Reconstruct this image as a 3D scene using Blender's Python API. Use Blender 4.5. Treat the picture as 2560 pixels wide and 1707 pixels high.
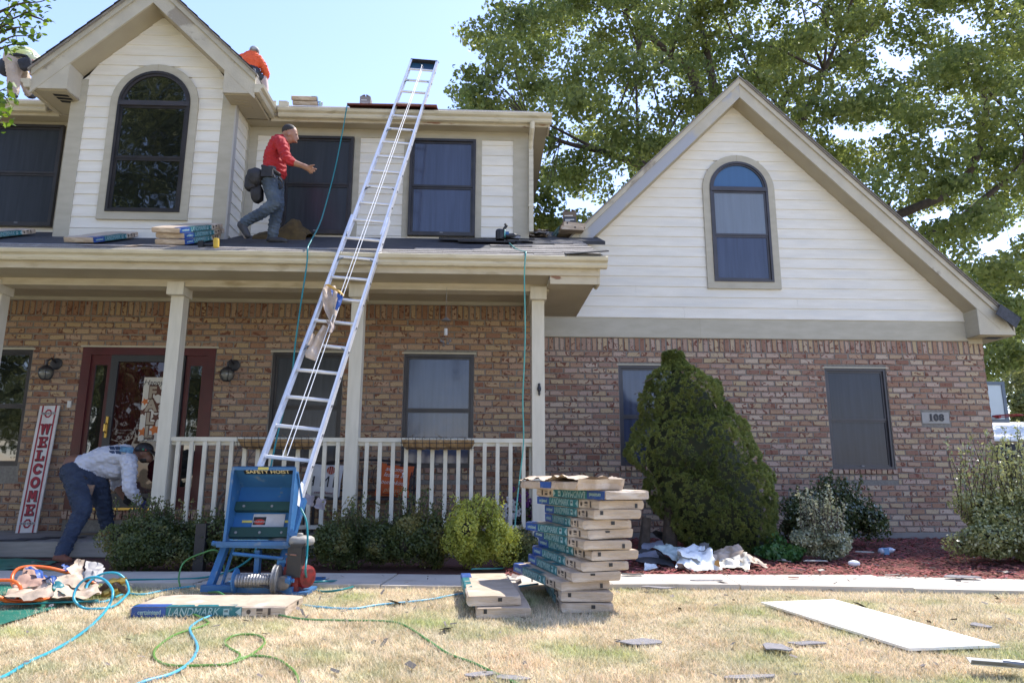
import bpy, bmesh, math, random
import numpy as np
from mathutils import Vector, Matrix, noise

for _o in list(bpy.data.objects):
    bpy.data.objects.remove(_o, do_unlink=True)
SC = bpy.context.scene
COL = SC.collection
RAD = math.radians
rnd = random.Random(11)
nr = np.random.default_rng(5)

# ---------------------------------------------------------------- camera
PITCH, YAW, ROLL, CAMZ = RAD(11.1), RAD(2.3), RAD(0.16), 0.85
FWD = Vector((math.sin(YAW)*math.cos(PITCH), math.cos(YAW)*math.cos(PITCH), math.sin(PITCH)))
_r = Vector((math.cos(YAW), -math.sin(YAW), 0)); _u = _r.cross(FWD)
RGT = _r*math.cos(ROLL)+_u*math.sin(ROLL); UPV = _u*math.cos(ROLL)-_r*math.sin(ROLL)
cam = bpy.data.cameras.new('camera'); cam.lens = 24.0; cam.sensor_width = 36; cam.clip_end = 3000; cam.clip_start = 0.05
camo = bpy.data.objects.new('camera', cam); COL.objects.link(camo); SC.camera = camo
camo.matrix_world = Matrix(((RGT.x, UPV.x, -FWD.x, 0), (RGT.y, UPV.y, -FWD.y, 0), (RGT.z, UPV.z, -FWD.z, CAMZ), (0, 0, 0, 1)))

# ---------------------------------------------------------------- daylight
SUNV = Vector((0.45, 0.47, 1.0)).normalized()          # towards the sun: behind the house, to the right
W = bpy.data.worlds.new('World'); SC.world = W; W.use_nodes = True
nt = W.node_tree; nt.nodes.clear()
sky = nt.nodes.new('ShaderNodeTexSky'); sky.sky_type = 'NISHITA'; sky.sun_disc = False
sky.sun_elevation = math.asin(SUNV.z); sky.sun_rotation = math.atan2(SUNV.x, SUNV.y)
sky.air_density = 1.0; sky.dust_density = 0.3; sky.ozone_density = 1.3; sky.altitude = 200
bg = nt.nodes.new('ShaderNodeBackground'); bg.inputs[1].default_value = 0.15
ow = nt.nodes.new('ShaderNodeOutputWorld')
tint = nt.nodes.new('ShaderNodeMix'); tint.data_type = 'RGBA'; tint.blend_type = 'MULTIPLY'; tint.inputs[0].default_value = 1; tint.inputs[7].default_value = (1.01, .915, 1.01, 1)   # camera white balance
nt.links.new(sky.outputs[0], tint.inputs[6]); nt.links.new(tint.outputs[2], bg.inputs[0]); nt.links.new(bg.outputs[0], ow.inputs[0])
sl = bpy.data.lights.new('sun', 'SUN'); sl.energy = 2.8; sl.angle = RAD(0.53); sl.color = (1.0, 0.955, 0.88)
so = bpy.data.objects.new('sun', sl); COL.objects.link(so)
so.rotation_euler = SUNV.to_track_quat('Z', 'Y').to_euler(); so.location = (20, 25, 40)
SC.view_settings.view_transform = 'Standard'; SC.view_settings.look = 'None'
SC.view_settings.exposure = 1.47; SC.view_settings.gamma = 1; SC.view_settings.use_curve_mapping = False
SC.render.engine = 'CYCLES'
try:
    SC.cycles.max_bounces = 8; SC.cycles.diffuse_bounces = 4; SC.cycles.transparent_max_bounces = 8
except Exception: pass

def at(px, py, y):
    """point of the wall plane Y=y seen at a photograph pixel (2560 wide)"""
    d = FWD + RGT*((px-1280)/1707.) - UPV*((py-853.5)/1707.)
    t = y/d.y
    return Vector((d.x*t, y, CAMZ+d.z*t))
def gp(px, py, z=0.0):
    d = FWD + RGT*((px-1280)/1707.) - UPV*((py-853.5)/1707.)
    t = (z-CAMZ)/d.z
    return Vector((d.x*t, d.y*t, z))

# ---------------------------------------------------------------- materials
MATS = {}
def pm(name, c1, c2=None, scale=6, rough=0.7, bump=0.0, bscale=40, metal=0, spec=0.5, world=True, stretch=(1, 1, 1),
       c3=None, s3=2.0, t3=(0.55, 0.7), trans=0.0, tone=False, lo=0.35, hi=0.65, alpha=1.0, coat=0.0, detail=5):
    if name in MATS: return MATS[name]
    m = bpy.data.materials.new(name); m.use_nodes = True; MATS[name] = m
    n = m.node_tree.nodes; l = m.node_tree.links
    b = n['Principled BSDF']; b.inputs['Roughness'].default_value = rough; b.inputs['Metallic'].default_value = metal
    b.inputs['Specular IOR Level'].default_value = spec; b.inputs['Coat Weight'].default_value = coat
    if c2 is None: c2 = tuple(min(1, v*0.82) for v in c1)
    if world:
        g = n.new('ShaderNodeNewGeometry').outputs['Position']
    else:
        g = n.new('ShaderNodeTexCoord').outputs['Object']
    mp = n.new('ShaderNodeMapping'); mp.inputs['Scale'].default_value = stretch; l.new(g, mp.inputs[0])
    t = n.new('ShaderNodeTexNoise'); t.inputs['Scale'].default_value = scale; t.inputs['Detail'].default_value = detail
    l.new(mp.outputs[0], t.inputs['Vector'])
    r = n.new('ShaderNodeMapRange'); r.inputs[1].default_value = lo; r.inputs[2].default_value = hi; l.new(t.outputs[0], r.inputs[0])
    mx = n.new('ShaderNodeMix'); mx.data_type = 'RGBA'; l.new(r.outputs[0], mx.inputs[0])
    mx.inputs[6].default_value = (*c1, 1); mx.inputs[7].default_value = (*c2, 1)
    out = mx.outputs[2]
    if c3:
        t2 = n.new('ShaderNodeTexNoise'); t2.inputs['Scale'].default_value = s3; t2.inputs['Detail'].default_value = 6; l.new(mp.outputs[0], t2.inputs['Vector'])
        r2 = n.new('ShaderNodeMapRange'); r2.inputs[1].default_value = t3[0]; r2.inputs[2].default_value = t3[1]; l.new(t2.outputs[0], r2.inputs[0])
        m2 = n.new('ShaderNodeMix'); m2.data_type = 'RGBA'; l.new(r2.outputs[0], m2.inputs[0]); l.new(out, m2.inputs[6]); m2.inputs[7].default_value = (*c3, 1)
        out = m2.outputs[2]
    if tone:
        a = n.new('ShaderNodeAttribute'); a.attribute_name = 'tone'
        h = n.new('ShaderNodeHueSaturation'); l.new(out, h.inputs['Color'])
        mr = n.new('ShaderNodeMapRange'); mr.inputs[3].default_value = 0.6; mr.inputs[4].default_value = 1.45; l.new(a.outputs['Fac'], mr.inputs[0]); l.new(mr.outputs[0], h.inputs['Value'])
        mh = n.new('ShaderNodeMapRange'); mh.inputs[3].default_value = 0.515; mh.inputs[4].default_value = 0.475; l.new(a.outputs['Fac'], mh.inputs[0]); l.new(mh.outputs[0], h.inputs['Hue'])
        out = h.outputs[0]
    l.new(out, b.inputs['Base Color'])
    if bump > 0:
        tb = n.new('ShaderNodeTexNoise'); tb.inputs['Scale'].default_value = bscale; tb.inputs['Detail'].default_value = 6; l.new(mp.outputs[0], tb.inputs['Vector'])
        bp = n.new('ShaderNodeBump'); bp.inputs['Strength'].default_value = bump; bp.inputs['Distance'].default_value = 0.01
        l.new(tb.outputs[0], bp.inputs['Height']); l.new(bp.outputs[0], b.inputs['Normal'])
    if trans > 0:
        tr = n.new('ShaderNodeBsdfTranslucent'); l.new(out, tr.inputs[0])
        ht = n.new('ShaderNodeHueSaturation'); ht.inputs['Hue'].default_value = 0.485; ht.inputs['Saturation'].default_value = 1.15; ht.inputs['Value'].default_value = 1.9
        l.new(out, ht.inputs['Color']); l.new(ht.outputs[0], tr.inputs[0])
        ms = n.new('ShaderNodeMixShader'); ms.inputs[0].default_value = trans
        l.new(b.outputs[0], ms.inputs[1]); l.new(tr.outputs[0], ms.inputs[2]); l.new(ms.outputs[0], n['Material Output'].inputs[0])
    return m

def brick_material(name, ramp, dark, blotch):
    m = bpy.data.materials.new(name); m.use_nodes = True; MATS[name] = m
    n = m.node_tree.nodes; l = m.node_tree.links; b = n['Principled BSDF']; b.inputs['Roughness'].default_value = 0.85
    a = n.new('ShaderNodeAttribute'); a.attribute_name = 'tone'
    oi = n.new('ShaderNodeObjectInfo')
    ad = n.new('ShaderNodeMath'); ad.operation = 'ADD'; l.new(a.outputs['Fac'], ad.inputs[0]); l.new(oi.outputs['Random'], ad.inputs[1])
    fr = n.new('ShaderNodeMath'); fr.operation = 'FRACT'; l.new(ad.outputs[0], fr.inputs[0])
    cr = n.new('ShaderNodeValToRGB'); cr.color_ramp.interpolation = 'LINEAR'; l.new(fr.outputs[0], cr.inputs[0])
    el = cr.color_ramp.elements
    while len(el) > 1: el.remove(el[-1])
    for i, c in enumerate(ramp):
        e = el[0] if i == 0 else el.new(i/(len(ramp)-1)); e.position = i/(len(ramp)-1); e.color = (*c, 1)
    g = n.new('ShaderNodeNewGeometry')
    # offset the pattern per brick so that it does not run on across joints
    vm = n.new('ShaderNodeVectorMath'); vm.operation = 'SCALE'; vm.inputs['Scale'].default_value = 7.3
    cx = n.new('ShaderNodeCombineXYZ'); l.new(fr.outputs[0], cx.inputs[0]); l.new(fr.outputs[0], cx.inputs[2]); l.new(cx.outputs[0], vm.inputs[0])
    va = n.new('ShaderNodeVectorMath'); va.operation = 'ADD'; l.new(g.outputs['Position'], va.inputs[0]); l.new(vm.outputs[0], va.inputs[1])
    t = n.new('ShaderNodeTexNoise'); t.inputs['Scale'].default_value = 13; t.inputs['Detail'].default_value = 5; t.inputs['Distortion'].default_value = 1.2; l.new(va.outputs[0], t.inputs['Vector'])
    mr = n.new('ShaderNodeMapRange'); mr.inputs[1].default_value = blotch; mr.inputs[2].default_value = blotch+0.05; l.new(t.outputs[0], mr.inputs[0])
    mx = n.new('ShaderNodeMix'); mx.data_type = 'RGBA'; l.new(mr.outputs[0], mx.inputs[0]); l.new(cr.outputs[0], mx.inputs[6]); mx.inputs[7].default_value = (*dark, 1)
    t2 = n.new('ShaderNodeTexNoise'); t2.inputs['Scale'].default_value = 70; t2.inputs['Detail'].default_value = 4; l.new(va.outputs[0], t2.inputs['Vector'])
    mr2 = n.new('ShaderNodeMapRange'); mr2.inputs[1].default_value = 0.3; mr2.inputs[2].default_value = 0.7; mr2.inputs[3].default_value = 0.8; mr2.inputs[4].default_value = 1.15; l.new(t2.outputs[0], mr2.inputs[0])
    h = n.new('ShaderNodeHueSaturation'); l.new(mx.outputs[2], h.inputs['Color']); l.new(mr2.outputs[0], h.inputs['Value'])
    l.new(h.outputs[0], b.inputs['Base Color'])
    bp = n.new('ShaderNodeBump'); bp.inputs['Strength'].default_value = 0.6; bp.inputs['Distance'].default_value = 0.004
    l.new(t2.outputs[0], bp.inputs['Height']); l.new(bp.outputs[0], b.inputs['Normal'])
    return m

def glass_material(name, tint, rough=0.05, ior=1.85, stripe=0.18, wobble=0.02):
    """window pane seen against a dark room: tint is the room, curtain or mirrored sky painted into its colour"""
    m = bpy.data.materials.new(name); m.use_nodes = True; MATS[name] = m
    n = m.node_tree.nodes; l = m.node_tree.links; b = n['Principled BSDF']
    b.inputs['Roughness'].default_value = rough; b.inputs['IOR'].default_value = ior
    g = n.new('ShaderNodeNewGeometry'); mp = n.new('ShaderNodeMapping'); mp.inputs['Scale'].default_value = (22, 1, 1.2); l.new(g.outputs['Position'], mp.inputs[0])
    t = n.new('ShaderNodeTexNoise'); t.inputs['Scale'].default_value = 1.2; t.inputs['Detail'].default_value = 3; l.new(mp.outputs[0], t.inputs['Vector'])
    mr = n.new('ShaderNodeMapRange'); mr.inputs[1].default_value = 0.3; mr.inputs[2].default_value = 0.7; mr.inputs[3].default_value = 1-stripe; mr.inputs[4].default_value = 1+stripe; l.new(t.outputs[0], mr.inputs[0])
    h = n.new('ShaderNodeHueSaturation'); h.inputs['Color'].default_value = (*tint, 1); l.new(mr.outputs[0], h.inputs['Value']); l.new(h.outputs[0], b.inputs['Base Color'])
    t2 = n.new('ShaderNodeTexNoise'); t2.inputs['Scale'].default_value = 2.2; l.new(g.outputs['Position'], t2.inputs['Vector'])
    bp = n.new('ShaderNodeBump'); bp.inputs['Strength'].default_value = wobble; bp.inputs['Distance'].default_value = 0.2
    l.new(t2.outputs[0], bp.inputs['Height']); l.new(bp.outputs[0], b.inputs['Normal'])
    return m

M_BRICK = brick_material('brick_tan_pink', [(.40,.27,.18), (.29,.155,.10), (.44,.34,.21), (.42,.31,.25), (.22,.10,.065), (.47,.37,.29), (.42,.32,.19), (.35,.225,.165), (.45,.335,.26), (.25,.13,.085)], (.17,.065,.042), 0.575)
M_BRICKE = brick_material('brick_edge_rust', [(.26,.14,.10), (.19,.09,.06), (.28,.18,.11), (.26,.16,.12), (.17,.075,.052), (.28,.18,.14)], (.13,.055,.038), 0.55)
M_BRICKP = brick_material('brick_porch_bounce_tan', [(.36,.25,.145), (.27,.145,.085), (.39,.29,.165), (.37,.25,.175), (.22,.10,.06), (.40,.285,.20), (.37,.27,.15), (.31,.19,.115), (.38,.27,.18)], (.15,.06,.035), 0.575)  # warm bounce light under the porch is put into these brick colours
M_MORTAR = pm('mortar_grey', (.235,.22,.19), (.175,.16,.14), 30, .95, .5, 120)
M_SIDING = pm('siding_white_paint', (.80,.765,.68), (.74,.70,.61), 3, .55, .25, 60, stretch=(1, 1, 6), c3=(.68,.66,.60), s3=1.1, t3=(.52, .75))
M_TRIM = pm('trim_tan_paint', (.46,.425,.335), (.41,.375,.29), 4, .6, .15, 60, stretch=(1, 1, 3))
M_FASCIAR = pm('fascia_rotten_patches', (.53,.475,.36), (.46,.40,.29), 5, .65, .25, 50, c3=(.24,.13,.08), s3=1.9, t3=(.60, .63), stretch=(1, 1, 3))
M_FASCIA = pm('fascia_tan_weathered', (.53,.475,.36), (.46,.40,.29), 5, .65, .25, 50, c3=(.34,.28,.18), s3=2.2, t3=(.60, .72), stretch=(1, 1, 3))
M_BARGE = pm('barge_tan_weathered', (.52,.475,.37), (.46,.42,.33), 5, .65, .25, 50, c3=(.31,.27,.21), s3=2.2, t3=(.60, .64))
M_GUTTER = pm('gutter_cream_enamel', (.60,.55,.42), (.50,.45,.33), 3, .4, .05, 20, c3=(.30,.26,.17), s3=4, t3=(.60, .8), stretch=(1, 1, 5))
M_SOFFIT = pm('soffit_tan_paint', (.42,.37,.27), (.38,.33,.24), 3, .7, .1, 60)
M_COLUMN = pm('column_cream_paint', (.62,.585,.49), (.55,.52,.43), 3, .6, .2, 70, stretch=(6, 6, 1))
M_RAIL = pm('railing_cream_paint', (.64,.605,.50), (.55,.52,.43), 6, .55, .1, 70)
M_BRONZE = pm('window_bronze_metal', (.030,.028,.030), (.05,.045,.045), 5, .4, 0, 10, metal=.3)
M_BRONZE2 = pm('window_grey_bronze', (.055,.050,.058), (.04,.038,.043), 5, .4)
M_GLASS_DARK = glass_material('pane_dark_tree', (.010,.012,.010), .03, 1.95, wobble=.05)
M_GLASS_SCREEN = glass_material('pane_behind_screen', (.030,.034,.044), .25, 1.5)
M_GLASS_BLUE = glass_material('pane_blue_curtain_sky', (.046,.057,.098), .12, 1.55)  # curtain blue and bluish sky reflection are both in this tint
M_GLASS_SKY = glass_material('pane_sky_reflection', (.055,.125,.25), .03, 1.5, stripe=.03)  # blue of the reflected sky is painted into the pane colour
M_GLASS_BLIND = glass_material('pane_white_blind', (.17,.20,.24), .14, 1.5, stripe=.06)
M_SHINGLE = pm('shingle_grey_brown', (.33,.30,.27), (.18,.165,.15), 120, .95, .6, 200, c3=(.38,.35,.31), s3=8)
M_FELT = pm('roof_felt_black', (.030,.031,.035), (.05,.05,.055), 8, .75, .2, 20)
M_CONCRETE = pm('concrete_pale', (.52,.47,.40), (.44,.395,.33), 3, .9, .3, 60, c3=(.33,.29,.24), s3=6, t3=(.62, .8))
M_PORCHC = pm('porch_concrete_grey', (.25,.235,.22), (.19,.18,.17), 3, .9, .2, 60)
M_ALU = pm('ladder_aluminium', (.88,.88,.90), (.74,.75,.78), 8, .38, .05, 60, metal=.45)
M_BLUE = pm('hoist_blue_paint', (.040,.155,.34), (.032,.12,.27), 5, .5, .15, 50, c3=(.16,.22,.28), s3=14, t3=(.60, .72))
M_BLUE2 = pm('hoist_inside_blue', (.025,.15,.37), (.02,.11,.28), 3, .5, c3=(.12,.18,.22), s3=18, t3=(.62, .72))
M_DKGREEN = pm('hoist_dark_green', (.008,.04,.035), (.012,.055,.045), 4, .5)
M_KRAFT = pm('kraft_paper', (.52,.41,.30), (.42,.325,.235), 9, .7, 1.0, 14, world=False, stretch=(.8, .8, 3.5), c3=(.60,.50,.39), s3=7, t3=(.52, .62))
M_KRAFT2 = pm('kraft_paper_crumpled', (.56,.44,.33), (.40,.30,.21), 6, .7, .9, 14, c3=(.62,.52,.42), s3=9)
M_LBLUE = pm('wrapper_blue_print', (.025,.085,.32), (.02,.07,.25), 12, .45, .9, 18, c3=(.22,.26,.36), s3=16, t3=(.62, .70))
M_LTEAL = pm('wrapper_teal_print', (.02,.17,.19), (.015,.13,.15), 12, .45, .9, 18, c3=(.24,.30,.28), s3=16, t3=(.62, .70))
M_LTEXT = pm('wrapper_pale_lettering', (.36,.50,.50), (.26,.40,.40), 40, .6)
M_WHITE = pm('white_paint', (.80,.80,.80), (.74,.74,.74), 5, .5)
M_BLACK = pm('black_plastic', (.012,.012,.014), (.02,.02,.022), 8, .45)
M_BLACKM = pm('black_iron', (.02,.02,.025), (.03,.03,.035), 8, .5)
M_RED = pm('dark_red_door_paint', (.085,.012,.014), (.06,.010,.012), 4, .35)
M_BRASS = pm('brass', (.60,.40,.10), (.5,.33,.08), 6, .35, metal=.8)
M_STORM = pm('storm_door_charcoal', (.035,.038,.042), (.028,.03,.034), 4, .45)
M_BARK = pm('bark_grey_brown', (.085,.065,.05), (.05,.038,.03), 14, .9, .8, 25)
M_LEAFBIG = pm('maple_leaf_green', (.165,.200,.068), (.105,.145,.050), .7, .5, trans=.50, tone=True, spec=.35)
M_LEAFNEAR = pm('crabapple_leaf_green', (.10,.17,.03), (.06,.11,.02), 3, .45, trans=.45, tone=True)
M_LEAFREF = pm('tree_leaf_street', (.17,.19,.08), (.10,.13,.05), .6, .5, trans=.3, tone=True)
M_BUSHD = pm('boxwood_leaf_dark', (.085,.115,.035), (.055,.08,.025), 5, .5, trans=.3, tone=True, c3=(.19,.185,.06), s3=4, t3=(.5, .62))
M_BUSHY = pm('shrub_leaf_sunlit_yellow', (.34,.38,.085), (.24,.29,.06), 5, .5, trans=.35, tone=True)  # sunlit yellow is put into the leaf colour of the lit shrub
M_BUSHG = pm('shrub_leaf_glossy', (.10,.13,.05), (.07,.10,.04), 5, .25, trans=.2, tone=True, spec=.9)
M_BUSHL = pm('shrub_leaf_light_glossy', (.30,.33,.15), (.19,.22,.09), 5, .22, trans=.25, tone=True, spec=1.0)
M_BUSHS = pm('shrub_leaf_silvery', (.28,.30,.20), (.18,.21,.13), 5, .3, trans=.2, tone=True, spec=.8)
M_SPRUCE = pm('spruce_needle_green', (.165,.205,.060), (.12,.16,.048), 4, .6, trans=.25, tone=True)
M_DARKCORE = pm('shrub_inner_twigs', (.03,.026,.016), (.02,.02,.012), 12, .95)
M_STRAW = pm('dry_grass_blade', (.61,.55,.38), (.48,.41,.26), 4, .7, trans=.25, tone=True, c3=(.33,.37,.16), s3=1.6, t3=(.50, .68))
M_SOIL = pm('dry_lawn_thatch', (.47,.40,.26), (.32,.265,.165), 60, .95, .8, 150, c3=(.30,.30,.145), s3=1.1, t3=(.47, .72))
M_MULCH = pm('mulch_red_brown', (.26,.075,.05), (.16,.05,.035), 30, .9, .5, 80, tone=True, c3=(.28,.13,.09), s3=40)
M_MULCHB = pm('mulch_bed', (.11,.035,.025), (.06,.025,.02), 40, .95, .8, 90)
M_TARP = pm('green_tarp', (.015,.17,.12), (.012,.12,.085), 3, .38, .5, 12, c3=(.05,.30,.23), s3=3, t3=(.55, .75))
M_HBLUE = pm('blue_hose_rubber', (.04,.36,.47), (.03,.30,.42), 12, .35)
M_HTEAL = pm('teal_hose_rubber', (.01,.21,.22), (.01,.17,.19), 12, .35)
M_HGREEN = pm('green_hose_rubber', (.12,.27,.045), (.09,.22,.035), 12, .4)
M_ORANGE = pm('orange_hose_rubber', (.85,.17,.03), (.75,.12,.02), 12, .35)
M_PANEL = pm('panel_cream_white', (.84,.82,.74), (.80,.77,.69), 2, .5)
M_INSUL = pm('insulation_brown', (.105,.066,.020), (.062,.038,.012), 12, .95, .9, 50)
M_PLASTIC = pm('white_plastic_sheet', (.78,.80,.80), (.66,.70,.70), 5, .35, .6, 14)
M_PLASTIC2 = pm('pale_green_plastic_sheet', (.42,.50,.47), (.33,.40,.38), 5, .35, .6, 14)
M_SIGNRED = pm('sign_crimson', (.30,.012,.03), (.25,.01,.025), 8, .55)
M_SIGNWHITE = pm('sign_weathered_white', (.62,.60,.58), (.52,.50,.48), 12, .6, stretch=(1, 1, .2))
M_GREY = pm('grey_metal', (.30,.30,.31), (.22,.22,.23), 8, .5, metal=.4)
M_STEELROPE = pm('steel_rope', (.36,.35,.33), (.22,.21,.20), 60, .45, metal=.6, stretch=(6, 1, 1))
M_SKYDOOR = None
# ---------------------------------------------------------------- mesh building
class MB:
    def __init__(s): s.v = []; s.f = []; s.mi = []; s.cur = 0
    def add(s, vs, fs):
        k = len(s.v); s.v += [tuple(v) for v in vs]; s.f += [tuple(i+k for i in f) for f in fs]; s.mi += [s.cur]*len(fs); return s
    def box(s, x0, x1, y0, y1, z0, z1):
        return s.add([(x0,y0,z0),(x1,y0,z0),(x1,y1,z0),(x0,y1,z0),(x0,y0,z1),(x1,y0,z1),(x1,y1,z1),(x0,y1,z1)],
                     [(0,3,2,1),(4,5,6,7),(0,1,5,4),(1,2,6,5),(2,3,7,6),(3,0,4,7)])
    def obox(s, o, ax, ay, az):
        """box from corner o with edge vectors"""
        o, ax, ay, az = map(Vector, (o, ax, ay, az))
        c = [o, o+ax, o+ax+ay, o+ay]; c += [p+az for p in c]
        fs = [(0,3,2,1),(4,5,6,7),(0,1,5,4),(1,2,6,5),(2,3,7,6),(3,0,4,7)]
        if ax.cross(ay).dot(az) < 0: fs = [f[::-1] for f in fs]
        return s.add(c, fs)
    def bar(s, a, b, w, h, up=(0, 0, 1)):
        """rectangular bar from a to b, w across, h along up"""
        a, b, up = Vector(a), Vector(b), Vector(up); d = (b-a).normalized()
        x = d.cross(up).normalized(); y = x.cross(d).normalized()
        return s.obox(a-x*w/2-y*h/2, b-a, x*w, y*h)
    def prism(s, poly, y0, y1):
        """polygon of (x, z), counter-clockwise seen from the camera side, extruded y0 -> y1"""
        n = len(poly); vs = [(x, y0, z) for x, z in poly]+[(x, y1, z) for x, z in poly]
        fs = [tuple(range(n)), tuple(range(2*n-1, n-1, -1))]+[(i, i+n, (i+1) % n+n, (i+1) % n) for i in range(n)]
        return s.add(vs, fs)
    def prismx(s, poly, x0, x1):
        """polygon of (y, z) extruded along x"""
        n = len(poly); vs = [(x0, y, z) for y, z in poly]+[(x1, y, z) for y, z in poly]
        fs = [tuple(range(n-1, -1, -1)), tuple(range(n, 2*n))]+[(i, (i+1) % n, (i+1) % n+n, i+n) for i in range(n)]
        return s.add(vs, fs)
    def tube(s, pts, r, n=8, caps=True):
        pts = [Vector(p) for p in pts]; k = len(pts)
        rs = r if isinstance(r, (list, tuple)) else [r]*k
        vs = []; fs = []; pu = None
        for i, p in enumerate(pts):
            d = (pts[min(i+1, k-1)]-pts[max(i-1, 0)]).normalized()
            if pu is None:
                pu = d.orthogonal().normalized()
            pu = (pu-d*pu.dot(d))
            pu = pu.normalized() if pu.length > 1e-6 else d.orthogonal().normalized()
            w = d.cross(pu)
            vs += [p+(pu*math.cos(6.28318*j/n)+w*math.sin(6.28318*j/n))*rs[i] for j in range(n)]
        for i in range(k-1):
            fs += [(i*n+j, i*n+(j+1) % n, (i+1)*n+(j+1) % n, (i+1)*n+j) for j in range(n)]
        if caps: fs += [tuple(range(n-1, -1, -1)), tuple(range((k-1)*n, k*n))]
        return s.add(vs, fs)
    def lathe(s, prof, c=(0, 0, 0), n=16, axis=(0, 0, 1)):
        """profile of (radius, height) round an axis through c"""
        c = Vector(c); a = Vector(axis).normalized(); u = a.orthogonal().normalized(); w = a.cross(u)
        vs = []
        for r, h in prof: vs += [c+a*h+(u*math.cos(6.28318*j/n)+w*math.sin(6.28318*j/n))*max(r, 1e-4) for j in range(n)]
        fs = []
        for i in range(len(prof)-1): fs += [(i*n+j, i*n+(j+1) % n, (i+1)*n+(j+1) % n, (i+1)*n+j) for j in range(n)]
        fs += [tuple(range(n-1, -1, -1)), tuple(range((len(prof)-1)*n, len(prof)*n))]
        return s.add(vs, fs)
    def ell(s, c, r, n=12, m=8, rot=None):
        c = Vector(c); r = (r, r, r) if not isinstance(r, (tuple, list)) else r
        vs = []; fs = []
        for i in range(m+1):
            th = math.pi*i/m
            for j in range(n):
                ph = 6.28318*j/n; v = Vector((r[0]*math.sin(th)*math.cos(ph), r[1]*math.sin(th)*math.sin(ph), -r[2]*math.cos(th)))
                if rot is not None: v = rot @ v
                vs.append(c+v)
        for i in range(m): fs += [(i*n+j, i*n+(j+1) % n, (i+1)*n+(j+1) % n, (i+1)*n+j) for j in range(n)]
        return s.add(vs, fs)
    def mesh(s, name, mats, smooth=False):
        me = bpy.data.meshes.new(name); me.from_pydata(s.v, [], s.f)
        for m in (mats if isinstance(mats, (list, tuple)) else [mats]): me.materials.append(m)
        if any(s.mi): me.polygons.foreach_set('material_index', s.mi)
        if smooth: me.polygons.foreach_set('use_smooth', [True]*len(me.polygons))
        me.update(); return me
    def build(s, name, mats, parent=None, smooth=False, **kw):
        return link(name, s.mesh(name, mats, smooth), parent, **kw)

def link(name, data, parent=None, label=None, cat=None, group=None, kind=None, loc=None):
    o = bpy.data.objects.new(name, data); COL.objects.link(o)
    if parent is not None:
        o.parent = parent
        if parent.type == 'EMPTY' and parent.get('_w'):
            o.matrix_parent_inverse = Matrix.Translation(-Vector(parent.location))
    if loc is not None: o.location = loc
    tag(o, label, cat, group, kind); return o
def tag(o, label=None, cat=None, group=None, kind=None):
    if label: o['label'] = label
    if cat: o['category'] = cat
    if group: o['group'] = group
    if kind: o['kind'] = kind
    return o
def thing(name, label, cat, loc=(0, 0, 0), rot=(0, 0, 0), group=None, world=False):
    """Empty at a thing's base; world=True: its parts are modelled in world coordinates"""
    o = bpy.data.objects.new(name, None); COL.objects.link(o); o.empty_display_size = .1
    o.location = loc; o.rotation_euler = rot; tag(o, label, cat, group)
    if world: o['_w'] = 1
    return o
def copy_tree(o, loc=None, rot=None, label=None, parent=None):
    c = o.copy(); COL.objects.link(c); c.parent = parent
    if loc is not None: c.location = loc
    if rot is not None: c.rotation_euler = rot
    if label: c['label'] = label
    for ch in list(o.children):
        if ch is not c: copy_tree(ch, parent=c)
    return c

def fast_mesh(name, verts, quads, mat, smooth=False, tone=None, tri=False):
    """big foliage and grass meshes straight from arrays"""
    k = 3 if tri else 4
    me = bpy.data.meshes.new(name); nv = len(verts); nf = len(quads)
    me.vertices.add(nv); me.vertices.foreach_set('co', np.asarray(verts, np.float32).ravel())
    me.loops.add(nf*k); me.loops.foreach_set('vertex_index', np.asarray(quads, np.int32).ravel())
    me.polygons.add(nf); me.polygons.foreach_set('loop_start', np.arange(0, nf*k, k, dtype=np.int32))
    try: me.polygons.foreach_set('loop_total', np.full(nf, k, np.int32))
    except Exception: pass
    if smooth: me.polygons.foreach_set('use_smooth', np.ones(nf, bool))
    me.materials.append(mat); me.update(calc_edges=True)
    if tone is not None:
        at_ = me.attributes.new('tone', 'FLOAT', 'FACE'); at_.data.foreach_set('value', np.asarray(tone, np.float32))
    return me

def unit(a): return a/np.maximum(np.linalg.norm(a, axis=1, keepdims=True), 1e-9)
def leaf_quads(P, N, size, aspect=1.6, jit=0.5):
    """kite-shaped leaves at points P facing roughly N"""
    n = len(P); N = unit(N+nr.normal(0, jit, (n, 3)))
    T = unit(np.cross(N, nr.normal(0, 1, (n, 3)))); B = np.cross(N, T)
    s = size*nr.uniform(.65, 1.25, (n, 1))
    w = s/aspect
    V = np.stack([P-T*s*.5, P+B*w*.5-T*s*.05, P+T*s*.5+N*s*.06, P-B*w*.5-T*s*.05], 1).reshape(-1, 3)
    Q = np.arange(n*4).reshape(-1, 4)
    return V, Q
def wav(P, f, seed):
    g = np.random.default_rng(seed); s = 0
    for i in range(5):
        k = g.normal(0, 1, 3)*f*(1+.5*i); s = s+np.sin(P@k+g.uniform(0, 6.28))/(1+.35*i)
    return s/3.0
def blob_points(blobs, n, hollow=.62, lump=.18, f=3.0, seed=1, wmin=0):
    """points in a shell of many ellipsoids, weighted by their surface"""
    B = np.array(blobs, float); w = (B[:, 3]*B[:, 4]+B[:, 4]*B[:, 5]+B[:, 3]*B[:, 5]); w = np.maximum(w, wmin*w.mean()); w /= w.sum()
    k = nr.choice(len(B), n, p=w); D = unit(nr.normal(0, 1, (n, 3)))
    r = hollow+(1-hollow)*nr.random((n, 1))**.6
    C = B[k, :3]; S = B[k, 3:6]
    P = C+D*S*r
    P = P+D*S*(lump*wav(P, f, seed))[:, None]
    return P, D

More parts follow.
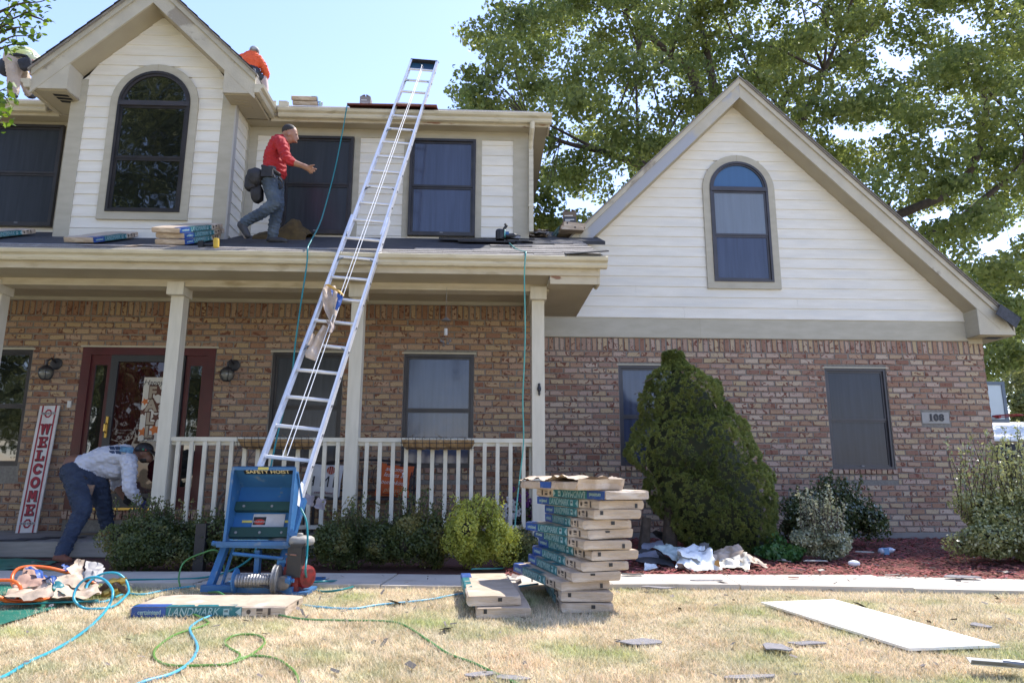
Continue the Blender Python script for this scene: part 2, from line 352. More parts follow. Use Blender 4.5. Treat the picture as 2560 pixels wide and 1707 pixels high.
def rough_sheet(name, pts, nx, ny, amp, mat, parent=None, thick=0.0, seed=0, freq=4.0, **kw):
    """crumpled sheet: bilinear patch over four corners with folds"""
    a, b, c, d = [Vector(p) for p in pts]; vs = []; fs = []
    nrm = (b-a).cross(d-a).normalized()
    for j in range(ny+1):
        for i in range(nx+1):
            u, v = i/nx, j/ny; p = (a*(1-u)+b*u)*(1-v)+(d*(1-u)+c*u)*v
            e = noise.fractal(Vector((p.x*freq+seed*7.1, p.y*freq, p.z*freq)), 1.0, 2.0, 3)
            e2 = noise.noise(Vector((p.x*freq*.7-seed*3, p.y*freq*.7+9, p.z*freq*.7)))
            edge = noise.noise(Vector((u*5+seed, v*5, seed*1.7)))*.35*amp
            p = p+nrm*amp*(e+abs(e2)*.8)+(b-a).normalized()*edge*1.2+(d-a).normalized()*edge
            vs.append(p)
    for j in range(ny):
        for i in range(nx):
            k = j*(nx+1)+i; fs.append((k, k+1, k+nx+2, k+nx+1))
    mb = MB().add(vs, fs); return mb.build(name, mat, parent, True, **kw)

def spline(pts, k=8):
    """Catmull-Rom through points"""
    P = [Vector(p) for p in pts]; P = [P[0]*2-P[1]]+P+[P[-1]*2-P[-2]]; out = []
    for i in range(1, len(P)-2):
        for j in range(k):
            t = j/k; a, b, c, d = P[i-1:i+3]
            out.append(.5*((2*b)+(-a+c)*t+(2*a-5*b+4*c-d)*t*t+(-a+3*b-3*c+d)*t*t*t))
    out.append(P[-2]); return out

def text_mesh(s, size, extrude=.002, offset=0.0, shear=0.0, sx=1.0, mat=None, name='lettering', spacing=1.0):
    """built-in font turned into a mesh lying in local XZ, facing -Y, centred"""
    cu = bpy.data.curves.new('t', 'FONT'); cu.body = s; cu.size = size; cu.extrude = extrude; cu.offset = offset; cu.shear = shear
    cu.align_x = 'CENTER'; cu.align_y = 'CENTER'; cu.resolution_u = 3; cu.space_character = spacing
    ob = bpy.data.objects.new('t', cu); COL.objects.link(ob); bpy.context.view_layer.update()
    me = bpy.data.meshes.new_from_object(ob); bpy.data.objects.remove(ob); bpy.data.curves.remove(cu)
    me.transform(Matrix(((sx, 0, 0, 0), (0, 0, -1, 0), (0, 1, 0, 0), (0, 0, 0, 1))))
    me.name = name; me.materials.clear(); me.materials.append(mat or M_WHITE); return me
def put_text(s, size, pos, parent=None, rot=None, name='lettering', **kw):
    o = link(name, text_mesh(s, size, name=name, **kw), parent)
    M = Matrix.Translation(Vector(pos))
    if rot is not None: M = M @ rot.to_4x4()
    if parent is not None and parent.type == 'EMPTY' and parent.get('_w'):
        pass
    o.matrix_basis = M
    return o
# ================================================================ setting: ground
def ground_sheet(name, mat, z, poly):
    mb = MB(); mb.add([(x, y, z) for x, y in poly], [tuple(range(len(poly)))])
    return mb.build(name, mat, kind='structure')
ground_sheet('ground', M_SOIL, 0.0, [(-300, -200), (300, -200), (300, 500), (-300, 500)])
FAR = [(-11, 6.55), (-3.1, 6.24), (-1.45, 6.17), (.28, 6.03), (1.25, 5.96), (3.3, 5.90), (4.4, 5.68), (7.5, 5.1), (12, 4.2)]
NEAR = [(-11, 5.85), (-3.1, 5.60), (-1, 5.53), (.34, 5.40), (1.15, 5.43), (2, 5.38), (3, 5.26), (4, 5.11), (7.5, 4.45), (12, 3.5)]
def lin(tab, x):
    for (a, b), (c, d) in zip(tab, tab[1:]):
        if x <= c: return b+(d-b)*(x-a)/(c-a)
    return tab[-1][1]
path = MB().add([(x, y, .004) for x, y in NEAR]+[(x, y, .004) for x, y in reversed(FAR)], [tuple(range(len(NEAR)+len(FAR)))]).build('path', M_SOIL, kind='structure')
JX = [-10.5, -8.8, -7.0, -5.3, -3.7, -2.15, -.72, .72, 2.02, 3.28, 4.55, 5.9, 7.3, 9, 11]
for i, (a, b) in enumerate(zip(JX, JX[1:])):
    a += .006; b -= .006; z = .03+(.008, 0, -.004, .012)[i % 4]; s = -.06
    bm = MB(); lo = [(a+s, lin(NEAR, a+s)), ((a+b)/2+s, lin(NEAR, (a+b)/2+s)), (b+s, lin(NEAR, b+s)), (b, lin(FAR, b)), ((a+b)/2, lin(FAR, (a+b)/2)), (a, lin(FAR, a))]
    vs = [(x, y, -.02) for x, y in lo]+[(x, y, z) for x, y in lo]; n = 6
    bm.add(vs, [tuple(range(n-1, -1, -1)), tuple(range(n, 2*n))]+[(k, (k+1) % n, (k+1) % n+n, k+n) for k in range(n)])
    bm.build('paving_slab', M_CONCRETE, path)
ground_sheet('planting_bed', M_MULCHB, .006, [(x, y-.01) for x, y in FAR[0:8]]+[(7.5, 9.9), (.5, 9.9), (.5, 7.6), (-11, 7.6)])

# ---- lawn grass
def lawn():
    n = 420000
    y = 2.55+(5.95-2.55)*nr.random(n)**1.25; x = (nr.random(n)*2-1)*(y*.80+.75)+y*.04+.35
    edge = np.interp(x, [p[0] for p in NEAR], [p[1] for p in NEAR])+nr.normal(0, .02, n)
    k = (y < edge); x, y = x[k], y[k]; n = len(x)
    P = np.stack([x, y, np.zeros(n)], 1)
    green = np.clip(.5+.9*wav(P*[1, 1, 0], 2.1, 4)+.5*wav(P*[1, 1, 0], 9, 5), 0, 1)
    th = nr.random(n)*6.283; lean = nr.uniform(.45, 1.5, n); L = nr.uniform(.018, .055, n)*(1+.35*wav(P*[1, 1, 0], 16, 12))*(1-.25*green)
    D = np.stack([np.cos(th)*np.sin(lean), np.sin(th)*np.sin(lean), np.cos(lean)], 1)
    S = np.stack([-np.sin(th), np.cos(th), np.zeros(n)], 1)*(nr.uniform(.0014, .0030, n))[:, None]
    V = np.stack([P-S, P+S, P+D*L[:, None]], 1).reshape(-1, 3)
    V[:, 2] += .001
    tone = np.clip(nr.normal(.54, .26, n)+.34*wav(P*[1, 1, 0], 22, 8)+.22*wav(P*[1, 1, 0], 5, 9), 0, 1)
    me = fast_mesh('lawn_grass', V, np.arange(n*3).reshape(-1, 3), M_STRAW, tone=tone, tri=True)
    link('lawn_grass', me, kind='stuff', label='short sunburnt lawn grass in front of the house', cat='grass')
lawn()
def litter():
    n = 420; x = nr.uniform(-2.6, 4.4, n); y = nr.uniform(3.0, 5.9, n); th = nr.random(n)*6.283; L = nr.uniform(.004, .022, n)*(1+2*(nr.random(n) < .06)); w = L*nr.uniform(.2, .7, n)
    P = np.stack([x, y, nr.uniform(.012, .03, n)+np.where(y > 5.35, .03, 0)], 1); A = np.stack([np.cos(th), np.sin(th), nr.normal(0, .3, n)], 1)*L[:, None]; B = np.stack([-np.sin(th), np.cos(th), nr.normal(0, .3, n)], 1)*w[:, None]
    V = np.stack([P-A-B, P+A-B*.5, P+A*.7+B, P-A+B*.8], 1).reshape(-1, 3)
    link('lawn_litter', fast_mesh('lawn_litter', V, np.arange(n*4).reshape(-1, 4), pm('litter_grey_brown', (.20,.17,.14), (.10,.09,.085), 3, .9, tone=True), tone=nr.random(n)), kind='stuff', label='tiny shingle crumbs and dead leaves scattered over lawn and path', cat='litter')
litter()
def mulch():
    n = 15000
    x = nr.uniform(.2, 7.4, n); f = np.interp(x, [p[0] for p in FAR], [p[1] for p in FAR])
    y = f+(nr.random(n)**1.3)*(9.55-f)-.03+nr.normal(0, .03, n)
    th = nr.random(n)*6.283; L = nr.uniform(.015, .045, n); w = nr.uniform(.004, .010, n); t = nr.uniform(-.35, .35, n)
    P = np.stack([x, y, .012+nr.random(n)*.022], 1)
    A = np.stack([np.cos(th)*np.cos(t), np.sin(th)*np.cos(t), np.sin(t)], 1)*L[:, None]
    B = np.stack([-np.sin(th), np.cos(th), nr.normal(0, .3, n)], 1)*w[:, None]
    C = np.array([0, 0, .006])
    V = np.stack([P-A-B, P+A-B*.6, P+A*.8+B, P-A+B*.7, P+C], 1).reshape(-1, 3)
    k = np.arange(n)[:, None]*5
    Q = np.concatenate([k+np.array([[0, 1, 4]]), k+np.array([[1, 2, 4]]), k+np.array([[2, 3, 4]]), k+np.array([[3, 0, 4]])], 0)
    tone = np.tile(nr.random(n), 4)
    link('mulch', fast_mesh('mulch', V, Q, M_MULCH, tone=tone, tri=True), kind='stuff', label='red brown bark mulch in the planting bed', cat='mulch')
mulch()

# ================================================================ the house
house = thing('house', 'two storey brick and cream siding house with front porch and side garage gable', 'house', (0, 9.2, 0), world=True)
YP, YG, YD = 8.8, 9.6, 8.25          # porch wall, garage wall, dormer front
SL_P = .4535                            # porch roof slope
def porch_z(y): return 3.20+SL_P*(y-7.08)

def rects_minus(x0, x1, z0, z1, holes):
    xs = sorted({x0, x1, *[min(max(h[i], x0), x1) for h in holes for i in (0, 1)]}); zs = sorted({z0, z1, *[min(max(h[i], z0), z1) for h in holes for i in (2, 3)]})
    for a, b in zip(xs, xs[1:]):
        run = None
        for c, d in zip(zs, zs[1:]):
            mx, mz = (a+b)/2, (c+d)/2
            solid = b-a > 1e-4 and d-c > 1e-4 and not any(h[0] < mx < h[1] and h[2] < mz < h[3] for h in holes)
            if solid: run = (run[0], d) if run else (c, d)
            elif run: yield a, b, run[0], run[1]; run = None
        if run: yield a, b, run[0], run[1]

# bricks -------------------------------------------------------------
BL, BH, CL, CH = .193, .0705, .2032, .0813
def brick_mesh(seed, w, h, d=.05):
    """one brick: origin at front centre, chipped bevelled face"""
    r = random.Random(seed); j = lambda s=.0016: r.uniform(-s, s)
    x, z, c = w/2, h/2, .0062
    J = lambda s=.0045: r.uniform(-s*.4, s)
    F = [(-x+c+J(), -.001+j(.001), -z+c+J()), (x-c-J(), j(.001), -z+c+J()), (x-c-J(), j(.001), z-c-J()), (-x+c+J(), j(.001), z-c-J())]
    if r.random() < .45: q = r.randrange(4); F[q] = (F[q][0]*(1-r.uniform(.05, .22)), F[q][1], F[q][2]*(1-r.uniform(.1, .35)))
    S = [(-x+j(), c, -z+j()), (x+j(), c, -z+j()), (x+j(), c, z+j()), (-x+j(), c, z+j())]
    Bk = [(p[0], d, p[2]) for p in S]
    fs = [(0, 1, 2, 3)]+[(4+i, 4+(i+1) % 4, (i+1) % 4, i) for i in range(4)]+[(8+i, 8+(i+1) % 4, 4+(i+1) % 4, 4+i) for i in range(4)]
    return F+S+Bk, fs
BV = [brick_mesh(i, BL, BH) for i in range(10)]
BVS = [brick_mesh(20+i, BH-.004, BL) for i in range(5)]
BM_MESH = []
for v, f in BV+BVS:
    me = bpy.data.meshes.new('brick'); me.from_pydata(v, [], f); me.materials.append(M_BRICK); me.materials.append(M_BRICKE)
    for q_ in range(1, len(f)): me.polygons[q_].material_index = 1
    BM_MESH.append(me)
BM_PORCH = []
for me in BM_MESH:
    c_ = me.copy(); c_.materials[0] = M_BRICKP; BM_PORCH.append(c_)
def brickwork(parent, y, x0, x1, z0, ztop, holes, vis, limit=300, seed=3, meshes=None, mat=None):
    """running bond under a soldier course; the nearest bricks are single objects, the rest one mesh"""
    r = random.Random(seed); items = []
    def spans(a, b, z):
        out = [(a, b)]
        for h in holes:
            if h[2]-.02 < z < h[3]+.02:
                nxt = []
                for s, e in out:
                    if h[1] <= s or h[0] >= e: nxt.append((s, e)); continue
                    if h[0] > s: nxt.append((s, h[0]))
                    if h[1] < e: nxt.append((h[1], e))
                out = nxt
        return out
    x = x0+.041
    while x < x1-.02:
        items.append((x, ztop-CL/2, BH-.004, 1, r.randrange(5), True)); x += .0775
    z = ztop-CL-CH/2; row = 0
    while z > z0+.02:
        off = (CL/2 if row % 2 else 0)+r.uniform(-.008, .008)
        for s, e in spans(x0, x1, z):
            k = math.floor((s-off)/CL); 
            while k*CL+off < e:
                a, b = max(k*CL+off, s), min((k+1)*CL+off, e)
                if b-a > .035: items.append(((a+b)/2, z, b-a-.0102, (b-a-.0102)/BL, r.randrange(10), False))
                k += 1
        z -= CH; row += 1
    items.sort(key=lambda t: (not (vis[0] < t[0] < vis[1] and vis[2] < t[1] < vis[3]), (t[0]-vis[4])**2+(t[1]-vis[5])**2))
    vs, fs, tn = [], [], []
    for i, (bx, bz, w, sx, var, sold) in enumerate(items):
        dy = r.uniform(-.0025, .0025); rz = r.uniform(-.006, .006)
        if i < limit:
            o = link('brick', meshes[10+var if sold else var], parent); o.location = (bx, y+dy, bz); o.rotation_euler = (0, rz, 0)
            if not sold: o.scale = (sx, 1, 1)
        else:
            v, f = (BVS if sold else BV)[var]; k = len(vs)
            vs += [(bx+p[0]*(1 if sold else sx), y+dy+p[1], bz+p[2]) for p in v]; fs += [tuple(q+k for q in g) for g in f]; _t = r.random(); tn += [_t]*len(f)
    if vs:
        me = bpy.data.meshes.new('bricks'); me.from_pydata(vs, [], fs); me.materials.append(mat); me.materials.append(M_BRICKE)
        me.polygons.foreach_set('material_index', [0 if q_ % 9 == 0 else 1 for q_ in range(len(fs))])
        a = me.attributes.new('tone', 'FLOAT', 'FACE'); a.data.foreach_set('value', tn)
        link('bricks', me, parent, kind='stuff')
def brick_sill(parent, y, x0, x1, z):
    r = random.Random(int(x0*100)); n = round((x1-x0)/.0775); w = (x1-x0)/n
    for row in range(2):
        for i in range(n):
            o = link('brick', BM_MESH[r.randrange(10)], parent); o.scale = ((w-.01)/BL, 1.3, 1 if row else .95)
            o.location = (x0+w*(i+.5), y-(.018 if row == 0 else -.002), z-.034-row*.082); o.rotation_euler = (.12 if row == 0 else 0, 0, 0)
    MB().box(x0, x1, y+.010, y+.1, z-.155, z-.004).build('mortar', M_MORTAR, parent)

WW = .905
PW = [(-6.66, -5.755, .95, 2.405), (-2.735, -1.830, .95, 2.405), (-1.048, -.143, .94, 2.40)]
DOOR = (-5.13, -3.46, .43, 2.445)
GW = [(1.915, 2.82, .985, 2.405), (4.925, 5.83, .95, 2.39)]
def hole_sill(h): return (h[0]-.02, h[1]+.02, h[2]-.16, h[2])
holesP = PW+[DOOR]; holesG = GW
mb = MB()
for a, b, c, d in rects_minus(-10, .60, .05, 3.06, holesP): mb.box(a, b, YP+.0055, YP+.16, c, d)
porch_wall = mb.build('porch_wall', M_MORTAR, house)
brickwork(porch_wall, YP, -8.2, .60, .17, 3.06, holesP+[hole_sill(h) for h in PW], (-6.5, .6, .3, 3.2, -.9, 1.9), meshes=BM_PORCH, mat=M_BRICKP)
mb = MB()
for a, b, c, d in rects_minus(.50, 7.325, -.05, 2.81, holesG): mb.box(a, b, YG+.0055, YG+.16, c, d)
garage_wall = mb.build('garage_wall', M_MORTAR, house)
brickwork(garage_wall, YG, .60, 7.33, .09, 2.81, holesG+[hole_sill(h) for h in GW]+[(6.285, 6.695, 1.595, 1.765)], (.6, 7.4, .2, 2.9, 3.6, 2.0), seed=9, meshes=BM_MESH, mat=M_BRICK)
for h in PW[1:]: brick_sill(porch_wall, YP, h[0]-.02, h[1]+.02, h[2])
for h in GW: brick_sill(garage_wall, YG, h[0]-.02, h[1]+.02, h[2])
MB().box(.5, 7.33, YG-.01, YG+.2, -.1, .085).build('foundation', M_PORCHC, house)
# brick return on the garage corner
mb = MB()
vs, fs, tn = [], [], []
for row in range(33):
    for k in range(14):
        v, f = BV[(row+k) % 10]; q = len(vs); cz = 2.77-row*CH; cy = YG+.10+k*CL+(CL/2 if row % 2 else 0)
        vs += [(7.335-p[1], cy+p[0], cz+p[2]) for p in v]; fs += [tuple(i+q for i in g) for g in f]; tn += [rnd.random()]*len(f)
me = bpy.data.meshes.new('bricks'); me.from_pydata(vs, [], fs); me.materials.append(M_BRICK); me.materials.append(M_BRICKE); me.polygons.foreach_set('material_index', [0 if q_ % 9 == 0 else 1 for q_ in range(len(fs))]); me.attributes.new('tone', 'FLOAT', 'FACE').data.foreach_set('value', tn)
link('bricks', me, garage_wall, kind='stuff')
MB().box(7.1, 7.325, YG+.16, 15.8, -.05, 2.84).build('side_wall', M_MORTAR, house)
MB().box(-9.9, .56, YP+.17, 15.4, 0, 5.5).build('inner_walls', M_SOFFIT, house)
MB().box(.6, 7.1, YG+.17, 15.8, 0, 2.8).build('garage_inner_walls', M_SOFFIT, house)

# house number plate
pl = MB().box(6.29, 6.69, YG-.004, YG+.03, 1.602, 1.76).build('number_plate', pm('plate_limestone', (.36, .345, .32), (.32, .305, .28), 20, .7), house)
put_text('1', .135, (6.42, YG-.010, 1.680), pl, extrude=.004, offset=.006, mat=M_BLACKM, name='numeral')
put_text('0', .135, (6.495, YG-.010, 1.680), pl, extrude=.004, offset=.006, mat=M_BLACKM, name='numeral')
put_text('8', .135, (6.575, YG-.010, 1.680), pl, extrude=.004, offset=.006, mat=M_BLACKM, name='numeral')
MB().box(6.392, 6.448, YG-.013, YG-.004, 1.632, 1.640).build('numeral_foot', M_BLACKM, pl)

# siding --------------------------------------------------------------
def siding_board(parent, poly, y):
    """poly: (xl0, xr0, z0, xl1, xr1, z1); lower edge stands proud"""
    a, b, z0, c, d, z1 = poly
    if b-a < .02: return
    mb = MB(); g = .004
    vs = [(a, y-.016, z0+g), (b, y-.016, z0+g), (d, y-.005, z1+.004), (c, y-.005, z1+.004), (a, y+.004, z0+g), (b, y+.004, z0+g), (d, y+.004, z1+.004), (c, y+.004, z1+.004)]
    mb.add(vs, [(0, 1, 2, 3), (0, 4, 5, 1), (1, 5, 6, 2), (3, 7, 4, 0), (2, 6, 7, 3)]).build('siding_board', M_SIDING, parent)

def rake(name, ax, az, sl, xa, xb, up, dn, y0, y1, mat, parent, n=1):
    f = lambda x: az-sl*abs(x-ax)
    P = [(xa, f(xa)-dn), (xb, f(xb)-dn), (xb, f(xb)-up), (xa, f(xa)-up)]
    return MB().prism(P, y0, y1).build(name, mat, parent)

# ---- windows
def rect_window(parent, x0, x1, z0, z1, y, mid, gl, fr=M_BRONZE, gu=None, trim=None, fw=.035, recess=.045):
    """double-hung window: outer frame, two sashes, meeting rail, panes"""
    f = MB(); yo = y+recess
    f.box(x0, x1, yo-.03, yo+.05, z1-fw, z1).box(x0, x1, yo-.03, yo+.05, z0, z0+fw).box(x0, x0+fw, yo-.029, yo+.05, z0+fw, z1-fw).box(x1-fw, x1, yo-.029, yo+.05, z0+fw, z1-fw)
    w = f.build('window', fr, parent)
    a, b, c, d = x0+fw, x1-fw, z0+fw, z1-fw; s = .028
    for lo, hi, yy, nm, g in ((c, mid, yo+.004, 'lower_sash', gl), (mid, d, yo-.006, 'upper_sash', gu or gl)):
        m = MB(); m.box(a, b, yy, yy+.03, lo, lo+s).box(a, b, yy, yy+.03, hi-s, hi).box(a, a+s, yy+.001, yy+.03, lo+s, hi-s).box(b-s, b, yy+.001, yy+.03, lo+s, hi-s)
        m.build(nm, fr, w)
        MB().box(a+s, b-s, yy+.012, yy+.024, lo+s, hi-s).build('pane', g, w)
    MB().box((a+b)/2-.02, (a+b)/2+.02, yo-.012, yo+.004, c+.006, c+.018).build('latch', M_GREY, w)
    return w
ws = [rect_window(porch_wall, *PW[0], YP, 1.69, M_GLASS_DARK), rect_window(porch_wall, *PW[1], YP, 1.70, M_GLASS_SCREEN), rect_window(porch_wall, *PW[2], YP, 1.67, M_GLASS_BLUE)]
for h, w in zip(PW, ws): MB().box(h[0]-.03, h[1]+.03, YP-.006, YP+.04, h[3]+.001, h[3]+.022).build('lintel', M_TRIM, w)
for h in GW: 
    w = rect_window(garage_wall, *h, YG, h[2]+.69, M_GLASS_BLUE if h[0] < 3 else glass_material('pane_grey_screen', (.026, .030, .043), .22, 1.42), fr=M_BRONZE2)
    MB().box(h[0]-.03, h[1]+.03, YG-.004, YG+.04, h[3]+.001, h[3]+.02).build('lintel', M_TRIM, w)

def arch_window(parent, cx, hw, z0, zs, mid, y, gtop, gup, glo, fr, tw=.105):
    n = 20
    def arc(r, k=n): return [(cx+r*math.cos(math.pi*i/k), zs+r*math.sin(math.pi*i/k)) for i in range(k+1)]
    def ring(r0, r1, ya, yb, name, mat, par, legs=None):
        m = MB(); A, B = arc(r1), arc(r0)
        for i in range(n): m.prism([B[i], A[i], A[i+1], B[i+1]], ya, yb)
        if legs is not None:
            m.box(cx-r1, cx-r0, ya, yb, legs, zs).box(cx+r0, cx+r1, ya, yb, legs, zs)
        return m.build(name, mat, par)
    w = ring(hw-.035, hw, y-.045, y+.02, 'window', fr, parent, z0)
    ring(hw+.002, hw+tw, y-.032, y+.0, 'trim', M_TRIM, w, z0-.0)
    MB().box(cx-hw-tw, cx+hw+tw, y-.033, y+0, z0-tw, z0).build('sill_trim', M_TRIM, w)
    MB().box(cx-.004, cx+.004, y-.0335, y-.03, zs+hw+.002, zs+hw+tw).build('keystone_joint', M_SOFFIT, w)
    MB().box(cx-hw+.035, cx+hw-.035, y-.046, y+.02, z0, z0+.03).build('bottom_rail', fr, w)
    MB().box(cx-hw+.01, cx+hw-.01, y-.052, y+.02, zs-.035, zs+.03).build('transom_bar', M_BRONZE2, w)
    g = MB().prism([(cx+hw-.05, zs+.03)]+[p for p in arc(hw-.05) if p[1] > zs+.035]+[(cx-hw+.05, zs+.03)], y-.014, y-.006)
    g.build('arched_pane', gtop, w)
    ring(hw-.06, hw-.035, y-.03, y-.004, 'arched_sash', M_BRONZE2, w)
    a, b = cx-hw+.035, cx+hw-.035; s = .03
    for lo, hi, yy, nm, gg in ((z0+.03, mid, y-.022, 'lower_sash', glo), (mid, zs-.035, y-.030, 'upper_sash', gup)):
        m = MB(); m.box(a, b, yy, yy+.025, lo, lo+s).box(a, b, yy, yy+.025, hi-s, hi).box(a, a+s, yy+.001, yy+.025, lo+s, hi-s).box(b-s, b, yy+.001, yy+.025, lo+s, hi-s)
        m.build(nm, fr, w); MB().box(a+s, b-s, yy+.010, yy+.018, lo+s, hi-s).build('pane', gg, w)
    return w

# ---- garage gable
gable = MB().prism([(.62, 2.81), (7.30, 2.81), (7.30, 3.06), (3.82, 6.46), (.62, 3.31)], YG+.004, YG+.14).build('garage_gable', M_SIDING, house)
MB().box(.60, 7.11, YG-.018, YG+.004, 2.812, 3.10).build('frieze_board', M_TRIM, gable)
MB().box(3.12, 3.124, YG-.0195, YG-.017, 2.812, 3.10).build('board_joint', M_SOFFIT, gable)
MB().box(.60, 7.11, YG-.030, YG+.004, 3.10, 3.112).build('drip_edge', M_SIDING, gable)
GA = (3.82, 6.49, .985)
gl = lambda z, s: GA[0]+s*(GA[1]-z)/GA[2]
z = 3.112; GE = .1545
while z < 6.44:
    z1 = min(z+GE, 6.48); xl0, xr0, xl1, xr1 = max(gl(z, -1), .6), min(gl(z, 1), 7.10), max(gl(z1, -1), .6), min(gl(z1, 1), 7.10)
    zz = z+.05
    if zz > 3.56 and zz < 5.64:
        hw = .50 if zz < 5.115 else math.sqrt(max(.0, .51**2-(zz-5.115)**2))
        siding_board(gable, (xl0, 3.815-hw, z, xl1, 3.815-hw, z1), YG); siding_board(gable, (3.815+hw, xr0, z, 3.815+hw, xr1, z1), YG)
    else:
        cut = (2.9, 4.6, 2.2, None, 5.1, None, 1.9, 6.2)[int((z-3.1)/GE)] if z < 4.2 else None
        if cut: siding_board(gable, (xl0, cut-.001, z, xl1, cut-.001, z1), YG); siding_board(gable, (cut+.001, xr0, z, cut+.001, xr1, z1), YG)
        else: siding_board(gable, (xl0, xr0, z, xl1, xr1, z1), YG)
    z += GE
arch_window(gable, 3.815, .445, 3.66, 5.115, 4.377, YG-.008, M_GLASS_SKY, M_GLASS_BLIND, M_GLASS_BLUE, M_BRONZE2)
# garage roof
groof = MB()
for s in (-1, 1):
    xe = .64 if s < 0 else 7.52
    f = lambda x: 6.80-.995*abs(x-3.82)
    groof.prism([(3.82, 6.80-.12), (xe, f(xe)-.12), (xe, f(xe)), (3.82, 6.80)] if s > 0 else [(xe, f(xe)-.12), (3.82, 6.68), (3.82, 6.80), (xe, f(xe))], 9.32, 15.9)
groof = groof.build('garage_roof', M_SHINGLE, house)
M_PEEL = pm('barge_peeled_blue_grey', (.50,.455,.36), (.45,.41,.32), 5, .65, .25, 50, c3=(.36,.37,.40), s3=1.6, t3=(.44, .50))
for s, mt in ((-1, M_PEEL), (1, M_BARGE)):
    xe = .64 if s < 0 else 7.40
    xa, xb = (xe, 3.819) if s < 0 else (3.821, xe)
    rake('barge_board', 3.82, 6.80, .995, xa, xb, .02, .315, 9.298, 9.322, mt, groof)
    rake('barge_moulding', 3.82, 6.80, .995, xa, xb, .012, .10, 9.272, 9.2975, M_BARGE, groof)
    rake('rake_soffit', 3.82, 6.80, .995, xa, (xb if s < 0 else 7.12), .295, .312, 9.3225, YG+.003, M_SOFFIT, groof)
    rake('shingle_edge', 3.82, 6.80, .995, (xe if s < 0 else 3.82), (3.82 if s < 0 else 7.5), -.012, .011, 9.25, 9.32, M_SHINGLE, groof)
# shingle courses along the visible edge of the right slope
for i in range(30):
    x = 3.9+i*.119; zc = 6.80-.995*(x-3.82)
    MB().obox((x, 9.235, zc+.014), (.16, 0, -.16*.995+.01), (0, .9, 0), (.006, 0, .007)).build('shingle', M_SHINGLE, groof)
# boxed eave return on the right
rb = MB().prism([(7.10, 2.85), (7.62, 2.85), (7.42, 3.20), (7.12, 3.215), (7.10, 3.215)], 9.302, 9.36).build('eave_return', M_BARGE, groof)
MB().box(7.085, 7.10, 9.300, YG+.002, 2.85, 3.23).build('return_side', M_TRIM, groof)
MB().box(7.10, 7.62, 9.36, 15.8, 2.84, 2.855).build('eave_soffit', M_SOFFIT, groof)
MB().box(7.61, 7.63, 9.32, 15.8, 2.85, 3.05).build('eave_fascia', M_FASCIA, groof)
MB().box(7.11, 7.325, YG-.015, YG+.12, 2.77, 2.85).build('frieze_block', M_SOFFIT, groof)
for k in range(3): MB().box(7.30, 7.52, 9.42+k*.05, 9.45+k*.05, 2.835, 2.841).build('vent_slot', M_BLACK, groof)
hang = thing('shingle_strip', 'dark grey shingle strip hanging over the right end of the garage eave', 'shingles', (7.35, 9.24, 3.3), world=True)
for k in range(3):
    MB().obox((7.37+k*.085, 9.20-.004*k, 3.265-k*.066), (.105, 0, -.075), (0, .42, 0), (.008, 0, .012)).build('shingle', pm('shingle_dark_slate', (.075, .08, .095), (.05, .055, .065), 30, .9, .4, 150), hang)
MB().obox((7.37, 9.192, 3.27), (.27, 0, -.20), (-.09, 0, -.14), (0, .012, .0)).build('folded_flap', MATS['shingle_dark_slate'], hang)

# ---- second floor wall
upper = MB().box(-9.9, .57, YP+.004, YP+.16, 3.90, 5.56).build('upper_wall', M_SIDING, house)
MB().box(-10, .57, YP-.020, YP+.004, 5.42, 5.555).build('frieze_board', M_TRIM, upper)
MB().box(.363, .575, YP-.022, YP+.03, 3.95, 5.42).build('corner_board', M_TRIM, upper)
MB().box(.560, .582, YP+.03, YP+.2, 3.95, 5.545).build('corner_board', M_TRIM, upper)
MB().box(-3.262, -3.14, YP-.021, YP+.004, 3.95, 5.42).build('corner_board', M_TRIM, upper)
W2 = [(-2.75, -1.825, 4.00, 5.40), (-1.055, -.155, 4.00, 5.40), (-6.63, -5.715, 4.04, 5.475)]
MB().box(-3.14, .363, YP-.02, YP+.02, 3.93, 3.995).build('base_trim', M_SIDING, upper)
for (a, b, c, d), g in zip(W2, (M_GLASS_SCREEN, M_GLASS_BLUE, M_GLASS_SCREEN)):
    w = rect_window(upper, a, b, c, d, YP, 4.70 if a > -4 else 4.78, g, recess=-.045)
    for q in (a-.085, b+.002): MB().box(q, q+.083, YP-.023, YP+.004, c-.02, 5.42).build('side_trim', M_TRIM, w)
for xa, xb in ((-3.14, -2.835), (-1.74, -1.142), (-.07, .363), (-9.8, -6.72)):
    z = 4.0
    while z < 5.40:
        siding_board(upper, (xa, xb, z, xa, xb, min(z+.149, 5.42)), YP); z += .149

# ---- dormer
DX0, DX1, DA = -5.345, -3.265, -4.305
dormer = MB().prism([(DX0+.01, 3.66), (DX1-.01, 3.66), (DX1-.01, 5.78), (DA, 6.76), (DX0+.01, 5.78)], YD+.004, YD+.12).build('dormer', M_SIDING, house)
MB().box(DX0+.02, DX1-.02, YD+.12, 9.0, 3.7, 5.6).build('dormer_core', M_SIDING, dormer)
MB().box(DX0, DX0+.19, YD-.020, YD+.02, 3.70, 5.86).build('corner_board', M_TRIM, dormer)
MB().box(DX1-.165, DX1, YD-.020, YD+.02, 3.70, 5.86).build('corner_board', M_TRIM, dormer)
MB().box(DX1-.004, DX1+.02, YD-.019, YD+.07, 3.72, 5.6).build('corner_board', pm('trim_greyish_paint', (.45,.43,.40), (.40,.385,.36), 4, .6), dormer)
MB().box(DX0+.19, DX1-.165, YD-.012, YD+.02, 3.70, 3.84).build('base_trim', M_SIDING, dormer)
dl = lambda z, s: DA+s*(6.80-z)/.95
z = 3.84
